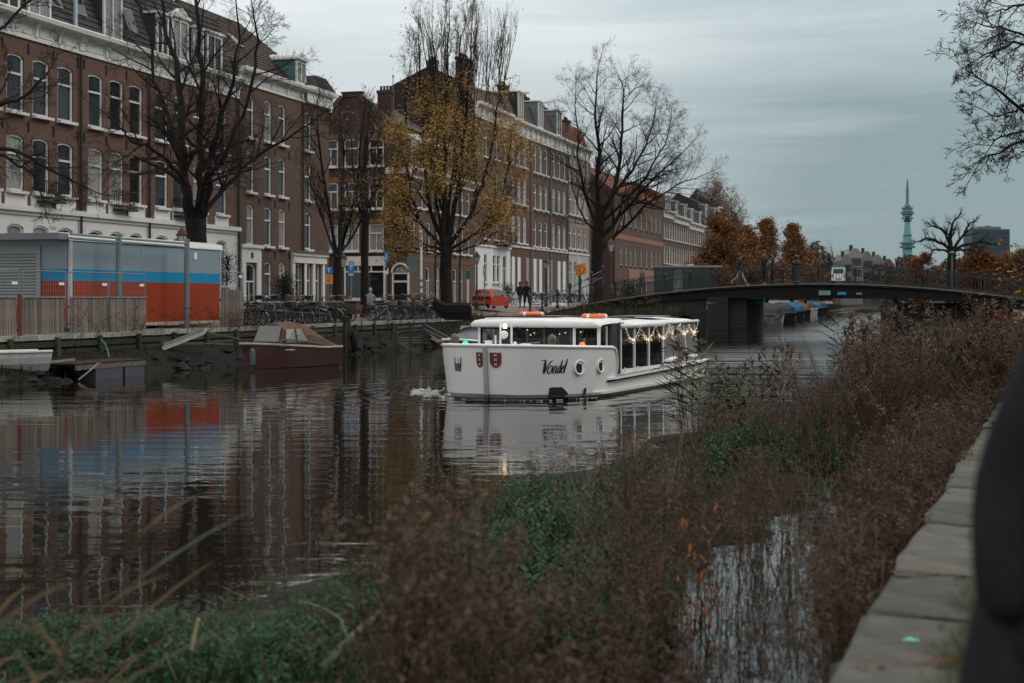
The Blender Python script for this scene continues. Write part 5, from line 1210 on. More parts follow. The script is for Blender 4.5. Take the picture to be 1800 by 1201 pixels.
def person(label, loc, rot, coat, trousers, shoes, hair, hgt=1.75, stride=.0, arms=(0,0), bend=.0, hood=False, group=None, sit=False, elbow=(.0,.0), coat_len=.80, lean=0):
    """faces local -y. stride swings the legs, arms swings them, elbow raises the forearms"""
    t = thing('person', label, 'person', loc, rot, group); k = hgt/1.75
    V = []; E = []; Rr = []
    def add(p, r, par=None):
        V.append(Vector(p)*k); Rr.append(tuple(x*k for x in r) if isinstance(r, tuple) else r*k)
        if par is not None: E.append((par, len(V)-1))
        return len(V)-1
    hip = .93 if not sit else .55; fy = lambda z: -lean*(z-hip)
    pel = add((0,0,hip), (.15,.11)); sp = add((0,fy(hip+.22),hip+.22), (.14,.105), pel); ch = add((0,fy(hip+.42),hip+.42), (.165,.115), sp)
    nb = add((0,fy(hip+.56),hip+.56), (.07,.06), ch); nk = add((0,fy(hip+.6)-.01,hip+.62), (.055,.055), nb)
    hd = add((0,fy(hip+.7)-.03,hip+.71), (.078,.092), nk); add((0,fy(hip+.8)-.02,hip+.81), (.05,.06), hd)
    hands = []
    for sd, sw, el in ((-1,arms[0],elbow[0]),(1,arms[1],elbow[1])):
        sh = add((sd*.19,fy(hip+.46),hip+.465), .062, ch)
        e = Vector((sd*.225, fy(hip+.46)-.27*math.sin(sw), hip+.465-.28*math.cos(sw))); ei = add(e, .05, sh)
        a = sw+el; w = e+Vector((-sd*.03, -.25*math.sin(a), -.25*math.cos(a))); wi = add(w, .034, ei)
        hv = Vector((-sd*.01,-.075*math.sin(a),-.075*math.cos(a))); add(w+hv, (.036,.022), wi); hands.append((w*k, hv.normalized(), sd))
    for sd, sw in ((-1,stride),(1,-stride)):
        h = add((sd*.085,0,hip-.04), .095, pel)
        if sit: kn = add((sd*.11,-.40,hip-.02), .068, h); an = add((sd*.11,-.42,.10), .045, kn); add((sd*.11,-.58,.05), .042, an); continue
        kp = Vector((sd*.09,-.42*math.sin(sw),hip-.04-.42*math.cos(sw))); kn = add(kp, .068, h)
        b_ = sw-max(0,-sw)*.9; ap = kp+Vector((0,-.41*math.sin(b_),-.41*math.cos(b_))); dz = ap.z
        ai = add(ap, .046, kn); add(ap+Vector((sd*.015,-.15,-.045)), .04, ai)
    lo = min(v.z for v in V)-.035
    for v in V: v.z -= lo
    for i, (w, hv, sd) in enumerate(hands): w.z -= lo
    zc, zh = (coat_len)*k-lo, (hip+.595)*k-lo; mats = [coat, trousers, shoes, skin_m]
    def zone(c):
        if c.z > zh: return 3
        for w, hv, sd in hands:
            if (c-w).length < .12 and (c-w).dot(hv) > .015: return 3
        if abs(c.x) > .17*k and c.z > .55*k: return 0
        if sit: return 0 if c.z > (hip-.06)*k-lo and c.y > -.15 else (1 if c.z > .12 else 2)
        return 0 if c.z > zc else (1 if c.z > .12*k else 2)
    body = skin_body('body', V, E, Rr, mats, zone, t)
    # fingers and thumb, each its own bent chain rooted in the palm
    f = MB()
    for w, hv, sd in hands:
        ax = Vector((0,1,0)) if abs(hv.z) > .6 else Vector((0,0,1)); tip0 = w+hv*.085*k
        for j, ln in enumerate((.062,.072,.068,.052)):
            b0 = tip0+ax*((j-1.5)*.018*k)-hv*.015; f.tube([b0, b0+hv*ln*.5*k, b0+hv*ln*.85*k+Vector((-sd*.018,0,0))*k], [.0085*k,.008*k,.006*k], 5)
        b0 = w+hv*.035*k-ax*.03*k; f.tube([b0, b0+hv*.03*k-ax*.018*k, b0+hv*.058*k-ax*.02*k], [.011*k,.0095*k,.007*k], 5)
    f.build('fingers', skin_m, t, smooth=True)
    hc = Vector((0,fy(hip+.74)-.02,hip+.765))*k; hc.z -= lo
    mb = MB(); n = 10; rows = []
    for i in range(7):
        ph = math.pi*.5*(i/6)*1.25; r = math.sin(ph); rows.append([hc+Vector((.088*r*math.cos(a)*k, (.108*r*math.sin(a)+.014+(.02 if math.sin(a) > 0 else -.0))*k, (.115*math.cos(ph)-(.05 if (math.sin(a) > .2 and i > 4) else 0))*k)) for a in np.linspace(0,2*math.pi,n,endpoint=False)])
    mb.grid(rows, close=True); mb.build('hood' if hood else 'hair', coat if hood else hair, t, smooth=True)
    # face: nose, eyes, mouth, ears
    fc = hc+Vector((0,-.098,-.045))*k; mb = MB(); mb.add([fc+Vector(q)*k for q in ((-.014,0,-.02),(.014,0,-.02),(0,.004,.03),(0,-.03,-.018))], [(0,1,3),(1,2,3),(2,0,3)])
    for sd in (-1,1): mb.lathe(hc+Vector((sd*.084,.0,-.06))*k, [(.008*k,0),(.016*k,.015*k),(.014*k,.04*k),(.004*k,.05*k)], 6)
    mb.build('face', skin_m, t)
    mb = MB()
    for sd in (-1,1): mb.lathe(fc+Vector((sd*.03,.008,.016))*k, [(.004*k,-.006*k),(.009*k,0),(.004*k,.006*k)], 6)
    mb.box(fc.x-.022*k, fc.x+.022*k, fc.y-.0*k, fc.y+.014*k, fc.z-.052*k, fc.z-.044*k); mb.build('eyes_and_mouth', M('eye_dark', (.05,.02,.02), rough=.4, var=.1), t)
    return t
c_black = M('cloth_black', (.014,.014,.017), rough=.9, var=.25, scale=8); c_navy = M('cloth_navy', (.018,.022,.034), rough=.9, var=.2, scale=8)
c_green = M('cloth_dark_green', (.022,.028,.024), rough=.9, var=.2, scale=8); c_jean = M('denim', (.07,.11,.155), rough=.9, var=.2, scale=9)
c_pink = M('cloth_pale_pink', (.36,.30,.29), rough=.9, var=.1, scale=8); c_grey = M('cloth_grey', (.22,.22,.22), rough=.9, var=.12, scale=8); c_shoe = M('shoe_pale', (.38,.36,.34), rough=.7, var=.1)
hair_d = M('hair_dark', (.018,.013,.010), rough=.6, var=.3, scale=20); hair_b = M('hair_blond', (.34,.24,.15), rough=.6, var=.2, scale=20)
qrot = math.atan2(BQ.y, BQ.x)
def on_bridge(px, v): s = bs_of_px(px, v); p = BP(s, v, bz(s)+.02); return p
person('person in dark jacket and pale trousers striding across the bridge', on_bridge(1301,.6), qrot+R(90), c_navy, c_pink, c_shoe, hair_d, 2.0, .48, (-.25,.3), elbow=(.2,.5), coat_len=.9)
person('person in dark green coat and pale shoes looking at a phone on the bridge', on_bridge(1342,.7), qrot+R(70), c_green, c_black, c_shoe, hair_d, 2.0, .06, (.2,.35), elbow=(1.3,1.2), coat_len=.75)
person('person in grey hooded coat facing the phone holder on the bridge', on_bridge(1358,.8), qrot-R(80), M('cloth_slate', (.04,.048,.055), rough=.9, var=.2), c_navy, c_black, hair_d, 1.95, .05, (.2,.2), elbow=(.9,.9), hood=True, coat_len=.78)
w = W(914,540,97); w.z = 1.93; person('person in dark coat and blue jeans walking away on the far street', w, R(200), c_navy, c_jean, c_black, hair_d, 1.80, .3, (.2,-.25), coat_len=.88)
w = W(926,540,97.5); w.z = 1.93; person('person all in black walking beside the one in blue jeans', w, R(200), c_black, c_black, c_black, hair_d, 1.82, -.28, (-.2,.25), coat_len=.82)
w = W(650,552,75.5); person('blond person in grey jacket seated with back to the canal between bicycles', (w.x,w.y,1.78), R(165), c_grey, c_jean, c_black, hair_b, 1.74, sit=True, lean=.12, arms=(.5,.5), elbow=(.5,.5))
w = vb.matrix_basis @ Vector((1.2,4.45,.42)); person('person in black steering at the wheel inside the white boat', w, VR, c_black, c_black, c_black, hair_d, 1.70, 0, (.5,.5), elbow=(.9,.9))
w = vb.matrix_basis @ Vector((1.1,6.4,.12)); person('passenger in dark clothes seated by the open boat window', w, VR+R(180), c_navy, c_black, c_black, hair_d, 1.72, sit=True)
# ------------------------------------------------------------------ site cabin
blue_grey = M('cabin_blue_grey', (.20,.255,.29), rough=.45, var=.05, scale=.8, dirt=((.13,.16,.18), 1.4, .62)); bright_blue = M('cabin_bright_blue', (.0,.20,.40), rough=.5, var=.05, spec=.3)
orange_red = M('cabin_orange_red', (.255,.030,.002), rough=.5, var=.06, scale=.7, dirt=((.17,.022,.006), 1.6, .62), spec=.3); cab_grey = M('shutter_grey', (.25,.265,.265), rough=.5, var=.05)
Lc = -33.0; p0 = Vector((Lc+S1*53.7, 53.7, 0)); p1 = Vector((Lc+S1*64.8, 64.8, 0)); rc = math.atan2(1, S1)
cab = thing('site_cabin', 'long site cabin in grey with blue stripe and orange red lower half', 'cabin', (p0.x,p0.y,0), rc)
CL = (p1-p0).length; zA, zB, zC, zD = 1.62, 3.28, 3.72, 4.80
mb = MB(); n = 7
for m, a, b_, nm in ((orange_red,zA,zB,'lower_panel'),(bright_blue,zB,zC,'blue_stripe'),(blue_grey,zC,zD,'upper_panel')):
    for i in range(n):
        MB().box(CL*i/n+.006,CL*(i+1)/n-.006,0,.05,a,b_-.002).build(nm, m, cab)
cb = MB(); cb.box(0,CL,.051,4.6,1.5,4.95); cb.build('cabin_body', M('cabin_core_grey', (.10,.115,.125), rough=.6, var=.08), cab)  # body behind the panels in a darker grey
mb = MB(); mb.extr([(-.06,zD),(-.06,zD+.05),(-.02,5.03),(.5,5.12),(.5,4.96),(.0,4.9)], 'x', -.15, CL+.15); mb.build('roof_edge', trim_white, cab)
MB().box(-.06,.1,-.03,.06,1.5,zD).build('corner_post', M('cabin_corner', (.42,.43,.43), rough=.5, var=.08), cab); MB().box(CL-.05,CL+.05,-.03,.06,1.5,zD).build('corner_post', MATS['cabin_corner'], cab); MB().box(0,CL,-.04,.05,1.5,zA-.003).build('base_rail', M('cabin_sill', (.42,.36,.30), rough=.6, var=.1), cab)
MB().box(9.2,9.42,-.05,-.001,4.32,4.62).build('wall_socket', trim_white, cab)
# end face with roller shutter, below a wide grey canopy
for m, a, b_, nm in ((orange_red,zA,zB,'end_panel'),(bright_blue,zB,zC,'end_panel'),(blue_grey,zC,zD,'end_panel')): MB().box(-.05,-.001,.10,4.6,a,b_-.002).build(nm, m, cab)
mb = MB(); mb.extr([(.0,4.82),(.0,5.06),(4.6,5.06),(4.6,4.82)], 'x', -.75, -.16); mb.build('canopy', M('canopy_grey', (.16,.17,.175), rough=.55, var=.08), cab)
MB().box(-.12,-.051,1.25,4.5,4.3,4.62).box(-.12,-.051,1.25,1.42,2.4,4.3).box(-.12,-.051,1.42,4.5,2.35,2.5).build('shutter_frame', cab_grey, cab)
sl_me = MB().extr([(-.052,0),(-.10,.02),(-.10,.09),(-.052,.115)], 'y', 1.43, 4.5).mesh('shutter_slat', mats=[cab_grey])
sl_me = MB().add([(-.052,1.43,0),(-.10,1.43,.02),(-.10,1.43,.09),(-.052,1.43,.112),(-.052,4.5,0),(-.10,4.5,.02),(-.10,4.5,.09),(-.052,4.5,.112)], [(0,1,5,4),(1,2,6,5),(2,3,7,6),(0,3,2,1)]).mesh('shutter_slat', mats=[cab_grey])
for i in range(15): link('shutter_slat', sl_me, cab, (0,0,2.52+i*.118))
# pipe frame in front of the cabin
pf = thing('pipe_frame', 'tall grey pipe frame standing in front of the site cabin', 'pipe frame', (0,0,0))
pa, pb = W(208.5,570,55.6), W(328.5,580,60.4); z_t = 4.98
for i, p in enumerate((pa, pb)):
    MB().tube([(p.x,p.y,1.38),(p.x,p.y,z_t+.1)], .115, 8).lathe((p.x,p.y,z_t+.1), [(.13,0),(.13,.03),(.03,.06)], 8).lathe((p.x,p.y,2.2), [(.118,0),(.15,.02),(.15,.1),(.118,.12)], 8).build('post', galv, pf)
for dz in (-.02,-.17): MB().tube([(pa.x-.9,pa.y-3.2,z_t+dz+.02),(pa.x,pa.y-.12,z_t+dz),(pb.x,pb.y-.12,z_t+dz-.03)], .05, 6).build('cross_pipe', galv, pf)
# ------------------------------------------------------------------ plank fence and mesh panels in front of it
Lf = -30.75
plank_me = [MB().box(-.068+j*.004,.068-j*.003,-.012,.012,0,1.20+.03*j).mesh('plank', mats=[wood_grey]) for j in range(3)]
def fence(px0, px1, label, z=1.40, hh=1.22, rail=True):
    d0, d1 = d_at(px0, Lf), d_at(px1, Lf); a, b_ = Vector((Lf+S1*d0,d0,z)), Vector((Lf+S1*d1,d1,z)); L = (b_-a).length
    t = thing('plank_fence', label, 'fence', a, math.atan2(1,S1), 'weathered plank fence panels'); n = int(L/.142); r = random.Random(int(px0)+3)
    for i in range(n): link('plank', plank_me[r.randrange(3)], t, (.07+i*.142, r.uniform(-.008,.008), r.uniform(-.02,.02)))
    MB().box(0,L,.013,.06,.25,.35).box(0,L,.013,.06,.85,.95).build('fence_rail', wood_grey, t)
    if rail: MB().bar((0,-.03,hh+.03),(L,-.03,hh+.03),.05).build('top_rail', galv, t)
    return t
fence(-30,33,'plank fence panel cut by the frame edge, left of the red post'); fence(36,114,'plank fence panel right of the red post'); fence(122,190,'plank fence panel with wild twigs growing up it, under the pale cabin corner'); fence(191,257,'plank fence panel at the orange cabin wall, framed in grey steel')
fence(388,429,'short plank fence beside the red bag and bicycles', 1.36, 1.62, False).scale = (1,1,1.32)
tag(MB().box(-.06,.06,-.06,.06,0,1.35).build('red_post', M('post_red', (.12,.016,.014), rough=.6, var=.2)), 'dull red post between two plank fence panels', 'post').location = W(34.5,588,45.8)-Vector((0,0,.05))
def mesh_panel(px0, px1, label, zb=2.45, zt=3.55, L_=-31.1, feet=True):
    d0, d1 = d_at(px0, L_), d_at(px1, L_); a, b_ = Vector((L_+S1*d0,d0,0)), Vector((L_+S1*d1,d1,0)); L = (b_-a).length
    t = thing('mesh_fence', label, 'mesh fence', a, math.atan2(1,S1), 'galvanised mesh fence panels'); mb = MB()
    for x in (0,L): mb.tube([(x,0,1.38),(x,0,zt)], .022, 6)
    mb.tube([(0,0,zt),(L,0,zt)], .022, 6); mb.tube([(0,0,zb),(L,0,zb)], .018, 6); mb.build('frame', galv, t)
    mb = MB(); n = int(L/.14)
    for i in range(1,n): mb.bar((L*i/n,0,zb),(L*i/n,0,zt),.006)
    for i in range(1,5): mb.bar((0,0,zb+(zt-zb)*i/5),(L,0,zb+(zt-zb)*i/5),.006)
    mb.build('wire_mesh', galv, t, kind='stuff')
    MB().box(L-.42,L-.12,-.035,-.02,zb+.62,zb+.72).build('tag_plate', trim_white, t)
    return t
mesh_panel(-30,33.5,'mesh fence panel at the left frame edge before the shutter'); mesh_panel(40,115,'mesh fence panel before the roller shutter and cabin corner'); mesh_panel(119,190,'mesh fence panel before the left part of the blue stripe'); mesh_panel(191.5,255,'mesh fence panel ending at the bare orange wall')
mesh_panel(389,427,'mesh fence panel above the short plank fence by the bicycles', 2.9, 3.75)
# ------------------------------------------------------------------ bicycles
chrome = M('chrome', (.27,.28,.29), rough=.25, metal=.8, var=.1); tyre_m = black_rubber
WH = .34
wm = MB(); wm.ring((0,0,0), WH-.02, .022, (0,1,0), 20, 5)
tyre_me = wm.mesh('tyre', mats=[tyre_m])
wm = MB(); wm.ring((0,0,0), WH-.045, .012, (0,1,0), 20, 4); wm.tube([(0,-.05,0),(0,.05,0)], .022, 6)
for i in range(14):
    a = 2*math.pi*i/14; wm.bar((0,.02*(-1)**i,0),((WH-.05)*math.cos(a),0,(WH-.05)*math.sin(a)),.006)
rim_me = wm.mesh('wheel', mats=[chrome])
def fr_mesh(col, step):
    m = M('bike_'+'_'.join('%d' % int(c*100) for c in col), col, rough=.4, var=.12); f = MB()
    bb, hd, hb, st, ra, fa = (-.08,0,.29), (.40,0,.86), (.43,0,.72), (-.24,0,.84), (-.55,0,WH), (.55,0,WH)
    for a, b_, r in ((bb,st,.017),(hb,hd,.02),(bb,hb,.02),(bb,ra,.012),(st if not step else (-.19,0,.66),ra,.010)): f.tube([a,b_], r, 5)
    if step: f.tube([(-.14,0,.47),(.1,0,.5),(.30,0,.64),hb], .015, 5)
    else: f.tube([(-.22,0,.80),(.405,0,.83)], .017, 5)
    for y in (-.045,.045): f.tube([(.44,y*.5,.70),(.50,y,.5),(fa[0],y,fa[2])], .011, 4)
    return f.mesh('frame', mats=[m])
sd_m = M('saddle', (.02,.017,.015), rough=.6, var=.2)
s_ = MB(); s_.grid([[(-.36,-.09,.95),(-.36,0,.975),(-.36,.09,.95)],[(-.25,-.085,.96),(-.25,0,.97),(-.25,.085,.96)],[(-.1,-.02,.955),(-.1,0,.965),(-.1,.02,.955)],[(-.04,-.012,.945),(-.04,0,.95),(-.04,.012,.945)]]); s_.box(-.36,-.2,-.07,.07,.92,.95); s_.tube([(-.24,0,.84),(-.25,0,.93)], .014, 5); sad_me = s_.mesh('saddle', mats=[sd_m])
h_ = MB(); h_.tube([(.40,0,.86),(.38,0,1.03)], .014, 5); h_.tube([(.10,-.27,1.06),(.22,-.28,1.09),(.36,-.16,1.06),(.385,0,1.03),(.36,.16,1.06),(.22,.28,1.09),(.10,.27,1.06)], .012, 5); hb_me = h_.mesh('handlebar', mats=[chrome])
h2 = MB(); h2.tube([(.40,0,.86),(.41,0,1.0)], .014, 5); h2.tube([(.34,-.29,1.02),(.42,-.1,1.02),(.42,.1,1.02),(.34,.29,1.02)], .012, 5); hb2_me = h2.mesh('handlebar', mats=[black_paint])
g_ = MB(); g_.ring((-.55,0,WH), WH+.03, .018, (0,1,0), 9, 4, 0, -2.0, .9); gr_ = MB(); gr_.ring((.55,0,WH), WH+.03, .018, (0,1,0), 8, 4, 0, -1.2, .7)
k_ = MB(); k_.box(-.86,-.38,-.07,.07,.715,.735); k_.bar((-.8,-.06,.714),(-.56,-.06,WH),.012); k_.bar((-.8,.06,.714),(-.56,.06,WH),.012); rack_me = k_.mesh('rear_rack', mats=[black_paint])
gd_me = [(g_.mesh('mudguard', mats=[m]), gr_.mesh('mudguard', mats=[m])) for m in (black_paint, chrome)]
c_ = MB(); c_.box(.48,.82,-.18,.18,.86,.88); c_.box(.48,.5,-.18,.18,.88,1.06); c_.box(.8,.82,-.18,.18,.88,1.06); c_.box(.5,.8,-.18,-.16,.88,1.06); c_.box(.5,.8,.16,.18,.88,1.06)
bk_me = [c_.mesh('crate', mats=[m]) for m in (black_paint, M('crate_wood', (.15,.10,.06), rough=.8, var=.2))]
def bag_mesh(m):
    b_ = MB()
    for s in (-1,1):
        b_.grid([[(-.82,s*.08,.72),(-.85,s*.10,.5),(-.80,s*.10,.33)],[(-.80,s*.20,.73),(-.83,s*.23,.52),(-.78,s*.22,.34)],[(-.45,s*.20,.73),(-.42,s*.23,.52),(-.46,s*.22,.34)],[(-.43,s*.08,.72),(-.40,s*.10,.5),(-.45,s*.10,.33)]])
    b_.box(-.82,-.43,-.2,.2,.735,.76); return b_.mesh('pannier', mats=[m])
bag_black = bag_mesh(black_paint); bag_red = bag_mesh(M('bag_red', (.22,.022,.012), rough=.7, var=.15))
FR = {}
def bike(label, loc, rot, col, step=True, bar=0, guard=0, extra=None, group=None, tilt=0.):
    key = (col, step)
    if key not in FR: FR[key] = fr_mesh(col, step)
    t = thing('bicycle', label, 'bicycle', loc, rot, group); t.rotation_euler = (tilt, 0, rot)
    link('frame', FR[key], t)
    for x in (-.55,.55): o = link('wheel', rim_me, t, (x,0,WH)); link('tyre', tyre_me, o)
    link('handlebar', (hb_me, hb2_me)[bar], t); link('saddle', sad_me, t); link('rear_rack', rack_me, t)
    for g__ in gd_me[guard]: link('mudguard', g__, t)
    if extra: link(extra.name.split('.')[0], extra, t)
    return t
rb = random.Random(21)
cols = {'black': (.015,.015,.017), 'dark grey': (.045,.047,.05), 'dark green': (.012,.035,.03), 'silver': (.32,.33,.34), 'dark blue': (.015,.025,.06), 'brown': (.06,.035,.022)}
front = []
USED = {}
PLACES = ((440,'beside the short plank fence'),(470,'behind the red boat windscreen'),(500,'in front of the small conifer'),(520,'left of the white shop front'),(545,'before the white shop front'),(572,'under the orange notice board'),(600,'left of the parking sign'),(640,'right of the parking sign'),(680,'below the blue arrow sign'),(705,'before the arched corner door'),(730,'left of the striped pole'),(750,'right of the striped pole'),(2000,'next to the covered scooter'))
def uniq(lab, px):
    pl = next(n for x, n in PLACES if px < x); l2 = lab+' '+pl
    w_ = l2.split()
    if l2 in USED:
        for o_ in ('second','third','fourth','fifth','sixth','seventh','eighth'):
            l3 = o_+' from left, '+l2
            if l3 not in USED: l2 = l3; break
    USED[l2] = 1; return l2
def row(px0, px1, step, L, zoff, grp, special, n_off=0):
    d = d_at(px0, L); d1 = d_at(px1, L); i = 0; out = []
    while d < d1:
        cn = rb.choices(list(cols), (6,2,1.5,1.5,1,1))[0]; out.append((d, cn)); d += step*rb.uniform(.8,1.25); i += 1
    for i, (d, cn) in enumerate(out):
        col, st, bar, gd, ex = cols[cn], rb.random() < .6, rb.random() < .3, rb.random() < .4, rb.choices([None, bk_me[0], bk_me[1], bag_black], (6,1.2,.8,1.6))[0]
        lab = '%s bicycle in the bike rack along the far quay' % cn; lab0 = lab
        px = int(CX+F*(L+S1*d)/d)
        for k, v in special.items():
            if i == k: col, lab, ex = v[0], v[1], (v[2] or ex); st = False; lab0 = None; nofl = True
        bits = ('chrome mudguards' if gd else 'straight bars' if bar else 'swept bars')+(', black crate' if ex is bk_me[0] else ', wooden crate' if ex is bk_me[1] else ', black panniers' if ex is bag_black else '')
        if lab0: lab = '%s %s bicycle, %s' % ('step-through' if st else 'crossbar', cn, bits)
        flip = rb.random() < .35 and lab0 is not None
        if lab0: lab = uniq(lab, px)
        t = bike(lab, (L+S1*d+rb.uniform(-.14,.14), d, street_z(L, d)+zoff), -math.atan(S1)+rb.gauss(0,.10)+(math.pi if flip else 0), col, st, int(bar), int(gd), ex, grp, rb.gauss(0,.05))
gA = 'bicycles packed along the far quay left of the parking sign'; gB = 'bicycles packed along the far quay right of the parking sign'
row(430, 604, .31, -31.5, .02, gA, {2:((.03,.03,.03),'bicycle with big red double pannier beside the plank fence',bag_red), 26:((.0,.16,.42),'bright blue bicycle sticking out of the rack',None), 20:((.30,.06,.02),'rusty orange bicycle between black ones in the rack',None)})
row(436, 610, .48, -33.4, .34, gA, {})
row(664, 768, .40, -31.5, .02, gB, {0:((.34,.35,.36),'pale silver bicycle beside the red framed cargo bike',None), 4:((.01,.16,.13),'turquoise bicycle in the rack by the blue striped pole',None), 9:((.2,.03,.03),'dull red bicycle near the covered scooter',None)})
row(668, 760, .65, -33.3, .30, gB, {})
rr_ = thing('bike_rack_rail', 'long dark handrail standing before the parked bicycles', 'rail', (0,0,0))
a, b_ = W(466,546,63), W(575,552,69.5); MB().tube([a,b_], .03, 5).tube([b_,(b_.x,b_.y,.9)], .035, 5).tube([a,(a.x,a.y,1.3)], .035, 5).build('rail', iron, rr_)
# bicycles along the second terrace
gC = 'bicycles leaning by the second terrace'
for i, (px, d) in enumerate(((887,128),(893,131),(899,134),(938,120),(946,122),(952,126),(960,124),(968,126),(976,124),(984,122),(992,121),(1000,120),(1008,116),(1016,114),(1022,112))):
    p = W(px,520,d); cn = rb.choice(['black','dark grey','silver']); pl_ = ('beside the red car','between the red car and the walking pair','left of the walking pair','right of the walking pair','left of the far lantern','left of the far lantern, nearer it','just below the far lantern','right of the far lantern','two bicycles right of the far lantern','before the paler brown house','before the second brown house door','left of the pale stone house','before the pale stone house','under the orange detour sign','at the foot of the leaning pole')[i]; bike('%s bicycle %s' % (cn, pl_),  (p.x,p.y,1.95 if px < 930 else 2.25), R(rb.uniform(-40,30)), cols[cn], rb.random() < .5, 0, 1, None, gC)
for k in ('black','dark grey','silver'): pass
# cargo bike with wooden box, covered scooter
w = W(628,560,73.0); cg = thing('cargo_bike', 'cargo bike with brown box and red frame among the bicycles', 'cargo bike', (w.x,w.y,1.42), R(165))
mb = MB(); mb.grid([[(-.05,-.35,.38),(-.12,-.40,.62),(-.14,-.42,.86)],[(1.25,-.30,.42),(1.35,-.36,.66),(1.42,-.38,1.0)],[(1.25,.30,.42),(1.35,.36,.66),(1.42,.38,1.0)],[(-.05,.35,.38),(-.12,.40,.62),(-.14,.42,.86)],[(-.05,-.35,.38),(-.12,-.40,.62),(-.14,-.42,.86)]]); mb.quad((-.05,-.35,.38),(1.25,-.3,.42),(1.25,.3,.42),(-.05,.35,.38)); mb.build('cargo_box', M('cargo_box', (.075,.05,.038), rough=.7, var=.2), cg)
mb = MB(); mb.tube([(-.1,0,.45),(-.45,0,.3),(-.9,0,.34)], .025, 6); mb.tube([(-.45,0,.3),(-.55,0,.85)], .02, 6); mb.tube([(-.12,0,.5),(-.1,0,1.0)], .022, 6); mb.tube([(-.1,-.3,1.05),(-.1,.3,1.05)], .015, 6); mb.bar((-.5,0,.75),(-.12,0,.55),.03); mb.build('frame', M('cargo_red', (.22,.025,.02), rough=.4, var=.15), cg)
for x in (-.9,1.62): o = link('wheel', rim_me, cg, (x,0,WH)); link('tyre', tyre_me, o)
link('saddle', sad_me, cg, (-.3,0,-.05)); MB().tube([(1.4,0,.55),(1.62,.05,WH)], .02, 5).build('fork', iron, cg)
w = W(793,556,79); scv = thing('covered_scooter', 'motor scooter under a black rain cover on the far quay', 'scooter', (w.x,w.y,street_z(w.x-S1*w.y,w.y)+.01), R(178))
rows = []
for x, w_, h, b_ in ((-1.14,.28,.85,.12),(-1.05,.33,1.0,.05),(-.6,.34,1.04,.05),(-.1,.34,1.02,.05),(.3,.33,1.0,.06),(.55,.32,1.08,.2),(.8,.30,1.28,.5),(1.0,.2,1.22,.8)):
    rows.append([(x,-w_,b_),(x,-w_*1.05,h*.5),(x,-w_*.85,h*.86),(x,0,h),(x,w_*.85,h*.86),(x,w_*1.05,h*.5),(x,w_,b_)])
mb = MB(); mb.grid(rows); mb.add(rows[0], [tuple(range(7))]); mb.add(rows[-1], [tuple(range(7))]); mb.build('rain_cover', M('rain_cover', (.010,.010,.012), rough=.8, var=.3, scale=5, bump=.3, bscale=4), scv, smooth=False)
mb = MB(); mb.grid([[(.78,-.16,.3),(.78,.16,.3)],[(.98,-.17,.55),(.98,.17,.55)],[(.9,-.15,.95),(.9,.15,.95)]]); mb.build('leg_shield', M('scooter_blue', (.14,.22,.27), rough=.3, var=.2), scv).location = (.08,0,0); o = link('wheel', rim_me, scv, (.95,0,.22)); o.scale = (.62,1,.62); link('tyre', tyre_me, o); o = link('wheel', rim_me, scv, (-.75,0,.22)); o.scale = (.62,1,.62); link('tyre', tyre_me, o)
# ------------------------------------------------------------------ red hatchback seen from behind
red_car = M('car_red', (.42,.045,.014), rough=.25, var=.04); car_glass = M('car_glass', (.03,.05,.055), rough=.06, var=.4, scale=2)
w = W(846,540,105); car = thing('parked_car', 'orange red hatchback parked on the far street, seen from behind', 'car', (w.x,w.y,1.84), math.atan2(1,S1)-R(96))
def sec(y, wb, wt, zb, zs, zt): return [(-wb,y,zb),(-wb*1.0,y,zs*.75),(-wb*.985,y,zs),(-wt,y,zt),(0,y,zt+.03),(wt,y,zt),(wb*.985,y,zs),(wb,y,zs*.75),(wb,y,zb)]
rows = [sec(0,.72,.60,.32,.80,.86), sec(.05,.80,.64,.25,.86,.98), sec(.28,.82,.60,.2,.93,1.38), sec(.55,.825,.60,.2,.93,1.45), sec(1.6,.825,.62,.2,.92,1.47), sec(2.2,.825,.60,.2,.91,1.38), sec(2.75,.82,.66,.2,.90,.97), sec(3.4,.78,.60,.22,.76,.82), sec(3.55,.66,.5,.3,.6,.64)]
mb = MB(); mb.grid(rows); mb.add(rows[0], [tuple(range(9))]); mb.add(rows[-1], [tuple(range(9))]); o = mb.build('body', red_car, car); fixn(o)
MB().add([(-.60,.075,.94),(.60,.075,.94),(.545,.26,1.36),(-.545,.26,1.36)], [(0,1,2,3)]).xf(Matrix.Translation((0,-.03,.01))).build('rear_window', car_glass, car)
MB().box(-.62,.62,-.012,.03,.70,.92).build('tailgate_panel', M('gloss_black', (.012,.012,.013), rough=.15, var=.1), car); MB().ring((0,-.016,.81), .065, .010, (0,1,0), 16, 5).build('round_badge', chrome, car)
for s in (-1,1):
    MB().box(s*.66-.08,s*.66+.08,-.01,.1,.66,.94).build('tail_light', M('tail_light', (.30,.01,.01), rough=.2, var=.1), car)
    MB().add([(s*.835,.6,.96),(s*.835,1.5,.96),(s*.635,1.5,1.41),(s*.625,.7,1.40)], [(0,1,2,3)]).build('side_window', car_glass, car); MB().add([(s*.835,1.56,.96),(s*.835,2.5,.95),(s*.65,2.16,1.36),(s*.64,1.56,1.41)], [(0,1,2,3)]).build('side_window', car_glass, car)
    for y in (.62,2.95):
        o = MB().ring((0,0,0), .23, .075, (1,0,0), 16, 6).build('wheel', black_rubber, car); o.location = (s*.74,y,.3); MB().lathe((0,0,0), [(.2,-.03),(.2,.02),(.06,.05)], 12).build('rim', chrome, o).rotation_euler = (0,R(90*s),0)
    MB().box(s*.86-.05,s*.86+.05,2.05,2.16,.95,1.06).build('wing_mirror', red_car, car)
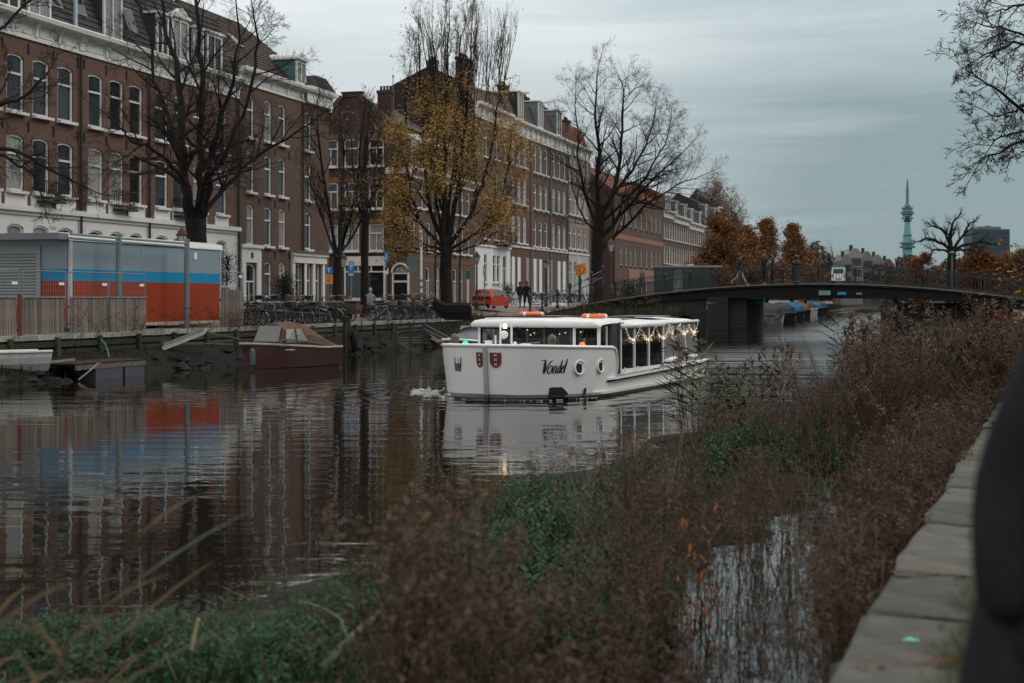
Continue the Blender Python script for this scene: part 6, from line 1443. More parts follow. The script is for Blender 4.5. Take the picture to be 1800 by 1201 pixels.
MB().box(-.70,.70,-.05,.05,.36,.56).build('bumper', red_car, car); MB().box(-.26,.26,-.075,-.051,.40,.51).build('number_plate', M('plate_yellow', (.42,.30,.03), rough=.4, var=.05), car)
# ------------------------------------------------------------------ signs, lamps and poles
def pole_sign(name, label, px, py0, py1, d, wpx, base_z, mat, marks, r=.035, post=galv, tilt=0., bottom=None):
    """py0..py1 is the plate"""
    pt_ = W(px, (py0+py1)/2, d); t = thing(name, label, 'sign', (pt_.x, d, base_z)); t.rotation_euler = (0, tilt, 0)
    zt = zat(py0, d)-base_z; zb = zat(py1, d)-base_z; w_ = wpx/F*d/2
    MB().tube([(0,.05,0),(0,.05,zt+.05)], r, 6).build('post', post, t); o = MB().box(-w_,w_,-.02,.01,zb,zt).build('sign_plate', mat, t)
    if marks:
        mb = MB()
        for m_, x0, x1, y0, y1 in marks: mb.box(-w_+2*w_*x0,-w_+2*w_*x1,-.024-.002*m_,-.0205,zb+(zt-zb)*y0,zb+(zt-zb)*y1)
        mb.build('sign_marks', letter_white, o)
    return t, w_, zb, zt
sign_blue = M('sign_blue', (.0,.20,.50), rough=.35, var=.04)
pole_sign('parking_sign', 'blue parking sign with white letter P over the bicycles', 617.5, 460, 485, 79, 9.5, 1.5, sign_blue, [(1,.30,.42,.42,.92),(1,.42,.70,.84,.92),(1,.42,.70,.62,.70),(1,.62,.74,.66,.88),(1,.06,.94,.03,.12)])
pole_sign('blue_sign', 'blue arrow sign on a tall post left of the arched door', 679, 443, 462, 90, 6.5, 1.6, sign_blue, [(1,.44,.56,.15,.85),(1,.30,.70,.35,.62)])
t, w_, zb, zt = pole_sign('orange_notice_sign', 'yellow orange notice board with lines of dark text on twin posts', 578, 482.5, 499.5, 82, 14, 1.5, M('sign_orange', (.72,.30,.07), rough=.5, var=.05), None)
mb = MB()
for a_, b0, y in ((.3,.7,.78),(.35,.62,.70),(.4,.85,.52),(.25,.7,.33),(.3,.62,.27)): mb.box(-w_+2*w_*a_,-w_+2*w_*b0,-.026,-.0205,zb+(zt-zb)*y,zb+(zt-zb)*(y+.055))
mb.build('text_lines', M('sign_text', (.25,.08,.02), var=.1), t); MB().tube([(.14,.05,0),(.14,.05,zb)], .03, 6).build('post', galv, t)
o = MB().box(-.22,.22,-.02,.01,zt+.04,zt+.44).build('blue_plate', sign_blue, t); MB().box(-.03,.03,-.026,-.0205,zt+.12,zt+.36).box(-.10,.10,-.025,-.0206,zt+.3,zt+.36).build('sign_marks', letter_white, o)
t, *_ = pole_sign('white_notice', 'small white notice with black print under the blue arrow sign', 679, 471.5, 482, 89.8, 7.5, 1.6, letter_white, None); mb = MB(); MB().box(-.09,.06,-.026,-.0205,3.95-1.6+.42,3.95-1.6+.62).build('print', letter_black, t)
t, w_, zb, zt = pole_sign('grey_sign_back', 'grey back of a square traffic sign beside the arched corner door', 723.5, 452.5, 470.5, 92, 18, 1.6, M('sign_back', (.13,.155,.165), rough=.5, metal=.3, var=.1), None)
MB().box(-w_*.95,w_*.95,-.02,.01,zb-.32,zb-.03).build('lower_plate', M('lower_sign_back', (.15,.16,.165), rough=.5, var=.12), t)
p = W(740.5,540,91); t = thing('striped_pole', 'tall white pole with blue stripes near its foot among the bicycles', 'pole', (p.x,91,1.5)); MB().tube([(0,0,0),(0,0,zat(418,91)-1.5)], .075, 8).build('pole', letter_white, t)
for i in range(4): MB().tube([(0,0,.9+i*.42),(0,0,1.06+i*.42)], .078, 8).build('blue_stripe', M('stripe_blue', (.02,.16,.30), rough=.4, var=.1), t)
MB().box(-.05,.05,-.10,-.079,zat(427,91)-1.5,zat(421,91)-1.5).build('sticker', letter_black, t); MB().box(-.05,.05,-.10,-.079,zat(434,91)-1.5,zat(428,91)-1.5).build('sticker', iron_grey, t)
t, w_, zb, zt = pole_sign('green_blue_sign', 'narrow teal sign on a white post left of the red car', 822, 476, 491, 99, 6, 1.7, M('sign_teal', (.01,.16,.22), rough=.4, var=.05), None, .07, letter_white)
pole_sign('blue_sign', 'slim blue street sign in front of the white plastered facade', 851.5, 468.5, 485, 104, 4.5, 1.8, sign_blue, [(1,.3,.7,.4,.85),(1,.3,.7,.1,.25)])
p = W(1029.5,500,99); t = thing('detour_sign', 'orange bicycle detour sign with black arrow outline on a leaning pole', 'sign', (p.x,99,2.6)); t.rotation_euler = (0,R(-10),0)
MB().tube([(0,0,0),(0,0,3.2)], .05, 6).build('pole', trim_white, t); zt = 2.05; orange = M('detour_orange', (.78,.27,.02), rough=.4, var=.04)
MB().box(-.36,.36,-.09,-.055,zt-.38,zt+.38).build('sign_plate', orange, t); mb = MB(); pts = [(-.30,-.28),(.08,-.28),(.30,0),(.08,.28),(-.30,.28)]
for a_, b0 in zip(pts, pts[1:]+pts[:1]): mb.bar((a_[0],-.095,zt+a_[1]),(b0[0],-.095,zt+b0[1]),.045,.012,up=(0,1,0))
for x in (-.09,): mb.ring((x,-.095,zt-.09), .075, .018, (0,1,0), 12, 4); mb.ring((x,-.095,zt+.09), .075, .018, (0,1,0), 12, 4)
mb.build('sign_marks', letter_black, t); MB().box(.30,.42,-.054,-.03,zt-.30,zt+.42).build('side_plate', orange, t)
tag(MB().bar(W(1031,492,99), W(1050,489,99), .12).build('barrier_board', M('barrier_red', (.32,.05,.045), rough=.5, var=.2)), 'red and white barrier board by the leaning detour sign', 'barrier')
def lantern(label, px, py_top, py_base, d, col, base_z):
    p = W(px, py_top, d); zt = p.z-base_z; t = thing('street_lamp', label, 'street lamp', (p.x,d,base_z), 0, 'old crown lantern street lamps'); m = M('lamp_'+col[0], col[1], rough=.5, var=.15)
    mb = MB(); mb.lathe((0,0,0), [(.16,0),(.16,.5),(.12,.6),(.075,.75),(.065,zt-1.25),(.09,zt-1.2),(.05,zt-1.12),(.05,zt-.98)], 8); mb.build('post', m, t)
    mb = MB(); zb = zt-.95
    for i in range(6):
        a = math.pi*i/3; mb.bar((.12*math.cos(a),.12*math.sin(a),zb),(.24*math.cos(a),.24*math.sin(a),zb+.5),.022)
    mb.lathe((0,0,zb-.04), [(.05,0),(.13,.03),(.13,.05)], 6); mb.lathe((0,0,zb+.5), [(.27,0),(.30,.04),(.22,.1),(.20,.2),(.1,.27),(.06,.38),(.02,.45)], 6); mb.build('lantern_frame', m, t)
    mb = MB(); mb.lathe((0,0,zb+.01), [(.11,0),(.225,.48)], 6); mb.build('lantern_glass', M('lantern_glass', (.45,.45,.43), rough=.2, var=.1), t)
lantern('brown crown lantern just above the cabin roof by the bare tree', 320, 397, 470, 65, ('brown',(.07,.022,.018)), 1.4)
lantern('crown lantern on dark post above the red car', 838, 441, 530, 103, ('dark',(.02,.018,.018)), 1.8)
lantern('dark lantern post before the brown terrace houses', 960, 452, 525, 112, ('dark',(.02,.018,.018)), 1.95)
lantern('red brown lantern on the bridgehead in front of the warehouse', 1074, 418, 495, 97, ('brown',(.07,.022,.018)), 2.9)
lantern('lantern rising among the trees beside the second parking sign', 603, 443, 520, 88, ('dark',(.02,.018,.018)), 1.5)
# ------------------------------------------------------------------ small pavilion and van at the bridge
p = W(1200,520,108); gk = thing('glass_pavilion', 'dark green glass pavilion with flat pale roof at the bridgehead', 'pavilion', (p.x,108,2.6), R(-6)); wv = 2.15
gm = M('pavilion_glass', (.022,.038,.034), rough=.12, var=.4, scale=1.2)
for i in range(6): MB().box(-wv+.72*i+.03,-wv+.72*(i+1)-.03,0,.04,.05,2.35).build('glass_panel', gm if i != 2 else M('pavilion_poster', (.20,.27,.235), (.08,.12,.1), scale=3, rough=.3), gk)
mb = MB()
for i in range(7): mb.box(-wv+.72*i-.03,-wv+.72*i+.03,-.02,.06,0,2.35)
mb.build('pavilion_frame', M('pavilion_green', (.02,.03,.028), rough=.5, var=.15), gk); MB().box(-wv-.02,wv+.02,.061,2.6,0,2.34).build('pavilion_core', gm, gk); MB().box(-wv-.15,wv+.75,-.4,2.9,2.36,2.5).build('roof_slab', M('pavilion_roof', (.30,.30,.29), rough=.7, var=.1), gk); MB().box(.35,.85,.5,1.0,2.501,2.6).build('roof_vent', trim_white, gk)
p = on_bridge(1475, 4.6); van = thing('microcar', 'tiny white city car with teal roof band seen through the bridge railing', 'car', p, qrot); van.scale = (.82,.9,.86)
teal = M('van_teal', (.03,.33,.36), rough=.4, var=.05)
mb = MB(); mb.extr([(-.50,.22),(.50,.22),(.52,.85),(.45,1.24),(-.45,1.24),(-.52,.85)], 'y', -.8, .8); mb.build('body', trim_white, van); MB().box(-.47,.47,-.82,.82,1.242,1.40).build('roof_band', teal, van)
MB().box(-.38,.38,-.815,-.801,.78,1.10).build('rear_window', car_glass, van); MB().box(-.22,.22,-.82,-.801,.34,.45).build('number_plate', MATS['plate_yellow'], van)
for s_ in (-1,1):
    MB().box(s_*.44-.05,s_*.44+.05,-.815,-.801,.5,.72).build('tail_light', MATS['tail_light'], van)
    for y in (-.5,.5):
        o = MB().ring((0,0,0), .17, .055, (1,0,0), 14, 6).build('wheel', black_rubber, van); o.location = (s_*.44,y,.22); MB().lathe((0,0,0), [(.15,-.03),(.15,.03),(.05,.05)], 10).build('rim', chrome, o).rotation_euler = (0,R(90),0)
# ------------------------------------------------------------------ jetties under the far quay
jt = thing('steel_gangway', 'dark steel railing and gangway frame along the far quay wall', 'gangway', (0,0,0)); mb = MB()
dd = lambda px: d_at(px, -29.6)
a, b_ = W(575,589,72), W(745,573,80); mb.tube([a,b_], .04, 5)
for px0, py0, d0, px1, py1, d1 in ((575,572,72,700,566,80),(619,585,74,660,606,75),(619,592,74,672,616,75),(655,607,75,700,586,77),(660,600,75,698,594,77)): mb.tube([W(px0,py0,d0), W(px1,py1,d1)], .035, 5)
mb.build('steel_tube', iron_grey, jt)
for i, px in enumerate(range(590,790,23)): 
    d = d_at(px,-29.85); MB().bar((-29.85+S1*d,d,.95),(-29.85+S1*d,d,1.5),.05).build('post', iron, jt)
for s_, nm, px0, py0, d0, px1, py1, d1, lab in ((1,'gangway',744,569,82,796,597,76,'slanting gangway handrails going down to the black boat'),):
    t = thing(nm, lab, 'gangway', (0,0,0)); MB().tube([W(px0,py0,d0),W(px1,py1,d1)], .03, 5).build('handrail', galv, t); MB().tube([W(px0-6,py0+6,d0),W(px1-6,py1+3,d1)], .03, 5).build('handrail', galv, t); MB().bar(W(746,587,81),W(775,602,77),.45,.06).build('walkway', wood_deck, t)
mp = thing('mooring_post', 'thick dark mooring post with a car tyre fender beside the red boat', 'mooring post', W(609,645,66)); mp.location.z = 0
MB().tube([(0,0,-.5),(0,0,1.72)], .19, 9).lathe((0,0,1.72), [(.21,0),(.21,.05),(.05,.09)], 9).build('post', wood_dark, mp); o = MB().ring((0,0,0), .30, .12, (1,.25,0), 18, 7).build('tyre', black_rubber, mp); o.location = (.36,-.1,.62); o.scale = (1,1,1.3)
MB().tube([(.02,-.21,-.4),(.02,-.21,1.5)], .02, 5).build('iron_rod', iron_grey, mp)
jj = thing('jetty', 'small wooden jetty landing with steel railing posts at the far quay', 'jetty', (0,0,0)); dj = 71
for k in range(3): MB().bar(W(697,594+k*4.6,dj), W(743,593.5+k*4.4,dj), .05, .118, up=(0,1,0)).build('plank', wood_deck, jj)
for px in (696.5,721,742.5): 
    p0_, p1_ = W(px,620,dj-.1), W(px,570,dj-.1); MB().bar((p0_.x,p0_.y,-.4),p1_,.09).build('post', iron, jj)
MB().bar(W(697,582.5,dj),W(742,580,dj),.04).bar(W(697,577,dj),W(742,571,dj),.05).build('rail', iron_grey, jj); MB().bar(W(703,604,dj-.15),W(721,613,dj-.15),.08).build('brace', iron_grey, jj); MB().bar(W(697,618,dj),W(740,614,dj),.06).build('floor_beam', iron_grey, jj)
# ------------------------------------------------------------------ dark figure close to the camera at the right edge
def near_person():
    t = thing('person', 'person in long dark coat close by, cut off by the right edge', 'person', (1.325,3.0,1.06), R(12))
    V = []; E = []; Rr = []
    def add(p, r, par=None):
        V.append(Vector(p)); Rr.append(r)
        if par is not None: E.append((par, len(V)-1))
        return len(V)-1
    pel = add((0,0,.98), (.23,.17)); sp = add((0,0,1.16), (.20,.15), pel); ch = add((0,0,1.36), (.21,.15), sp); nb = add((0,.0,1.50), (.085,.08), ch); nk = add((0,-.01,1.55), (.058,.06), nb); hd = add((0,-.03,1.65), (.078,.095), nk); add((0,-.02,1.75), (.05,.065), hd)
    for sd in (-1,1):
        sh = add((sd*.20,0,1.42), .085, ch); el = add((sd*.30,.03,1.15), .075, sh); wr = add((sd*.35,-.04,.95), .06, el); add((sd*.345,-.07,.88), (.045,.03), wr)
        h = add((sd*.12,0,.90), .14, pel); kn = add((sd*.15,0,.55), .12, h); hem = add((sd*.17,0,.42), .13, kn); lo = add((sd*.12,0,.30), .06, hem); an = add((sd*.12,0,.09), .05, lo); add((sd*.13,-.16,.04), .045, an)
    coat = M('coat_dark_blue', (.016,.016,.019), rough=.9, var=.2, scale=6, bump=.3, bscale=14)
    def zone(c): return 2 if c.z < .12 else (3 if c.z > 1.535 else (4 if abs(c.x) > .3 and c.z < .90 else (1 if c.z < .38 else 0)))
    skin_body('body', V, E, Rr, [coat, c_black, c_black, c_black if False else skin_m, c_black], zone, t)
    f = MB()
    for sd in (-1,1):
        b0 = Vector((sd*.335,-.10,.845))
        for j, ln in enumerate((.062,.072,.068,.05)):
            q = b0+Vector((0,(j-1.5)*.019,0)); f.tube([q+Vector((0,0,.02)), q+Vector((-sd*.008,-.01,-ln*.5)), q+Vector((-sd*.03,-.012,-ln*.85))], [.0095,.009,.007], 6)
        q = b0+Vector((0,-.04,.05)); f.tube([q, q+Vector((-sd*.01,-.02,-.03)), q+Vector((-sd*.015,-.025,-.062))], [.0115,.0105,.008], 6)
    f.build('gloved_fingers', c_black, t, smooth=True)
    hc = Vector((0,-.02,1.70)); rows = []; mb = MB()
    for i in range(7):
        ph = math.pi*.5*(i/6)*1.25; r = math.sin(ph); rows.append([hc+Vector((.09*r*math.cos(a), .112*r*math.sin(a)+.015, .118*math.cos(ph)-(.06 if math.sin(a) > .2 and i > 4 else 0))) for a in np.linspace(0,2*math.pi,12,endpoint=False)])
    mb.grid(rows, close=True); mb.build('hair', hair_d, t, smooth=True)
    mb = MB(); mb.ring((0,0,1.50), .085, .03, (0,.1,1), 14, 6); mb.build('collar', coat, t, smooth=True)
    mb = MB(); rows = []
    for z, k in ((1.02,.26),(.95,.335),(.7,.385),(.42,.40)): rows.append([(k*math.cos(a)*(1+.04*math.sin(5*a)), k*.72*math.sin(a), z) for a in np.linspace(0,2*math.pi,20,endpoint=False)])
    mb.grid(rows, close=True); mb.build('coat_skirt', coat, t, smooth=True)
    fc = hc+Vector((0,-.1,-.045)); mb = MB(); mb.add([fc+Vector(q) for q in ((-.014,0,-.02),(.014,0,-.02),(0,.004,.03),(0,-.03,-.018))], [(0,1,3),(1,2,3),(2,0,3)])
    for sd in (-1,1): mb.lathe(hc+Vector((sd*.086,0,-.06)), [(.008,0),(.016,.015),(.014,.04),(.004,.05)], 6)
    mb.build('face', skin_m, t); mb = MB()
    for sd in (-1,1): mb.lathe(fc+Vector((sd*.03,.008,.016)), [(.004,-.006),(.009,0),(.004,.006)], 6)
    mb.build('eyes', MATS['eye_dark'], t)
near_person()
# litter on the coping
tag(MB().box(-.035,.035,-.012,.012,0,.004).box(-.012,.012,-.03,.03,.0041,.007).build('wrapper', M('wrapper_teal', (.10,.45,.40), rough=.4, var=.3, scale=30)), 'tiny crumpled teal wrapper lying on the coping stone', 'wrapper').location = (W(1601,1121,6.3).x, 6.3, 1.085)
# ------------------------------------------------------------------ trees
class Tree:
    def __init__(s, seed): s.r = random.Random(seed); s.big = MB(); s.small = MB(); s.tips = []
    def rv(s, a): return Vector((s.r.uniform(-a,a), s.r.uniform(-a,a), s.r.uniform(-a,a)))
    def poly(s, pts, r0, r1, lvl):
        n = len(pts); rr = [r0+(r1-r0)*i/(n-1) for i in range(n)]
        if lvl <= 1 and r0 > .03: s.big.tube(pts, rr, 7 if r0 > .12 else 5, cap=False)
        else: s.small.tube(pts, rr, 4 if r0 > .02 else 3, cap=False)
    def grow(s, p, d, L, r, lvl, P):
        """P: per level (children, length ratio, spread angle, upward pull, wobble); twigs end at level len(P)"""
        n = max(3, min(7, int(L/.5)+2)); pts = [p]; d = d.normalized(); q = p
        _, _, _, up, wob = P[min(lvl, len(P)-1)]
        for i in range(n):
            d = (d+s.rv(wob)+Vector((0,0,up/n))).normalized(); q = q+d*(L/n); pts.append(q)
        s.poly(pts, r, max(.0045, r*.35), lvl)
        if lvl >= len(P): s.tips.append((q, d)); s.tips.append((pts[len(pts)//2], d)); return
        k, lr, sp, _, _ = P[lvl]; k = max(1, int(round(k*s.r.uniform(.8,1.2))))
        for j in range(k):
            f = s.r.uniform(.22,1.0) if j else 1.0; x = f*(n); i = min(n-1, int(x)); b = pts[i]+(pts[i+1]-pts[i])*(x-i) if f < 1 else pts[-1]
            t = (pts[i+1]-pts[i]).normalized(); o = t.orthogonal().normalized(); o = Matrix.Rotation(s.r.uniform(0,6.283), 3, t) @ o
            a = R(sp)*s.r.uniform(.6,1.25); c = t*math.cos(a)+o*math.sin(a)
            s.grow(b, c, L*lr*s.r.uniform(.65,1.2)*(1.15-.4*f), max(.005, r*(1-.65*f)*s.r.uniform(.42,.62)), lvl+1, P)
    def limb(s, pts, r0, r1, P, kids, L, sub=3, twist=.12, start=.15):
        """hand placed limb, smoothed, with boughs along it"""
        pts = [Vector(p) for p in pts]; out = []
        for i in range(len(pts)-1):
            a, b, c, e = pts[max(i-1,0)], pts[i], pts[i+1], pts[min(i+2,len(pts)-1)]
            for k in range(sub):
                t = k/sub; out.append(.5*((2*b)+(c-a)*t+(2*a-5*b+4*c-e)*t*t+(3*b-a-3*c+e)*t**3)+s.rv(twist if i+k else 0))
        out.append(pts[-1]); n = len(out)-1; rr = [r0+(r1-r0)*(i/n)**.8 for i in range(n+1)]
        s.big.tube(out, rr, 9 if r0 > .2 else 6, cap=False)
        for j in range(kids):
            f = start+(1-start)*(j+s.r.random())/kids; x = f*n; i = min(n-1, int(x)); b = out[i]+(out[i+1]-out[i])*(x-i)
            t = (out[i+1]-out[i]).normalized(); o = Matrix.Rotation(s.r.uniform(0,6.283), 3, t) @ t.orthogonal().normalized()
            a = R(P[0][2])*s.r.uniform(.7,1.2)
            s.grow(b, t*math.cos(a)+o*math.sin(a), L*(1.1-.5*f)*s.r.uniform(.7,1.2), max(.015, (r0+(r1-r0)*f)*.5), 1, P)
        s.grow(out[-1], (out[-1]-out[-2]), L*.7, r1, 1, P)
    def finish(s, name, label, base, group=None, leaves=None, bark_m=None, twig_m=None):
        t = thing(name, label, 'tree', base, 0, group); T = Matrix.Translation(-Vector(base))
        s.big.xf(T).build('trunk', bark_m or bark, t, smooth=True)
        if s.small.v: s.small.xf(T).build('twigs', twig_m or twig, t, kind='stuff')
        if leaves:
            mat, prob, per, size, spread, test = leaves; V = []; Fc = []
            base = Vector(base)
            for q, d in s.tips:
                w = prob(q)
                for _ in range(per):
                    if s.r.random() > w: continue
                    c = q-base+s.rv(spread); a = s.rv(1).normalized(); b = a.orthogonal().normalized(); z = size*s.r.uniform(.6,1.3)
                    n = len(V); V += [c-a*z, c+b*z*.5, c+a*z, c-b*z*.5]; Fc += [(n,n+1,n+2),(n,n+2,n+3)]
            if V: fromnp('leaves', np.array(V), np.array(Fc), mat, None, t, kind='stuff')
        return t
# big bare tree in front of the left terrace: several stems from a low fork
d1 = 66.5; T1 = Tree(11); P1 = [(8,.52,48,.25,.10),(7,.55,46,.20,.16),(6,.55,44,.12,.2),(4,.6,42,.05,.25)]
def w1(px, py, dz=0): return W(px, py, d1+dz)
base = w1(346,446); base.z = 1.4
T1.big.tube([base, base+Vector((0,0,.5)), w1(346,440), w1(345,410), w1(344,385)], [.72,.56,.5,.46,.5], 10, cap=False)
for pts, r0, k in (([(338,390,0),(328,340,-.6),(322,270,-.8),(320,200,-.6),(306,110,-.4),(288,40,.2),(280,-40,.4)],.30,12),
                   ([(346,388,0),(352,330,.6),(354,260,.9),(356,180,.8),(350,90,.3),(346,0,.5),(350,-60,.4)],.24,12),
                   ([(340,384,0),(322,300,.6),(300,215,1.6),(272,140,2.4),(262,60,2.8),(240,0,3)],.18,9),
                   ([(352,388,0),(366,330,-.8),(374,260,-1.4),(395,190,-1.8),(414,120,-2.2),(420,50,-2.6)],.20,10),
                   ([(354,392,0),(372,352,1),(412,315,1.8),(440,285,2.4),(492,252,2.6),(530,226,2.8)],.16,9),
                   ([(350,380,0),(358,320,-1.2),(392,280,-2.6),(425,200,-3),(446,120,-3),(452,60,-3.2)],.15,8),
                   ([(334,330,-.6),(300,290,-1.8),(268,262,-2.6),(232,246,-3.2),(212,226,-3.4)],.11,6)):
    T1.limb([w1(*p) for p in pts], r0, .05, P1, int(k*1.35), 2.7, 3, .10)
T1.finish('bare_tree', 'large bare tree with several stems behind the cabin, standing before the left terrace', base)
# branches of a tree standing left of the picture
d0 = 50; T0 = Tree(5); w0 = lambda px, py, dz=0: W(px, py, d0+dz); b0 = w0(-150,470); b0.z = 1.35
T0.big.tube([b0, w0(-150,420), w0(-146,330), w0(-140,250), w0(-140,120)], [.45,.4,.36,.3,.18], 9, cap=False)
for pts, r0, k in (([(-146,330),(-90,300),(-30,262),(20,262),(70,290),(118,310),(150,330)],.13,9),([(-143,270),(-80,220),(-20,186),(30,178),(62,150),(84,128)],.12,9),
                   ([(-145,300),(-60,300),(-10,270),(30,290),(60,310),(72,340)],.09,6),([(-140,200),(-70,120),(-10,60),(40,14),(70,-20)],.10,6)):
    T0.limb([w0(*p, i*.2) for i, p in enumerate(pts)], r0, .03, P1, k, 1.7, 3, .06)
T0.finish('bare_tree', 'bare tree whose dark branches reach in at the left edge', b0)
# the two slim dark trees by the shop, a few yellow leaves low down
leaf_y = M('leaf_yellow', (.17,.105,.035), (.46,.275,.085), rough=.6, island=True); leaf_b = M('leaf_olive', (.08,.06,.025), (.22,.14,.055), rough=.7, island=True)
P2 = [(8,.52,30,.5,.09),(7,.52,34,.35,.13),(5,.55,36,.25,.2)]
T2 = Tree(23); d2 = 79; w2 = lambda px, py, dz=0: W(px, py, d2+dz); b2 = w2(592,560); b2.z = 1.45
T2.big.tube([b2, w2(592,520), w2(593,480), w2(594,440)], [.3,.24,.22,.21], 8, cap=False)
for pts, r0, k in (([(593,450),(580,380),(566,300),(558,220),(560,170)],.13,9),([(594,450),(600,370),(604,290),(600,230)],.13,9),([(594,445),(618,380),(630,310),(634,250),(640,205)],.12,9),([(594,455),(572,400),(552,340),(540,300)],.09,7),([(595,450),(622,410),(646,360),(660,320)],.09,7)):
    T2.limb([w2(*p, T2.r.uniform(-1,1)) for p in pts], r0, .03, P2, int(k*1.6), 1.9, 3, .06)
T2.finish('street_tree', 'slim dark tree with sparse brownish yellow leaves low in its crown, left of the shop', b2, None, (leaf_b, lambda q: .34 if q.z < 8.2 else (.10 if q.z < 10 else .02), 3, .065, .3, None))
T3 = Tree(31); d3 = 83; w3 = lambda px, py, dz=0: W(px, py, d3+dz); b3 = w3(641,550); b3.z = 1.5
T3.big.tube([b3, w3(641,510), w3(641,450), w3(642,380), w3(641,300), w3(642,240)], [.28,.24,.22,.2,.14,.07], 8, cap=False)
for pts, r0, k in (([(641,420),(655,340),(664,270),(668,220)],.09,8),([(641,410),(626,340),(618,270),(616,215)],.09,8),([(642,380),(662,330),(684,280)],.06,6),([(642,300),(645,240),(648,196)],.08,7)):
    T3.limb([w3(*p, T3.r.uniform(-1,1)) for p in pts], r0, .025, P2, int(k*1.6), 1.5, 3, .05)
T3.finish('street_tree', 'slim nearly leafless tree standing right before the shop window', b3, None, (leaf_b, lambda q: .10 if q.z < 10 else .02, 2, .09, .2, None))
# yellow tree
T4 = Tree(47); d4 = 94; w4 = lambda px, py, dz=0: W(px, py, d4+dz); b4 = w4(786,560); b4.z = 1.6
P4 = [(8,.46,30,.6,.08),(7,.52,32,.5,.12),(6,.52,34,.4,.16),(3,.55,36,.3,.2)]
T4.big.tube([b4, w4(785,530), w4(783,480), w4(784,440), w4(785,415)], [.52,.42,.40,.38,.36], 9, cap=False)
for pts, r0, k in (([(782,430),(780,360),(782,280),(784,190),(786,110),(790,40)],.24,15),([(786,430),(800,360),(812,280),(820,190),(826,100),(830,38)],.2,15),([(780,430),(756,370),(746,290),(742,200),(738,120),(736,60)],.18,14),
                   ([(788,432),(820,390),(846,330),(866,250),(876,170),(886,100)],.17,13),([(780,436),(744,400),(722,340),(712,260),(714,180),(722,110)],.16,13),([(790,440),(836,410),(870,370),(890,310),(896,260)],.12,10),
                   ([(778,442),(738,424),(706,390),(694,330),(700,270)],.11,10),([(786,425),(792,340),(800,260),(808,170),(808,90),(812,60)],.15,12),([(784,440),(770,380),(764,300),(766,210),(764,130),(768,90)],.13,12),([(790,445),(826,436),(858,420),(880,400)],.07,7),([(780,446),(746,440),(716,430),(704,410)],.07,7)):
    T4.limb([w4(*p, T4.r.uniform(-2.2,2.2)*min(1,i*.5)) for i, p in enumerate(pts)], r0, .03, P4, k, 2.3, 3, .08)
for i in range(46):
    px = T4.r.choice([738,744,752,762,770,780,790,800,812,822,830,846,858,870,882]); y0 = T4.r.uniform(120,190); a = w4(px+T4.r.uniform(-8,8), y0, T4.r.uniform(-2,2)); T4.grow(a, Vector((T4.r.uniform(-.12,.12)+(px-795)*.002, T4.r.uniform(-.12,.12), 1)), T4.r.uniform(2.4,4.2), .035, 1, [(7,.5,16,.6,.05),(9,.45,18,.6,.06),(4,.5,20,.6,.08)])
T4.finish('yellow_tree', 'tall tree with yellow autumn leaves and bare upright twigs on top', b4, None, (leaf_y, lambda q: (.20 if q.z < 9.5 else .29 if q.z < 15.6 else .18 if q.z < 17 else .015), 5, .078, .62, None))
# bare tree at the bridgehead
T5 = Tree(61); d5 = 102; w5 = lambda px, py, dz=0: W(px, py, d5+dz); b5 = w5(1049,520); b5.z = 2.2
P5 = [(8,.52,44,.3,.09),(7,.55,42,.25,.14),(6,.55,42,.12,.2),(3,.6,42,.0,.25)]
T5.big.tube([b5, w5(1049,490), w5(1050,440), w5(1052,400), w5(1056,360)], [.62,.46,.42,.40,.38], 9, cap=False)
for pts, r0, k in (([(1052,400),(1050,340),(1052,270),(1048,200),(1050,130)],.26,13),([(1056,380),(1082,320),(1092,250),(1096,180),(1090,140)],.2,12),([(1054,420),(1090,380),(1126,340),(1164,300),(1206,262)],.2,12),([(1056,440),(1100,398),(1148,352),(1186,328),(1222,314)],.15,11),
                   ([(1050,400),(1030,350),(1018,290),(1014,230),(1012,170)],.15,11),([(1050,410),(1022,380),(1006,330),(1000,280)],.09,8),([(1060,370),(1110,300),(1140,240),(1152,190)],.14,11),([(1058,390),(1120,330),(1160,270),(1176,226)],.12,10)):
    T5.limb([w5(*p, T5.r.uniform(-2,2)*min(1,i*.5)) for i, p in enumerate(pts)], r0, .035, P5, int(k*1.45), 2.8, 3, .1)
T5.finish('bare_tree', 'wide bare tree at the left bridgehead, beside the pale stone house', b5)
# branches hanging in at the upper right corner
T6 = Tree(73); d6 = 30; w6 = lambda px, py, dz=0: W(px, py, d6+dz); b6 = w6(1990,600); b6.z = 1.1
P6 = [(6,.5,50,.1,.12),(5,.55,48,.08,.16),(5,.55,48,.05,.22),(3,.6,45,.0,.25)]
T6.big.tube([b6, w6(1985,450), w6(1975,300), w6(1960,150), w6(1950,0), w6(1940,-150)], [.4,.36,.33,.28,.2,.1], 9, cap=False)
for pts, r0, k in (([(1975,320),(1900,246),(1830,244),(1780,256),(1745,272),(1722,284)],.055,9),([(1970,280),(1890,236),(1820,232),(1770,236),(1740,246)],.05,8),([(1965,290),(1880,240),(1800,196),(1750,155),(1705,128)],.07,10),([(1960,150),(1880,100),(1800,76),(1760,86),(1722,102)],.055,9),
                   ([(1955,130),(1880,80),(1810,66),(1760,50),(1722,42)],.05,9),([(1950,40),(1880,10),(1810,6),(1770,16),(1750,20)],.05,7),([(1960,220),(1880,190),(1810,180),(1770,200),(1735,205)],.045,7)):
    T6.limb([w6(*p, T6.r.uniform(-.8,.8)*min(1,i*.5)) for i, p in enumerate(pts)], r0, .012, P6, k, .95, 3, .04, .25)
T6.finish('bare_tree', 'bare tree reaching in with fine twigs at the upper right corner', b6)
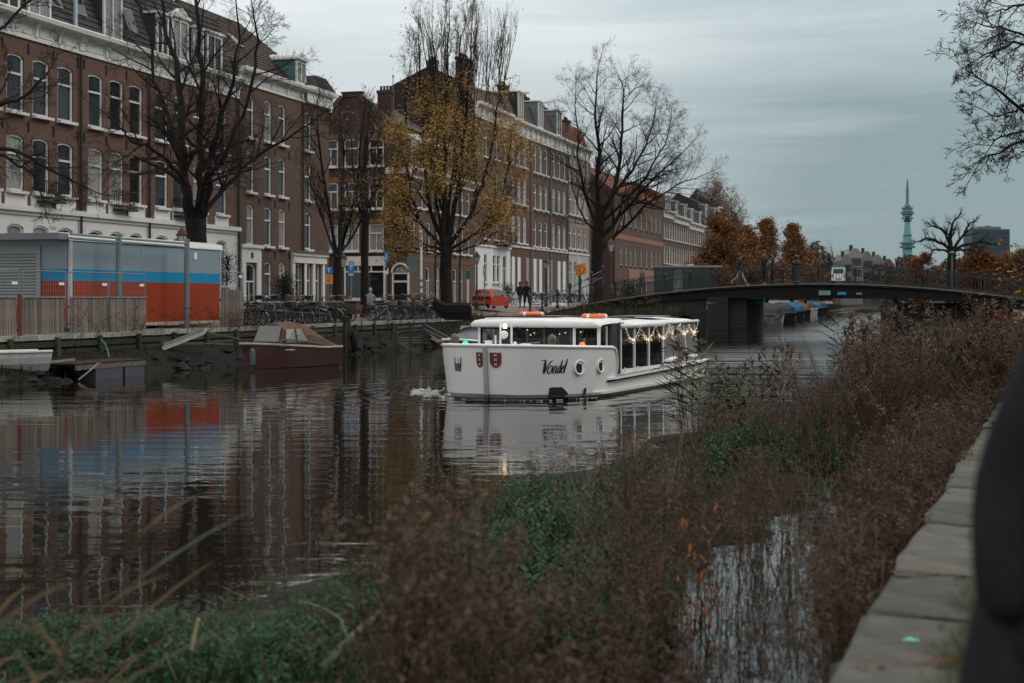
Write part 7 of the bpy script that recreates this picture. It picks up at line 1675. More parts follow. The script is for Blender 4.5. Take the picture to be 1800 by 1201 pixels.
# ------------------------------------------------------------------ further trees
leaf_o = M('leaf_orange', (.115,.055,.026), (.26,.125,.055), rough=.7, island=True)
def blob_tree(label, px, py_top, d, wpx, base_z, seed, conic=1.0, leaf=leaf_o, n=9000, size=.16, name='orange_tree', group=None, dens=None):
    T = Tree(seed); r = T.r; b = W(px, 525, d); b.z = base_z; top = zat(py_top, d); hgt = top-base_z; hw = wpx/F*d/2
    T.big.tube([b, b+Vector((0,0,hgt*.4)), b+Vector((r.uniform(-.2,.2),0,hgt*.97))], [.028*hgt,.02*hgt,.02], 7, cap=False)
    V = []; Fc = []; n_b = int(46*conic+30)
    cl = []
    for i in range(n_b):
        f = .10+.9*(i+r.random())/n_b; rad = hw*((1-f)**.75 if conic > .5 else math.sin(math.pi*(.12+.86*f))**.8)*r.uniform(.5,1.08)+.15; a = r.uniform(0,6.283)
        z0 = hgt*f*.94; p0 = b+Vector((0,0,z0)); p1 = b+Vector((math.cos(a)*rad, math.sin(a)*rad, z0+rad*r.uniform(.0,.4)))
        T.small.tube([p0, (p0+p1)/2+Vector((0,0,.1)), p1], [.05,.035,.01], 3, cap=False)
        for k in range(4): cl.append((p0+(p1-p0)*r.uniform(.35,1.0), .35+.05*rad))
    t = thing(name, label, 'tree', b, 0, group); T.big.xf(Matrix.Translation(-b)).build('trunk', bark, t); T.small.xf(Matrix.Translation(-b)).build('branches', twig, t, kind='stuff')
    R_ = np.random.default_rng(seed); C = np.array([tuple(c-b) for c, _ in cl]); S = np.array([s for _, s in cl])
    idx = R_.integers(0, len(C), n); P = C[idx]+R_.normal(0,1,(n,3))*S[idx][:,None]*np.array([1,1,.75])
    P = P[P[:,2] > .05*hgt]; n = len(P); A = R_.normal(0,1,(n,3)); A /= np.linalg.norm(A,axis=1)[:,None]; B = np.cross(A, R_.normal(0,1,(n,3))); B /= np.linalg.norm(B,axis=1)[:,None]
    z = size*R_.uniform(.5,1.4,(n,1)); VV = np.stack([P-A*z, P+B*z*.6, P+A*z], 1).reshape(-1,3); TT = np.arange(3*n).reshape(-1,3)
    fromnp('leaves', VV, TT, leaf, None, t, kind='stuff'); return t
GO = 'row of orange conifers on the far bank'
blob_tree('broad rusty orange tree nearest the glass pavilion', 1262, 374, 128, 100, 1.9, 1, 0, n=15000, size=.15, group=GO)
blob_tree('orange tree behind the two people on the bridge', 1308, 398, 150, 108, 1.9, 2, 0, n=15000, size=.17, group=GO)
blob_tree('pointed orange tree, taller of the two spires', 1347, 380, 165, 92, 1.8, 3, 1, n=14000, size=.18, group=GO)
blob_tree('pointed orange tree at the right end of the row', 1392, 389, 185, 96, 1.8, 4, 1, n=14000, size=.19, group=GO)
blob_tree('low wide orange tree below the right spire', 1415, 436, 200, 84, 1.6, 5, 0, n=7000, size=.2, group=GO)
leaf_r = M('leaf_rust', (.10,.040,.018), (.20,.085,.032), rough=.8, island=True); leaf_d = M('leaf_dull', (.045,.032,.026), (.095,.062,.045), rough=.9, island=True)
blob_tree('rust brown round bush beyond the right bridge end', 1730, 446, 150, 120, 1.3, 6, 0, leaf_r, 10000, .2, 'autumn_bush')
blob_tree('rust brown bush at the right edge behind the bridge', 1800, 440, 140, 110, 1.3, 7, 0, leaf_r, 9000, .2, 'autumn_bush')
blob_tree('dull reddish bush left of the pollard tree', 1622, 444, 230, 62, 1.3, 8, 0, leaf_r, 6000, .24, 'autumn_bush')
def far_bare(label, px, py_top, d, wpx, base_z, seed, P=None, leaf=None, name='distant_tree', group=None, trunk=.3):
    T = Tree(seed); b = W(px, 525, d); b.z = base_z; hgt = zat(py_top, d)-base_z; r = .022*hgt
    top = b+Vector((0,0,hgt*trunk)); T.big.tube([b, (b+top)/2, top], [r*1.2,r,r*.9], 7, cap=False); hw = wpx/F*d/2
    P = P or [(6,.5,42,.3,.1),(6,.5,44,.2,.16),(5,.5,44,.1,.2)]
    for i in range(8):
        a = 6.283*i/8+T.r.uniform(-.3,.3); k = T.r.uniform(.35,1); e = top+Vector((math.cos(a)*hw*k*.8, math.sin(a)*hw*k*.8, hgt*(1-trunk)*(1.0-.5*k)*.92))
        T.limb([top, top+(e-top)*.5+Vector((0,0,hgt*.06)), e], r*.6, .03, P, 6, hgt*.16, 2, .1)
    return T.finish(name, label, b, group, leaf, None, M('far_twig', (.060,.045,.038), rough=.9, var=.2))
lf = M('leaf_pale_brown', (.15,.11,.085), (.26,.20,.16), rough=.9, island=True)
far_bare('tall tree with pale fluffy crown above the distant roofs', 1258, 313, 290, 36, 2, 101, leaf=(lf, lambda q: .35, 3, .22, .5, None), trunk=.5)
far_bare('bare round topped tree right of the pale crowned one', 1289, 335, 300, 34, 2, 102, leaf=(lf, lambda q: .12, 2, .2, .5, None), trunk=.45)
far_bare('bare distant tree behind the end of the orange row', 1443, 420, 330, 60, 1.5, 103); far_bare('bare distant tree beside the far white houses', 1470, 414, 350, 58, 1.5, 104)
P9 = [(7,.6,46,.25,.14),(7,.5,40,.5,.2),(5,.5,40,.4,.25)]
T9 = Tree(91); d9 = 150; w9 = lambda px, py, dz=0: W(px, py, d9+dz); b9 = w9(1672,520); b9.z = 1.3
T9.big.tube([b9, w9(1672,490), w9(1673,450), w9(1674,436)], [.6,.5,.45,.45], 8, cap=False)
for pts, r0 in (([(1673,440),(1670,420),(1672,400),(1682,384)],.26),([(1674,438),(1690,418),(1700,400),(1706,392)],.2),([(1673,440),(1650,425),(1634,420),(1618,424)],.2),([(1674,440),(1700,430),(1722,424),(1738,428)],.18),([(1673,438),(1662,412),(1652,402),(1640,398)],.16),([(1674,442),(1690,440),(1706,440),(1720,446)],.14),([(1672,444),(1656,440),(1640,440),(1634,452)],.13)):
    T9.limb([w9(*p) for p in pts], r0, .09, P9, 7, 1.6, 3, .08)
T9.finish('pollard_tree', 'old pollarded bare tree in front of the distant office block', b9)
# lamp mast beside it
p = w9(1673.5,448,-10); tag(MB().tube([(p.x,p.y,1.3),(p.x,p.y,p.z)], .09, 6).lathe((p.x,p.y,p.z), [(.2,0),(.3,.2),(.1,.35)], 8).build('lamp_mast', iron_grey), 'pale lamp mast in front of the pollarded tree', 'lamp mast')
# distant belt of woods as one mass
R_ = np.random.default_rng(5); n = 26000; cx = R_.uniform(1405, 1830, n); dd_ = R_.uniform(330, 420, n)
topy = 452-14*np.sin(cx*.045)-9*np.sin(cx*.11+1)-8*np.sin(cx*.021+2); topy = np.where((cx > 1486) & (cx < 1575), topy+22, topy)
py = topy+(528-topy)*R_.random(n)**.8; X = (cx-CX)/F*dd_; Z = H+(HY-py)/F*dd_; C = np.stack([X,dd_,Z],1)
A = R_.normal(0,1,(n,3)); A /= np.linalg.norm(A,axis=1)[:,None]; B = np.cross(A, R_.normal(0,1,(n,3))); B /= np.linalg.norm(B,axis=1)[:,None]; z = R_.uniform(.3,1.0,(n,1))
fromnp('distant_woods', np.stack([C-A*z, C+B*z*.5, C+A*z],1).reshape(-1,3), np.arange(3*n).reshape(-1,3), leaf_d, kind='stuff')
n = 16000; cx = R_.uniform(1120, 1900, n); dd_ = R_.uniform(900, 1100, n); topy = 494-9*np.sin(cx*.02)-6*np.sin(cx*.05+1); py = topy+(528-topy)*R_.random(n); X = (cx-CX)/F*dd_; Z = H+(HY-py)/F*dd_; C = np.stack([X,dd_,Z],1)
A = R_.normal(0,1,(n,3)); A /= np.linalg.norm(A,axis=1)[:,None]; B = np.cross(A, R_.normal(0,1,(n,3))); B /= np.linalg.norm(B,axis=1)[:,None]; z = R_.uniform(1.5,4,(n,1))
fromnp('treeline', np.stack([C-A*z, C+B*z*.5, C+A*z],1).reshape(-1,3), np.arange(3*n).reshape(-1,3), leaf_d, kind='stuff')
# ------------------------------------------------------------------ far buildings
tw = thing('broadcast_tower', 'slender grey broadcasting tower on the horizon, with a painted-in teal cast', 'tower', W(1595,525,1300)*1); tw.location.z = 0
conc = M('tower_concrete_cast', (.16,.33,.36), rough=.8, var=.08, scale=.05); dk = M('tower_dark_cast', (.085,.15,.17), rough=.6, var=.15, scale=.1)  # grey tower; the teal cast of the far view is put into both colours
zz = lambda py: zat(py, 1300)
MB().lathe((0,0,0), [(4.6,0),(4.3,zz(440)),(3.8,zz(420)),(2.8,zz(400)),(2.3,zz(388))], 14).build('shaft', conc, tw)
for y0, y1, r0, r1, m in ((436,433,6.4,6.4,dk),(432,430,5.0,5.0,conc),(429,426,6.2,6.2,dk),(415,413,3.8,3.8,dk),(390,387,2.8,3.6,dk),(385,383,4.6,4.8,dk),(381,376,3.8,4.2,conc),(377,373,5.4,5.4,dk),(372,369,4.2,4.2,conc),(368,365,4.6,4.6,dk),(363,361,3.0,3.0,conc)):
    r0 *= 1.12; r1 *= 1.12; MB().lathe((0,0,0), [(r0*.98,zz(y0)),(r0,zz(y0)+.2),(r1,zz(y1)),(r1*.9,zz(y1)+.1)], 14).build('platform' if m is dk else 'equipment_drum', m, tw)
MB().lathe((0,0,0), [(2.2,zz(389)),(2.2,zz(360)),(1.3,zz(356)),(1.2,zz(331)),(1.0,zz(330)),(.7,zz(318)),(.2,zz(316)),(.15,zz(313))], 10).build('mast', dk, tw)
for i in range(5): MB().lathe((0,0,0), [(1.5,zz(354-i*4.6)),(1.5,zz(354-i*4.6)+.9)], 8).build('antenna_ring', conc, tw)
ob = thing('office_block', 'dark glass office block at the far right horizon', 'office building', W(1742,525,720)); ob.location.z = 0
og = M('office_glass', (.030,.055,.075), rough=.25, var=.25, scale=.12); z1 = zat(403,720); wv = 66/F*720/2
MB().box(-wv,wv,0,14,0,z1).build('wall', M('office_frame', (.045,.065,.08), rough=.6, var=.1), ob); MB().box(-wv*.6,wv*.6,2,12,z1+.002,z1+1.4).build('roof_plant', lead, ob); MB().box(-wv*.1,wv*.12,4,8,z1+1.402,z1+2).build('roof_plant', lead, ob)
pm = MB().box(-wv/10+.12,wv/10-.12,-.06,-.004,0,2.0).mesh('window', mats=[og])
for i in range(10):
    for j in range(10): link('window', pm, ob, (-wv+wv/5*(i+.5),0,z1-2.9-j*2.75))
hs = [(1488,459,20,36,'grey gabled house, leftmost of the far pale houses'),(1504,448,26,34,'tall pale gabled house with a dark arched window'),(1524,453,22,36,'pale house with two dark roof dormers'),(1543,459,22,38,'pale low house near the tower'),(1562,466,22,40,'small brownish house just left of the tower')]
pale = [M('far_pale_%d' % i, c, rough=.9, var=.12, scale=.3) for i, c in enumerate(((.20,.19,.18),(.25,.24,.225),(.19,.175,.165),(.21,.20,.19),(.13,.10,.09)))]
for i, (px, py, w_, ex, lab) in enumerate(hs):
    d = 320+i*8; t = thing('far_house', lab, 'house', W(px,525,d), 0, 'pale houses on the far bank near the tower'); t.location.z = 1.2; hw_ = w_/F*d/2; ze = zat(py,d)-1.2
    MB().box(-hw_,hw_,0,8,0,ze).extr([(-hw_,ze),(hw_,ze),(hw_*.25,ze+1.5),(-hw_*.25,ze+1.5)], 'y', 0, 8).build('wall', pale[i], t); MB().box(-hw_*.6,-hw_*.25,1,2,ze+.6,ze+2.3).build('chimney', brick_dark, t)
    wm_ = MB().box(-.45,.45,-.05,-.004,0,1.5).mesh('window', mats=[glass])
    for r_ in range(3):
        for c_ in (-.55,0,.55): link('window', wm_, t, (c_*hw_,0,ze-2.3-r_*2.7))
# ------------------------------------------------------------------ plants of the near bank
g_leaf = M('herb_green', (.006,.032,.012), (.024,.085,.032), rough=.6, island=True); g_leaf2 = M('herb_olive', (.040,.055,.018), (.085,.10,.035), rough=.65, island=True)
b_stem = M('dry_stem', (.042,.027,.019), (.095,.062,.044), rough=.85, island=True); b_head = M('seed_head', (.055,.036,.026), (.125,.085,.062), rough=.95, island=True)
b_leaf = M('dead_leaf', (.036,.023,.016), (.09,.055,.034), rough=.9, island=True); r_leaf = M('reed_green', (.022,.048,.026), (.065,.092,.042), rough=.55, island=True)
r_brown = M('reed_brown', (.05,.036,.02), (.105,.075,.042), rough=.85, island=True); r_dry = M('reed_dry', (.12,.082,.048), (.235,.17,.105), rough=.8, island=True); y_leaf = M('leaf_gold', (.14,.09,.02), (.33,.21,.06), rough=.7, island=True); rust_leaf = M('leaf_rusty', (.16,.045,.015), (.30,.10,.03), rough=.8, island=True)
g_blade = M('grass_blade', (.022,.045,.016), (.065,.095,.035), rough=.7, island=True); g_dry = M('grass_dry', (.085,.066,.040), (.165,.13,.085), rough=.85, island=True)
NR = np.random.default_rng(77)
class Tpl:
    def __init__(s): s.v = []; s.t = []; s.m = []
    def tri(s, a, b, c, m): n = len(s.v); s.v += [a, b, c]; s.t.append((n,n+1,n+2)); s.m.append(m)
    def strip(s, pts, ws, side, m):
        n = len(s.v); side = np.array(side)
        for p, w in zip(pts, ws): s.v += [np.array(p)-side*w, np.array(p)+side*w]
        for i in range(len(pts)-1): a = n+2*i; s.t += [(a,a+1,a+3),(a,a+3,a+2)]; s.m += [m, m]
    def stem(s, pts, r0, r1, m):
        n = len(s.v); k = len(pts)
        for i, p in enumerate(pts):
            r = r0+(r1-r0)*i/(k-1)
            for j in range(3): a = 2.094*j; s.v.append(np.array(p)+np.array([r*math.cos(a), r*math.sin(a), 0]))
        for i in range(k-1):
            for j in range(3): a, b = n+3*i+j, n+3*i+(j+1)%3; s.t += [(a,b,b+3),(a,b+3,a+3)]; s.m += [m,m]
    def leaf(s, p, d, L, w, m, droop=.3):
        d = np.array(d); d = d/np.linalg.norm(d); side = np.cross(d, (0,0,1)); q = np.linalg.norm(side); side = side/q if q > 1e-3 else np.array([1.,0,0])
        p = np.array(p); a = p+d*L*.5+np.array([0,0,-droop*L*.15]); e = p+d*L+np.array([0,0,-droop*L*.6]); n = len(s.v)
        up = np.array([0,0,w*.25]); s.v += [p, a-side*w+up, a+side*w+up, e, a-up*.3]; s.t += [(n,n+1,n+4),(n,n+4,n+2),(n+1,n+3,n+4),(n+4,n+3,n+2)]; s.m += [m]*4
    def fluff(s, c, r, k, m, size):
        for _ in range(k):
            o = NR.normal(0,1,3); o /= np.linalg.norm(o); q = np.array(c)+o*r*NR.uniform(.2,1); a = NR.normal(0,1,3)*size; b = NR.normal(0,1,3)*size; s.tri(q, q+a, q+b, m)
    def arr(s): return np.array(s.v, float), np.array(s.t, int), np.array(s.m, int)
def t_weed(seed, br=7, fl=26):
    r = random.Random(seed); t = Tpl(); bx, by = r.uniform(-.12,.12), r.uniform(-.12,.12)
    ax = lambda z: np.array([bx*z*z, by*z*z, z]); t.stem([ax(z) for z in (0,.25,.5,.75,1)], .0055, .002, 0)
    for i in range(br):
        z = .5+.48*i/br; a = r.uniform(0,6.283); L = .24*(1.15-z)+.08; p = ax(z); e = p+np.array([math.cos(a)*L, math.sin(a)*L, L*1.1]); t.stem([p, (p+e)/2+np.array([0,0,-.01]), e], .0028, .0014, 0)
        t.fluff(e, .055, fl, 1, .0105)
        if r.random() < .6: t.fluff((p+2*e)/3+np.array([.02,0,.02]), .028, fl//2, 1, .0095)
    t.fluff(ax(1), .05, fl, 1, .009)
    for i in range(5):
        z = r.uniform(.08,.75); a = r.uniform(0,6.283); t.leaf(ax(z), (math.cos(a),math.sin(a),r.uniform(-1.2,.1)), r.uniform(.06,.12), .008, 2, 1.2)
    return t.arr()
def t_herb(seed):
    r = random.Random(seed); t = Tpl()
    for k in range(3):
        a0 = r.uniform(0,6.283); dx, dy = math.cos(a0)*r.uniform(.05,.3), math.sin(a0)*r.uniform(.05,.3); hz = r.uniform(.75,1.05); ax = lambda z: np.array([dx*z, dy*z, z*hz]); t.stem([ax(0), ax(.5), ax(1)], .006, .003, 0)
        for i in range(9):
            z = .12+.86*i/9; a = a0+i*2.4+r.uniform(-.4,.4); L = r.uniform(.16,.30)*(1.15-.5*z); t.leaf(ax(z), (math.cos(a),math.sin(a),r.uniform(.2,.9)), L, L*.14, 1 if r.random() < .8 else 2, 1.0)
            t.leaf(ax(z), (-math.cos(a),-math.sin(a),r.uniform(.2,.8)), L*.85, L*.13, 1, 1.0)
    return t.arr()
def t_reed(seed, lm=1, plume=True, ww=1.0):
    r = random.Random(seed); t = Tpl(); bx, by = r.uniform(-.14,.14), r.uniform(-.14,.14); ax = lambda z: np.array([bx*z*z, by*z*z, z]); t.stem([ax(z) for z in (0,.3,.6,.85,1)], .0045, .0018, 0)
    for i in range(11):
        z = .28+.68*i/11; a = (0 if i % 2 else math.pi)+r.uniform(-.7,.7)+seed; L = r.uniform(.24,.40)*(1.1-.4*z); d = np.array([math.cos(a), math.sin(a), 0]); sd = np.array([-math.sin(a), math.cos(a), 0]); p = ax(z); dr = r.uniform(.1,.9)
        pts = [p+d*L*f*.9+np.array([0,0,L*(.75*f-dr*f*f)]) for f in (0,.3,.6,.85,1)]; t.strip(pts, [.005*ww,.0145*ww,.012*ww,.006*ww,.0005], sd*.9+np.array([0,0,.35]), lm if r.random() < .75 else 2)
    if plume: t.fluff(ax(1), .05, 26, 3, .02)
    return t.arr()
def t_grass(seed, n=16, droop=.5, w=.006):
    r = random.Random(seed); t = Tpl()
    for i in range(n):
        a = r.uniform(0,6.283); L = r.uniform(.5,1); out = r.uniform(.1,droop); d = np.array([math.cos(a), math.sin(a), 0]); sd = np.array([-math.sin(a), math.cos(a), 0]); p = d*r.uniform(0,.08)
        pts = [p+d*out*L*f**1.8+np.array([0,0,L*(f-.35*out*f*f)]) for f in (0,.4,.75,1)]; t.strip(pts, [w,w*.85,w*.5,.0004], sd, 0 if r.random() < .7 else 1)
    return t.arr()
def t_twig(seed):
    r = random.Random(seed); t = Tpl(); bx, by = r.uniform(-.2,.2), r.uniform(-.2,.2); ax = lambda z: np.array([bx*z*z, by*z*z, z]); t.stem([ax(z) for z in (0,.35,.7,1)], .005, .0015, 0)
    for i in range(7):
        z = .2+.75*i/7; a = r.uniform(0,6.283); L = r.uniform(.1,.26); p = ax(z); e = p+np.array([math.cos(a)*L*.6, math.sin(a)*L*.6, L]); t.stem([p, e], .0024, .001, 0)
        for k in range(2): f = r.uniform(.2,1); b = r.uniform(0,6.283); t.leaf(p+(e-p)*f, (math.cos(b),math.sin(b),r.uniform(-1.4,.2)), r.uniform(.04,.085), .008, 1 if r.random() < .8 else 2, 1)
    return t.arr()
def scatter(name, tpls, pos, scale, mats, tilt=.12, kind='stuff', parent=None, xy=None, **props):
    """many copies of the templates as one mesh"""
    pos = np.asarray(pos, float); n = len(pos); scale = np.broadcast_to(scale, (n,)); which = NR.integers(0, len(tpls), n); VV = []; TT = []; MM = []; off = 0
    for k, (v, t, m) in enumerate(tpls):
        ix = np.where(which == k)[0]
        if not len(ix): continue
        a = NR.uniform(0, 2*np.pi, len(ix)); tx = NR.normal(0, tilt, len(ix)); ty = NR.normal(0, tilt, len(ix)); sz = scale[ix]; sxy = sz*(NR.uniform(.85,1.2,len(ix)) if xy is None else xy)
        X = v[None,:,0]*np.cos(a)[:,None]-v[None,:,1]*np.sin(a)[:,None]; Y = v[None,:,0]*np.sin(a)[:,None]+v[None,:,1]*np.cos(a)[:,None]; Zv = np.broadcast_to(v[None,:,2], X.shape)
        P = np.stack([(X+Zv*tx[:,None])*sxy[:,None], (Y+Zv*ty[:,None])*sxy[:,None], Zv*sz[:,None]], 2)+pos[ix][:,None,:]
        nv = len(v); VV.append(P.reshape(-1,3)); TT.append((t[None]+(np.arange(len(ix))*nv)[:,None,None]+off).reshape(-1,3)); MM.append(np.tile(m, len(ix))); off += nv*len(ix)
    if kind: props['kind'] = kind
    return fromnp(name, np.concatenate(VV), np.concatenate(TT), mats, np.concatenate(MM), parent, **props)
def field(n, L0, L1, Y0, Y1, z=.1, dens=None):
    L = NR.uniform(L0, L1, n*4); u = NR.random(n*4); Y = 1/(1/Y0+(1/Y1-1/Y0)*u) if Y0 > 3 else Y0+(Y1-Y0)*u      # thinner with distance, as the eye sees it
    keep = np.ones(n*4, bool)
    if dens is not None: keep = NR.random(n*4) < dens(L, Y)
    keep &= L > np.array([island_edges(y)[0]+.12 for y in Y])
    L, Y = L[keep][:n], Y[keep][:n]; return np.stack([L+S2*Y, Y, np.full(len(L), z)], 1), L, Y
weeds = [t_weed(i) for i in range(6)]; herbs = [t_herb(i) for i in range(6)]; reeds = [t_reed(i) for i in range(6)]; tufts = [t_grass(i) for i in range(5)]; fine = [t_grass(i+20, 22, .35, .004) for i in range(4)]; twigs = [t_twig(i) for i in range(6)]
def nz(L, Y, f, s=0): return np.array([mnoise.noise(Vector((l*f, y*f*.6, s))) for l, y in zip(L, Y)])
# how high the growth stands along the strip (it dips where the canal shows through)
SIL = ((-200,1040),(0,1080),(200,1075),(450,1062),(540,1030),(620,990),(690,960),(780,900),(840,850),(900,832),(1000,838),(1060,812),(1110,775),(1190,778),(1250,735),(1320,715),(1390,712),(1450,682),(1500,648),(1560,612),(1620,622),(1700,598),(1760,580),(1800,556),(2400,500))
def cap_h(pos, h, lo=.62, hi=1.03, zmin=.12, keep=.0):
    px = CX+F*pos[:,0]/pos[:,1]; ys = np.interp(px, [a for a, _ in SIL], [b for _, b in SIL])
    m = (H-pos[:,2])-(ys-HY)/F*pos[:,1]; return np.clip(np.minimum(h, m*NR.uniform(lo,hi,len(h))), zmin, None)
def open_gap(pos, h):
    """leave the strip of open water between planting and quay wall free"""
    d = pos[:,1]; px = CX+F*pos[:,0]/d; yt = HY+(H-h-pos[:,2])/d*F; yb = HY+H/d*F; xl = np.interp(yb, [860,950,1050,1200], [1275,1195,1175,1165]); xr = np.interp(yb, [880,950,1100,1200], [1540,1520,1490,1470])
    bad = (d < 21) & (px > xl) & (px < xr); return ~bad | (NR.random(len(h)) < np.where(d > 13, .07, .03))
# green herbs along the water side of the planted strip
pos, L, Y = field(2600, -8.7, -4.4, 7.2, 30, .06, lambda L, Y: np.where(nz(L,Y,1.1,31) > -.18, 1, .12)*np.clip((-4.2-L)/1.6, 0, 1)*np.clip(1.15-(Y-20)/14, .25, 1))
h = (.50+.20*nz(L,Y,.8))*np.clip(1+(L+6)*.12, .7, 1.4); h = np.where(Y < 11, h*np.clip(.62+(L+7.3)*.06, .5, .9), h)
h = cap_h(pos, np.clip(h,.2,.95))*np.clip(1+.7*nz(L,Y,1.3,61),.6,1.4); scatter('green_undergrowth', herbs, pos, h, [b_stem, g_leaf, g_leaf2], .15)
pos, L, Y = field(900, -5.5, -2.8, 9.5, 24, .06); h = cap_h(pos, NR.uniform(.3,.62,len(pos))); k = open_gap(pos, h); scatter('green_undergrowth', herbs, pos[k], h[k], [b_stem, g_leaf, g_leaf2], .15)
# brown dead weeds, taller towards the quay, in drifts of different kinds
def drift(name, tp, n, L0, L1, Y0, Y1, dens, hf, mats, tilt, lo=.62, hi=1.03, z=.06, seed=0, thr=-.1, xy=None):
    pos, L, Y = field(n, L0, L1, Y0, Y1, z, dens); k = nz(L, Y, .42, seed) > thr; pos, L, Y = pos[k], L[k], Y[k]
    h = cap_h(pos, hf(L, Y)*NR.uniform(.72,1.2,len(L)), lo, hi)*np.clip(.95+.75*nz(L, Y, 1.5, seed+50), .5, 1.35); k = open_gap(pos, h); scatter(name, tp, pos[k], h[k], mats, tilt, xy=xy)
brown = lambda L, Y: np.where((L < -4.6) & (Y < 21), .07, np.clip(.2+(L+6.2)/3.2+np.clip(Y-22,0,14)/22, .05, 1))
hb = lambda L, Y: np.where(Y < 19, .85, np.clip(.62+(L+7)*.225, .5, 1.85))
b_head2 = M('seed_head_pale', (.105,.078,.058), (.20,.155,.125), rough=.95, island=True); b_leaf2 = M('dead_leaf_dark', (.022,.015,.012), (.05,.033,.024), rough=.9, island=True)
drift('dry_weeds', weeds, 800, -7.0, -1.4, 13, 52, brown, hb, [b_stem, b_head, b_leaf], .14, seed=1, thr=-.02)
drift('dry_weeds', weeds, 460, -7.0, -1.4, 13, 52, brown, hb, [b_stem, b_head2, b_leaf2], .14, seed=7, thr=.1)
drift('dark_weeds', [t_twig(i+30) for i in range(5)], 900, -6.6, -1.2, 13, 50, brown, lambda L, Y: hb(L, Y)*1.05, [b_stem, b_leaf2, b_leaf], .2, .7, 1.15, .05, 3, -.2)
drift('green_undergrowth', herbs, 650, -6.4, -2.0, 18, 42, None, lambda L, Y: .55+.0*L, [b_stem, g_leaf, g_leaf2], .15, seed=11, thr=.12)
drift('dry_grass', tufts, 900, -7.0, -1.6, 10, 50, brown, lambda L, Y: .5+.0*L, [g_dry, g_blade], .25, .6, 1.1, .04, 5, .05)
def t_stalk(seed):
    r = random.Random(seed); t = Tpl()
    for k in range(4):
        dx, dy = r.uniform(-.25,.25), r.uniform(-.25,.25); ox, oy = r.uniform(-.12,.12), r.uniform(-.12,.12); hz = r.uniform(.6,1.05); t.stem([(ox+dx*f*f,oy+dy*f*f,hz*f) for f in (0,.4,.75,1)], .0042, .0012, 0)
        for j in range(3): f = r.uniform(.45,.95); a = r.uniform(0,6.283); p = np.array((ox+dx*f*f,oy+dy*f*f,hz*f)); t.stem([p, p+np.array([math.cos(a)*.05,math.sin(a)*.05,.12])], .002, .0008, 0)
    return t.arr()
pale_stem = M('pale_stalk', (.11,.078,.052), (.23,.175,.125), rough=.85, island=True)
drift('pale_stalks', [t_stalk(i) for i in range(5)], 1100, -7.0, -1.3, 10, 50, brown, lambda L, Y: .95+.0*L, [pale_stem], .18, .8, 1.3, .04, 13, -.1)
def t_umbel(seed):
    r = random.Random(seed); t = Tpl(); bx, by = r.uniform(-.1,.1), r.uniform(-.1,.1); ax = lambda z: np.array([bx*z*z, by*z*z, z]); t.stem([ax(z) for z in (0,.3,.65,1)], .0055, .003, 0)
    for i in range(7):
        a = 6.283*i/7+r.uniform(-.3,.3); z = r.uniform(.72,.97); L = r.uniform(.07,.15); p = ax(z); e = p+np.array([math.cos(a)*L, math.sin(a)*L, L*r.uniform(.5,1.1)]); t.stem([p, e], .0025, .0013, 0); t.fluff(e, .062, 40, 1, .0105)
    t.fluff(ax(1.02), .085, 60, 1, .011)
    for i in range(6): z = r.uniform(.1,.7); a = r.uniform(0,6.283); t.leaf(ax(z), (math.cos(a),math.sin(a),-1.2), r.uniform(.08,.14), .009, 2, 1)
    return t.arr()
um = [t_umbel(i) for i in range(5)]; u_head = M('umbel_head', (.06,.041,.032), (.15,.108,.085), rough=.95, island=True)
drift('dry_umbels', um, 480, -6.2, -1.3, 16, 48, None, lambda L, Y: hb(L, Y)*1.15, [b_stem, u_head, b_leaf2], .14, .8, 1.3, .05, 17, -.05)
drift('green_shrubs', herbs, 420, -5.2, -1.3, 21, 46, None, lambda L, Y: hb(L, Y)*.8, [b_stem, M('shrub_green', (.008,.020,.010), (.026,.045,.022), rough=.7, island=True), b_leaf2], .15, .6, 1.0, .05, 21, .12)
drift('tall_stalks', [t_stalk(i+40) for i in range(5)], 260, -6.2, -1.3, 19, 48, None, hb, [b_stem], .16, 1.1, 1.7, .04, 71, -.3)
drift('green_grass', [t_grass(i+120, 18, .7, .007) for i in range(5)], 1100, -8.6, -3.6, 7.5, 26, None, lambda L, Y: .55+.0*L, [M('grass_dark', (.008,.028,.010), (.03,.065,.022), rough=.7, island=True), g_dry], .3, .6, 1.15, .05, 41, -.1)
drift('rusty_twigs', twigs, 130, -6.0, -1.6, 14, 40, None, lambda L, Y: .8+.0*L, [b_stem, rust_leaf, b_leaf], .2, .7, 1.1, .05, 9, .1)
# weeds against the quay wall and stems standing in the strip of open water
pos, L, Y = field(620, -1.75, -1.02, 7.5, 22, -.05); h = np.clip(.72+.03*Y, .7, 1.35)*NR.uniform(.7,1.08,len(L)); k = open_gap(pos, h); k1 = k & (NR.random(len(h)) < .6); scatter('wall_weeds', weeds, pos[k1], h[k1], [b_stem, b_head, b_leaf], .10); k1 = k & ~k1 & (NR.random(len(h)) < .45); scatter('wall_umbels', um, pos[k1], h[k1]*1.08, [b_stem, b_head, b_leaf2], .10)
pos, L, Y = field(500, -1.7, -1.0, 6.8, 20, -.05); h = NR.uniform(.6,1.08,len(L)); k = open_gap(pos, h); k1 = k & (NR.random(len(h)) < .4); scatter('wall_weeds', twigs, pos[k1], h[k1], [b_stem, b_leaf, g_leaf2], .15); k1 = k & ~k1; scatter('wall_stalks', [t_stalk(i+9) for i in range(4)], pos[k1], h[k1]*1.1, [pale_stem], .15)
pos, L, Y = field(330, -3.1, -1.6, 8.2, 20, -.1); pos = pos[NR.random(len(pos)) < .32]; scatter('water_weeds', twigs, pos, NR.uniform(.4,.85,len(pos)), [b_stem, b_leaf, g_leaf], .16)
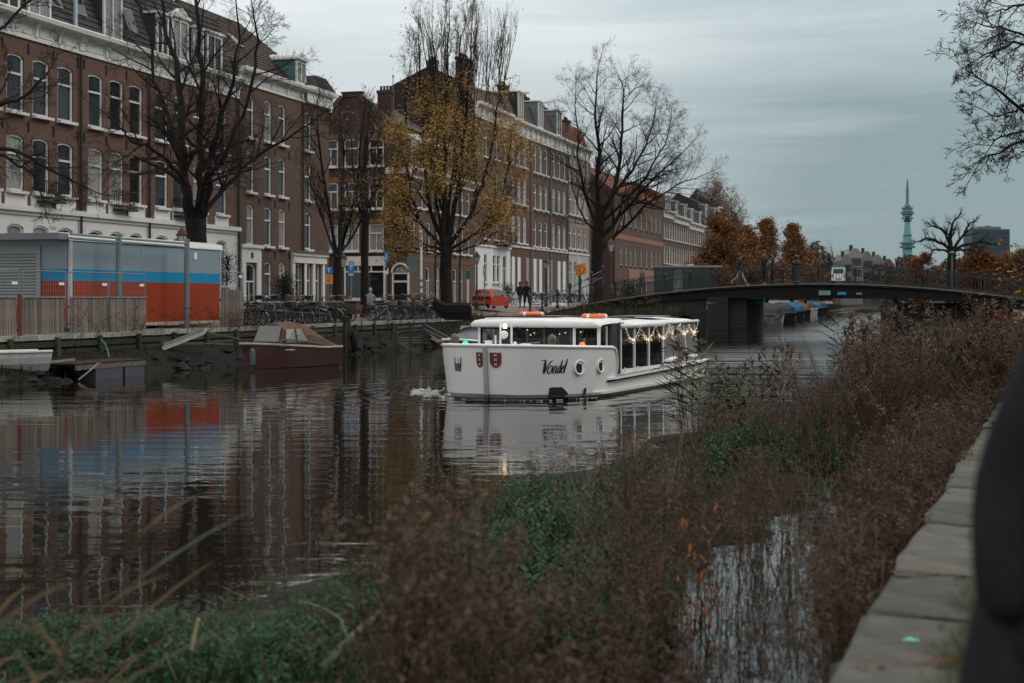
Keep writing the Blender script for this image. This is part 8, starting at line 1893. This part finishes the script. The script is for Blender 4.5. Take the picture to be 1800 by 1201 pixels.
pos, L, Y = field(120, -3.4, -2.6, 8.2, 18, -.05); scatter('water_weeds', weeds, pos, NR.uniform(.6,1.0,len(L)), [b_stem, b_head, b_leaf], .12)
# close blurred clump of tall seed heads
def clump(label, px0, px1, Y0, Y1, n, h0, h1, tp, mats, z=.05, name='weed_clump', cat='plant', tilt=.1, xy=None):
    Y = NR.uniform(Y0, Y1, n); px = px0+(px1-px0)*(NR.beta(2.3,2.3,n)*1.16-.08); X = (px-CX)/F*Y; o = scatter(name, tp, np.stack([X,Y,np.full(n,z)],1), NR.uniform(h0,h1,n), mats, tilt, None, xy=xy); tag(o, label, cat); return o
clump('tall brown blurred seed heads close to the camera, left half of the nearest weeds', 670, 880, 5.8, 7.4, 36, 1.1, 1.7, weeds, [b_stem, b_head, b_leaf], z=-.05)
clump('tall brown blurred seed heads close to the camera, right half of the nearest weeds', 900, 1170, 5.4, 6.8, 42, .7, 1.2, weeds, [b_stem, b_head, b_leaf], z=-.05)
clump('high dark red brown stalks rising past the green herbs below the boat stern', 1050, 1230, 9.0, 13.0, 26, .9, 1.4, [t_weed(40+i, 6, 7) for i in range(4)], [b_stem, b_head, b_leaf])
clump('few rusty orange leaved twigs among the stalks at the water gap', 1200, 1270, 9.5, 11, 6, .75, 1.15, twigs, [b_stem, rust_leaf, rust_leaf])
n = 260; Yl = NR.uniform(8,12.5,n); Xl = NR.uniform(-4.2,-.9,n); k = (Xl-S2*Yl > -6.7); tq = Tpl(); tq.stem([(0,0,0),(.3,.02,.03),(.6,-.03,.02),(1,0,.05)], .006, .003, 0); scatter('straw_litter', [tq.arr()], np.stack([Xl,Yl,NR.uniform(.12,.4,n)],1)[k], NR.uniform(.3,.8,k.sum()), [r_dry], .3)
# reeds
RM = [b_stem, r_leaf, r_brown, b_head]; RD = [r_dry, r_dry, y_leaf, b_head]
clump('green reeds with wide leaf fans standing before the boat stern', 1188, 1232, 24, 27, 11, 1.4, 2.0, reeds, RM, .0, 'reed_clump', 'reeds', .1)
clump('leaning green and brown reeds just right of the boat stern', 1215, 1330, 24, 30, 34, .9, 1.45, reeds, RM, .0, 'reed_clump', 'reeds', .22)
clump('brown reed tuft with arching leaves in open water right of the boat', 1325, 1400, 29, 34, 20, .9, 1.55, reeds, [b_stem, r_brown, r_leaf, b_head], .0, 'reed_clump', 'reeds', .2)
clump('feathery tall brown reeds before the right bridge pier', 1462, 1552, 40, 47, 30, 1.3, 2.15, reeds, [b_stem, r_brown, b_leaf, b_head], .0, 'reed_clump', 'reeds', .12)
clump('fine bare stalks standing in the water between the reed tufts', 1290, 1480, 30, 40, 26, .7, 1.3, twigs, [b_stem, b_leaf, r_dry], .0, 'stalk_clump', 'plant', .2)
clump('blurred dry reed leaves close by at the left edge', -40, 110, 4.6, 6, 9, 1.2, 1.85, [t_reed(60+i, 1, False, .4) for i in range(4)], [b_stem, r_brown, r_leaf, b_head], .1, 'reed_clump', 'reeds', .2)
clump('broken pale reed stalks near the lower left corner', 20, 240, 7.0, 8.6, 8, .5, .95, [t_reed(70+i, 1, False, .4) for i in range(4)], [b_stem, r_brown, r_brown, b_head], .05, 'reed_clump', 'reeds', .3)
tag(MB().tube([W(566,1175,8.6), W(600,1138,8.7), W(640,1100,8.8), W(668,1076,8.9)], [.028,.026,.024,.018], 7).tube([W(612,1126,8.73), W(600,1090,8.9), W(570,1070,9.0), W(530,1056,9.1)], [.009,.008,.006,.003], 5).build('fallen_stalk', M('stalk_green', (.10,.14,.085), rough=.6, var=.12)), 'thick pale green stalk lying broken among the nearest herbs', 'plant stalk')
tag(MB().tube([W(338,1142,8.4), W(342,1118,8.4), W(349,1088,8.4)], [.014,.013,.011], 6).build('stalk_stub', M('stalk_pale', (.32,.27,.15), rough=.7, var=.1)), 'short pale yellow stalk stub standing in the lower left herbs', 'plant stalk')
# grass on the near lawn, creeping over the stones
n = 4600; Lg = NR.normal(-.26,.14,n); Lg = np.clip(Lg,-.56,.5); Yg = NR.uniform(3.2,15,n); scatter('quay_grass', fine, np.stack([Lg+S2*Yg,Yg,np.full(n,1.03)],1), NR.uniform(.08,.24,n)*np.clip(1+(Lg+.35)*1.5,.45,1.3), [g_blade, g_dry], .4)
ps = []
for c in nwall.children:
    if c.location.y < 20:
        for _ in range(5):
            u = NR.random(); ps.append((c.location.x+u*.6+S2*.0, c.location.y-u*.22, 1.07))
ps = np.array(ps); scatter('joint_grass', fine, ps, NR.uniform(.02,.075,len(ps)), [g_blade, g_dry], .4)
n = 130; u = NR.random(n); Yl = NR.choice([7.7,5.8,9.8,4.9,11.4], n, p=[.45,.2,.15,.1,.1])+NR.normal(0,.05,n); Ll = -.95+.62*np.clip(NR.beta(2,1.2,n),0,1); tl = Tpl(); tl.leaf((0,0,0),(1,0,.1),1,.3,0,.2); tl.leaf((0,0,0),(0,1,.2),.8,.25,1,.2)
scatter('fallen_leaves', [tl.arr()], np.stack([Ll+S2*Yl,Yl,np.full(n,1.105)],1), NR.uniform(.02,.055,n), [b_leaf, rust_leaf], .2)
tag(MB().tube([W(1572,1016,7.6)+Vector((0,0,.01)), W(1610,1021,7.62)+Vector((0,0,.015)), W(1652,1012,7.7)+Vector((0,0,.01))], .006, 5).build('fallen_twig', b_stem), 'thin dark twig lying across a coping stone', 'twig')
# bushes on the right quay
def bush(label, X, Y, z, h, w, seed, leaf, n=1500, name='bush', size=.035):
    T = Tree(seed); b = Vector((X,Y,z)); PB = [(5,.55,36,.3,.12),(5,.5,40,.2,.18),(3,.5,40,.1,.2)]
    for i in range(11):
        a = 6.283*i/11; k = T.r.uniform(.2,1); e = b+Vector((math.cos(a)*w*k, math.sin(a)*w*k, h*T.r.uniform(.55,1)))
        T.limb([b+Vector((math.cos(a)*.1,math.sin(a)*.1,0)), b+(e-b)*.5+Vector((0,0,h*.1)), e], .018, .006, PB, 6, h*.28, 3, .03)
    t = thing(name, label, 'bush', b); mt = Matrix.Translation(-b); T.big.xf(mt).build('stems', b_stem, t, kind='stuff'); T.small.xf(mt).build('twigs', b_stem, t, kind='stuff')
    V = []; Fc = []
    for q, d in T.tips:
        if T.r.random() > n/4000: continue
        c = q-b; a = T.rv(1).normalized(); o = a.orthogonal().normalized(); s_ = size*T.r.uniform(.6,1.4); k = len(V); V += [c-a*s_, c+o*s_*.5, c+a*s_, c-o*s_*.5]; Fc += [(k,k+1,k+2),(k,k+2,k+3)]
    if V: fromnp('leaves', np.array(V), np.array(Fc), leaf, None, t, kind='stuff')
bush('bush with sparse yellow leaves at the right edge over the bridge railing', 9.5, 25, 1.0, 2.2, 1.0, 201, y_leaf, 1500)
bush('dull leafy bush on the quay left of the yellow leaved one', 8.2, 27, .5, 1.25, 1.0, 202, g_leaf2, 2400); bush('dark twiggy bush at the far end of the coping stones', 7.0, 21, .4, 1.45, .8, 203, b_leaf, 3000)
bush('dark bush leaning on the right bridge abutment', 18.3, 60, .3, 1.35, 1.5, 204, g_leaf2, 3000, size=.07); bush('brown bush between abutment and near weeds', 15.6, 48, .3, 1.3, 1.4, 205, b_leaf, 3500, size=.06); bush('reddish brown bush on the right bank before the bridge end', 20.2, 55, .6, 1.9, 1.6, 206, rust_leaf, 1500, size=.06)
pos, L, Y = field(700, -4.5, 1.2, 44, 74, .15); pos[:,2] = np.clip((L+4.5)*.22, .05, 1.1); scatter('dry_weeds', weeds, pos, NR.uniform(.5,1.05,len(pos)), [b_stem, b_head, b_leaf], .15, xy=1.4)
# grass and weeds of the left embankment, the mud bank and the quay edge
ps = []; emb = bpy.data.objects['embankment'].data
for p in emb.polygons:
    c = p.center
    if c.z > .1 and c.y < 89:
        for _ in range(9): k = NR.random(2); v0, v1, v2 = (np.array(emb.vertices[p.vertices[i]].co) for i in (0,1,3)); ps.append(v0+(v1-v0)*k[0]+(v2-v0)*k[1])
ps = np.array(ps); scatter('bank_grass', [t_grass(i+50, 14, .6, .014) for i in range(5)], ps, NR.uniform(.35,.85,len(ps)), [M('bank_dry', (.045,.034,.022), (.10,.076,.05), rough=.9, island=True), g_blade], .25)
ix = NR.random(len(ps)) < .16; scatter('bank_weeds', weeds, ps[ix], NR.uniform(.5,1.2,ix.sum()), [b_stem, b_head, b_leaf], .2, xy=2.0)
n = 420; Ym = NR.uniform(36,84,n); Lm = NR.uniform(-30.0,-27.6,n); keep = nz(Lm,Ym,.35,4) > -.05; Lm, Ym = Lm[keep], Ym[keep]; zm = .75+(-30-Lm)*.33
scatter('bank_grass', [t_grass(i+80, 10, .8, .014) for i in range(4)], np.stack([Lm+S1*Ym,Ym,zm],1), NR.uniform(.25,.7,len(Lm)), [M('mud_grass', (.03,.027,.018), (.07,.058,.038), rough=.9, island=True), M('mud_green', (.02,.03,.014), (.035,.045,.02), rough=.9, island=True)], .3)
n = 150; Ym = np.concatenate([NR.uniform(49,60,70), NR.uniform(82,92,40), NR.uniform(59.5,62,40)]); Lm = -30.0+NR.uniform(-.25,.3,n); scatter('quay_weeds', twigs, np.stack([Lm+S1*Ym,Ym,np.full(n,1.1)],1), NR.uniform(.5,1.3,n), [M('quay_twig', (.07,.035,.028), (.12,.065,.05), rough=.9, island=True), b_leaf, b_leaf], .25, xy=1.7)
g_con = M('conifer_green', (.014,.022,.013), (.03,.042,.022), rough=.8, island=True)
blob_tree('small dark conical evergreen before the brown corner house', 500, 484, 90, 29, 1.6, 301, 1, g_con, 3500, .07, 'conifer'); blob_tree('small dark shrub by the last window of the white ground floor', 399, 447, 88.5, 13, 3.4, 302, 0, g_con, 900, .07, 'potted_shrub'); blob_tree('ragged dark shrub beside the white fronted house steps', 893, 500, 135, 14, 1.9, 303, 0, g_con, 900, .09, 'shrub')
blob_tree('dark evergreen hedge lump on the bridgehead beside the pavilion', 1105, 500, 100, 40, 2.4, 304, 0, g_con, 1500, .08, 'shrub')
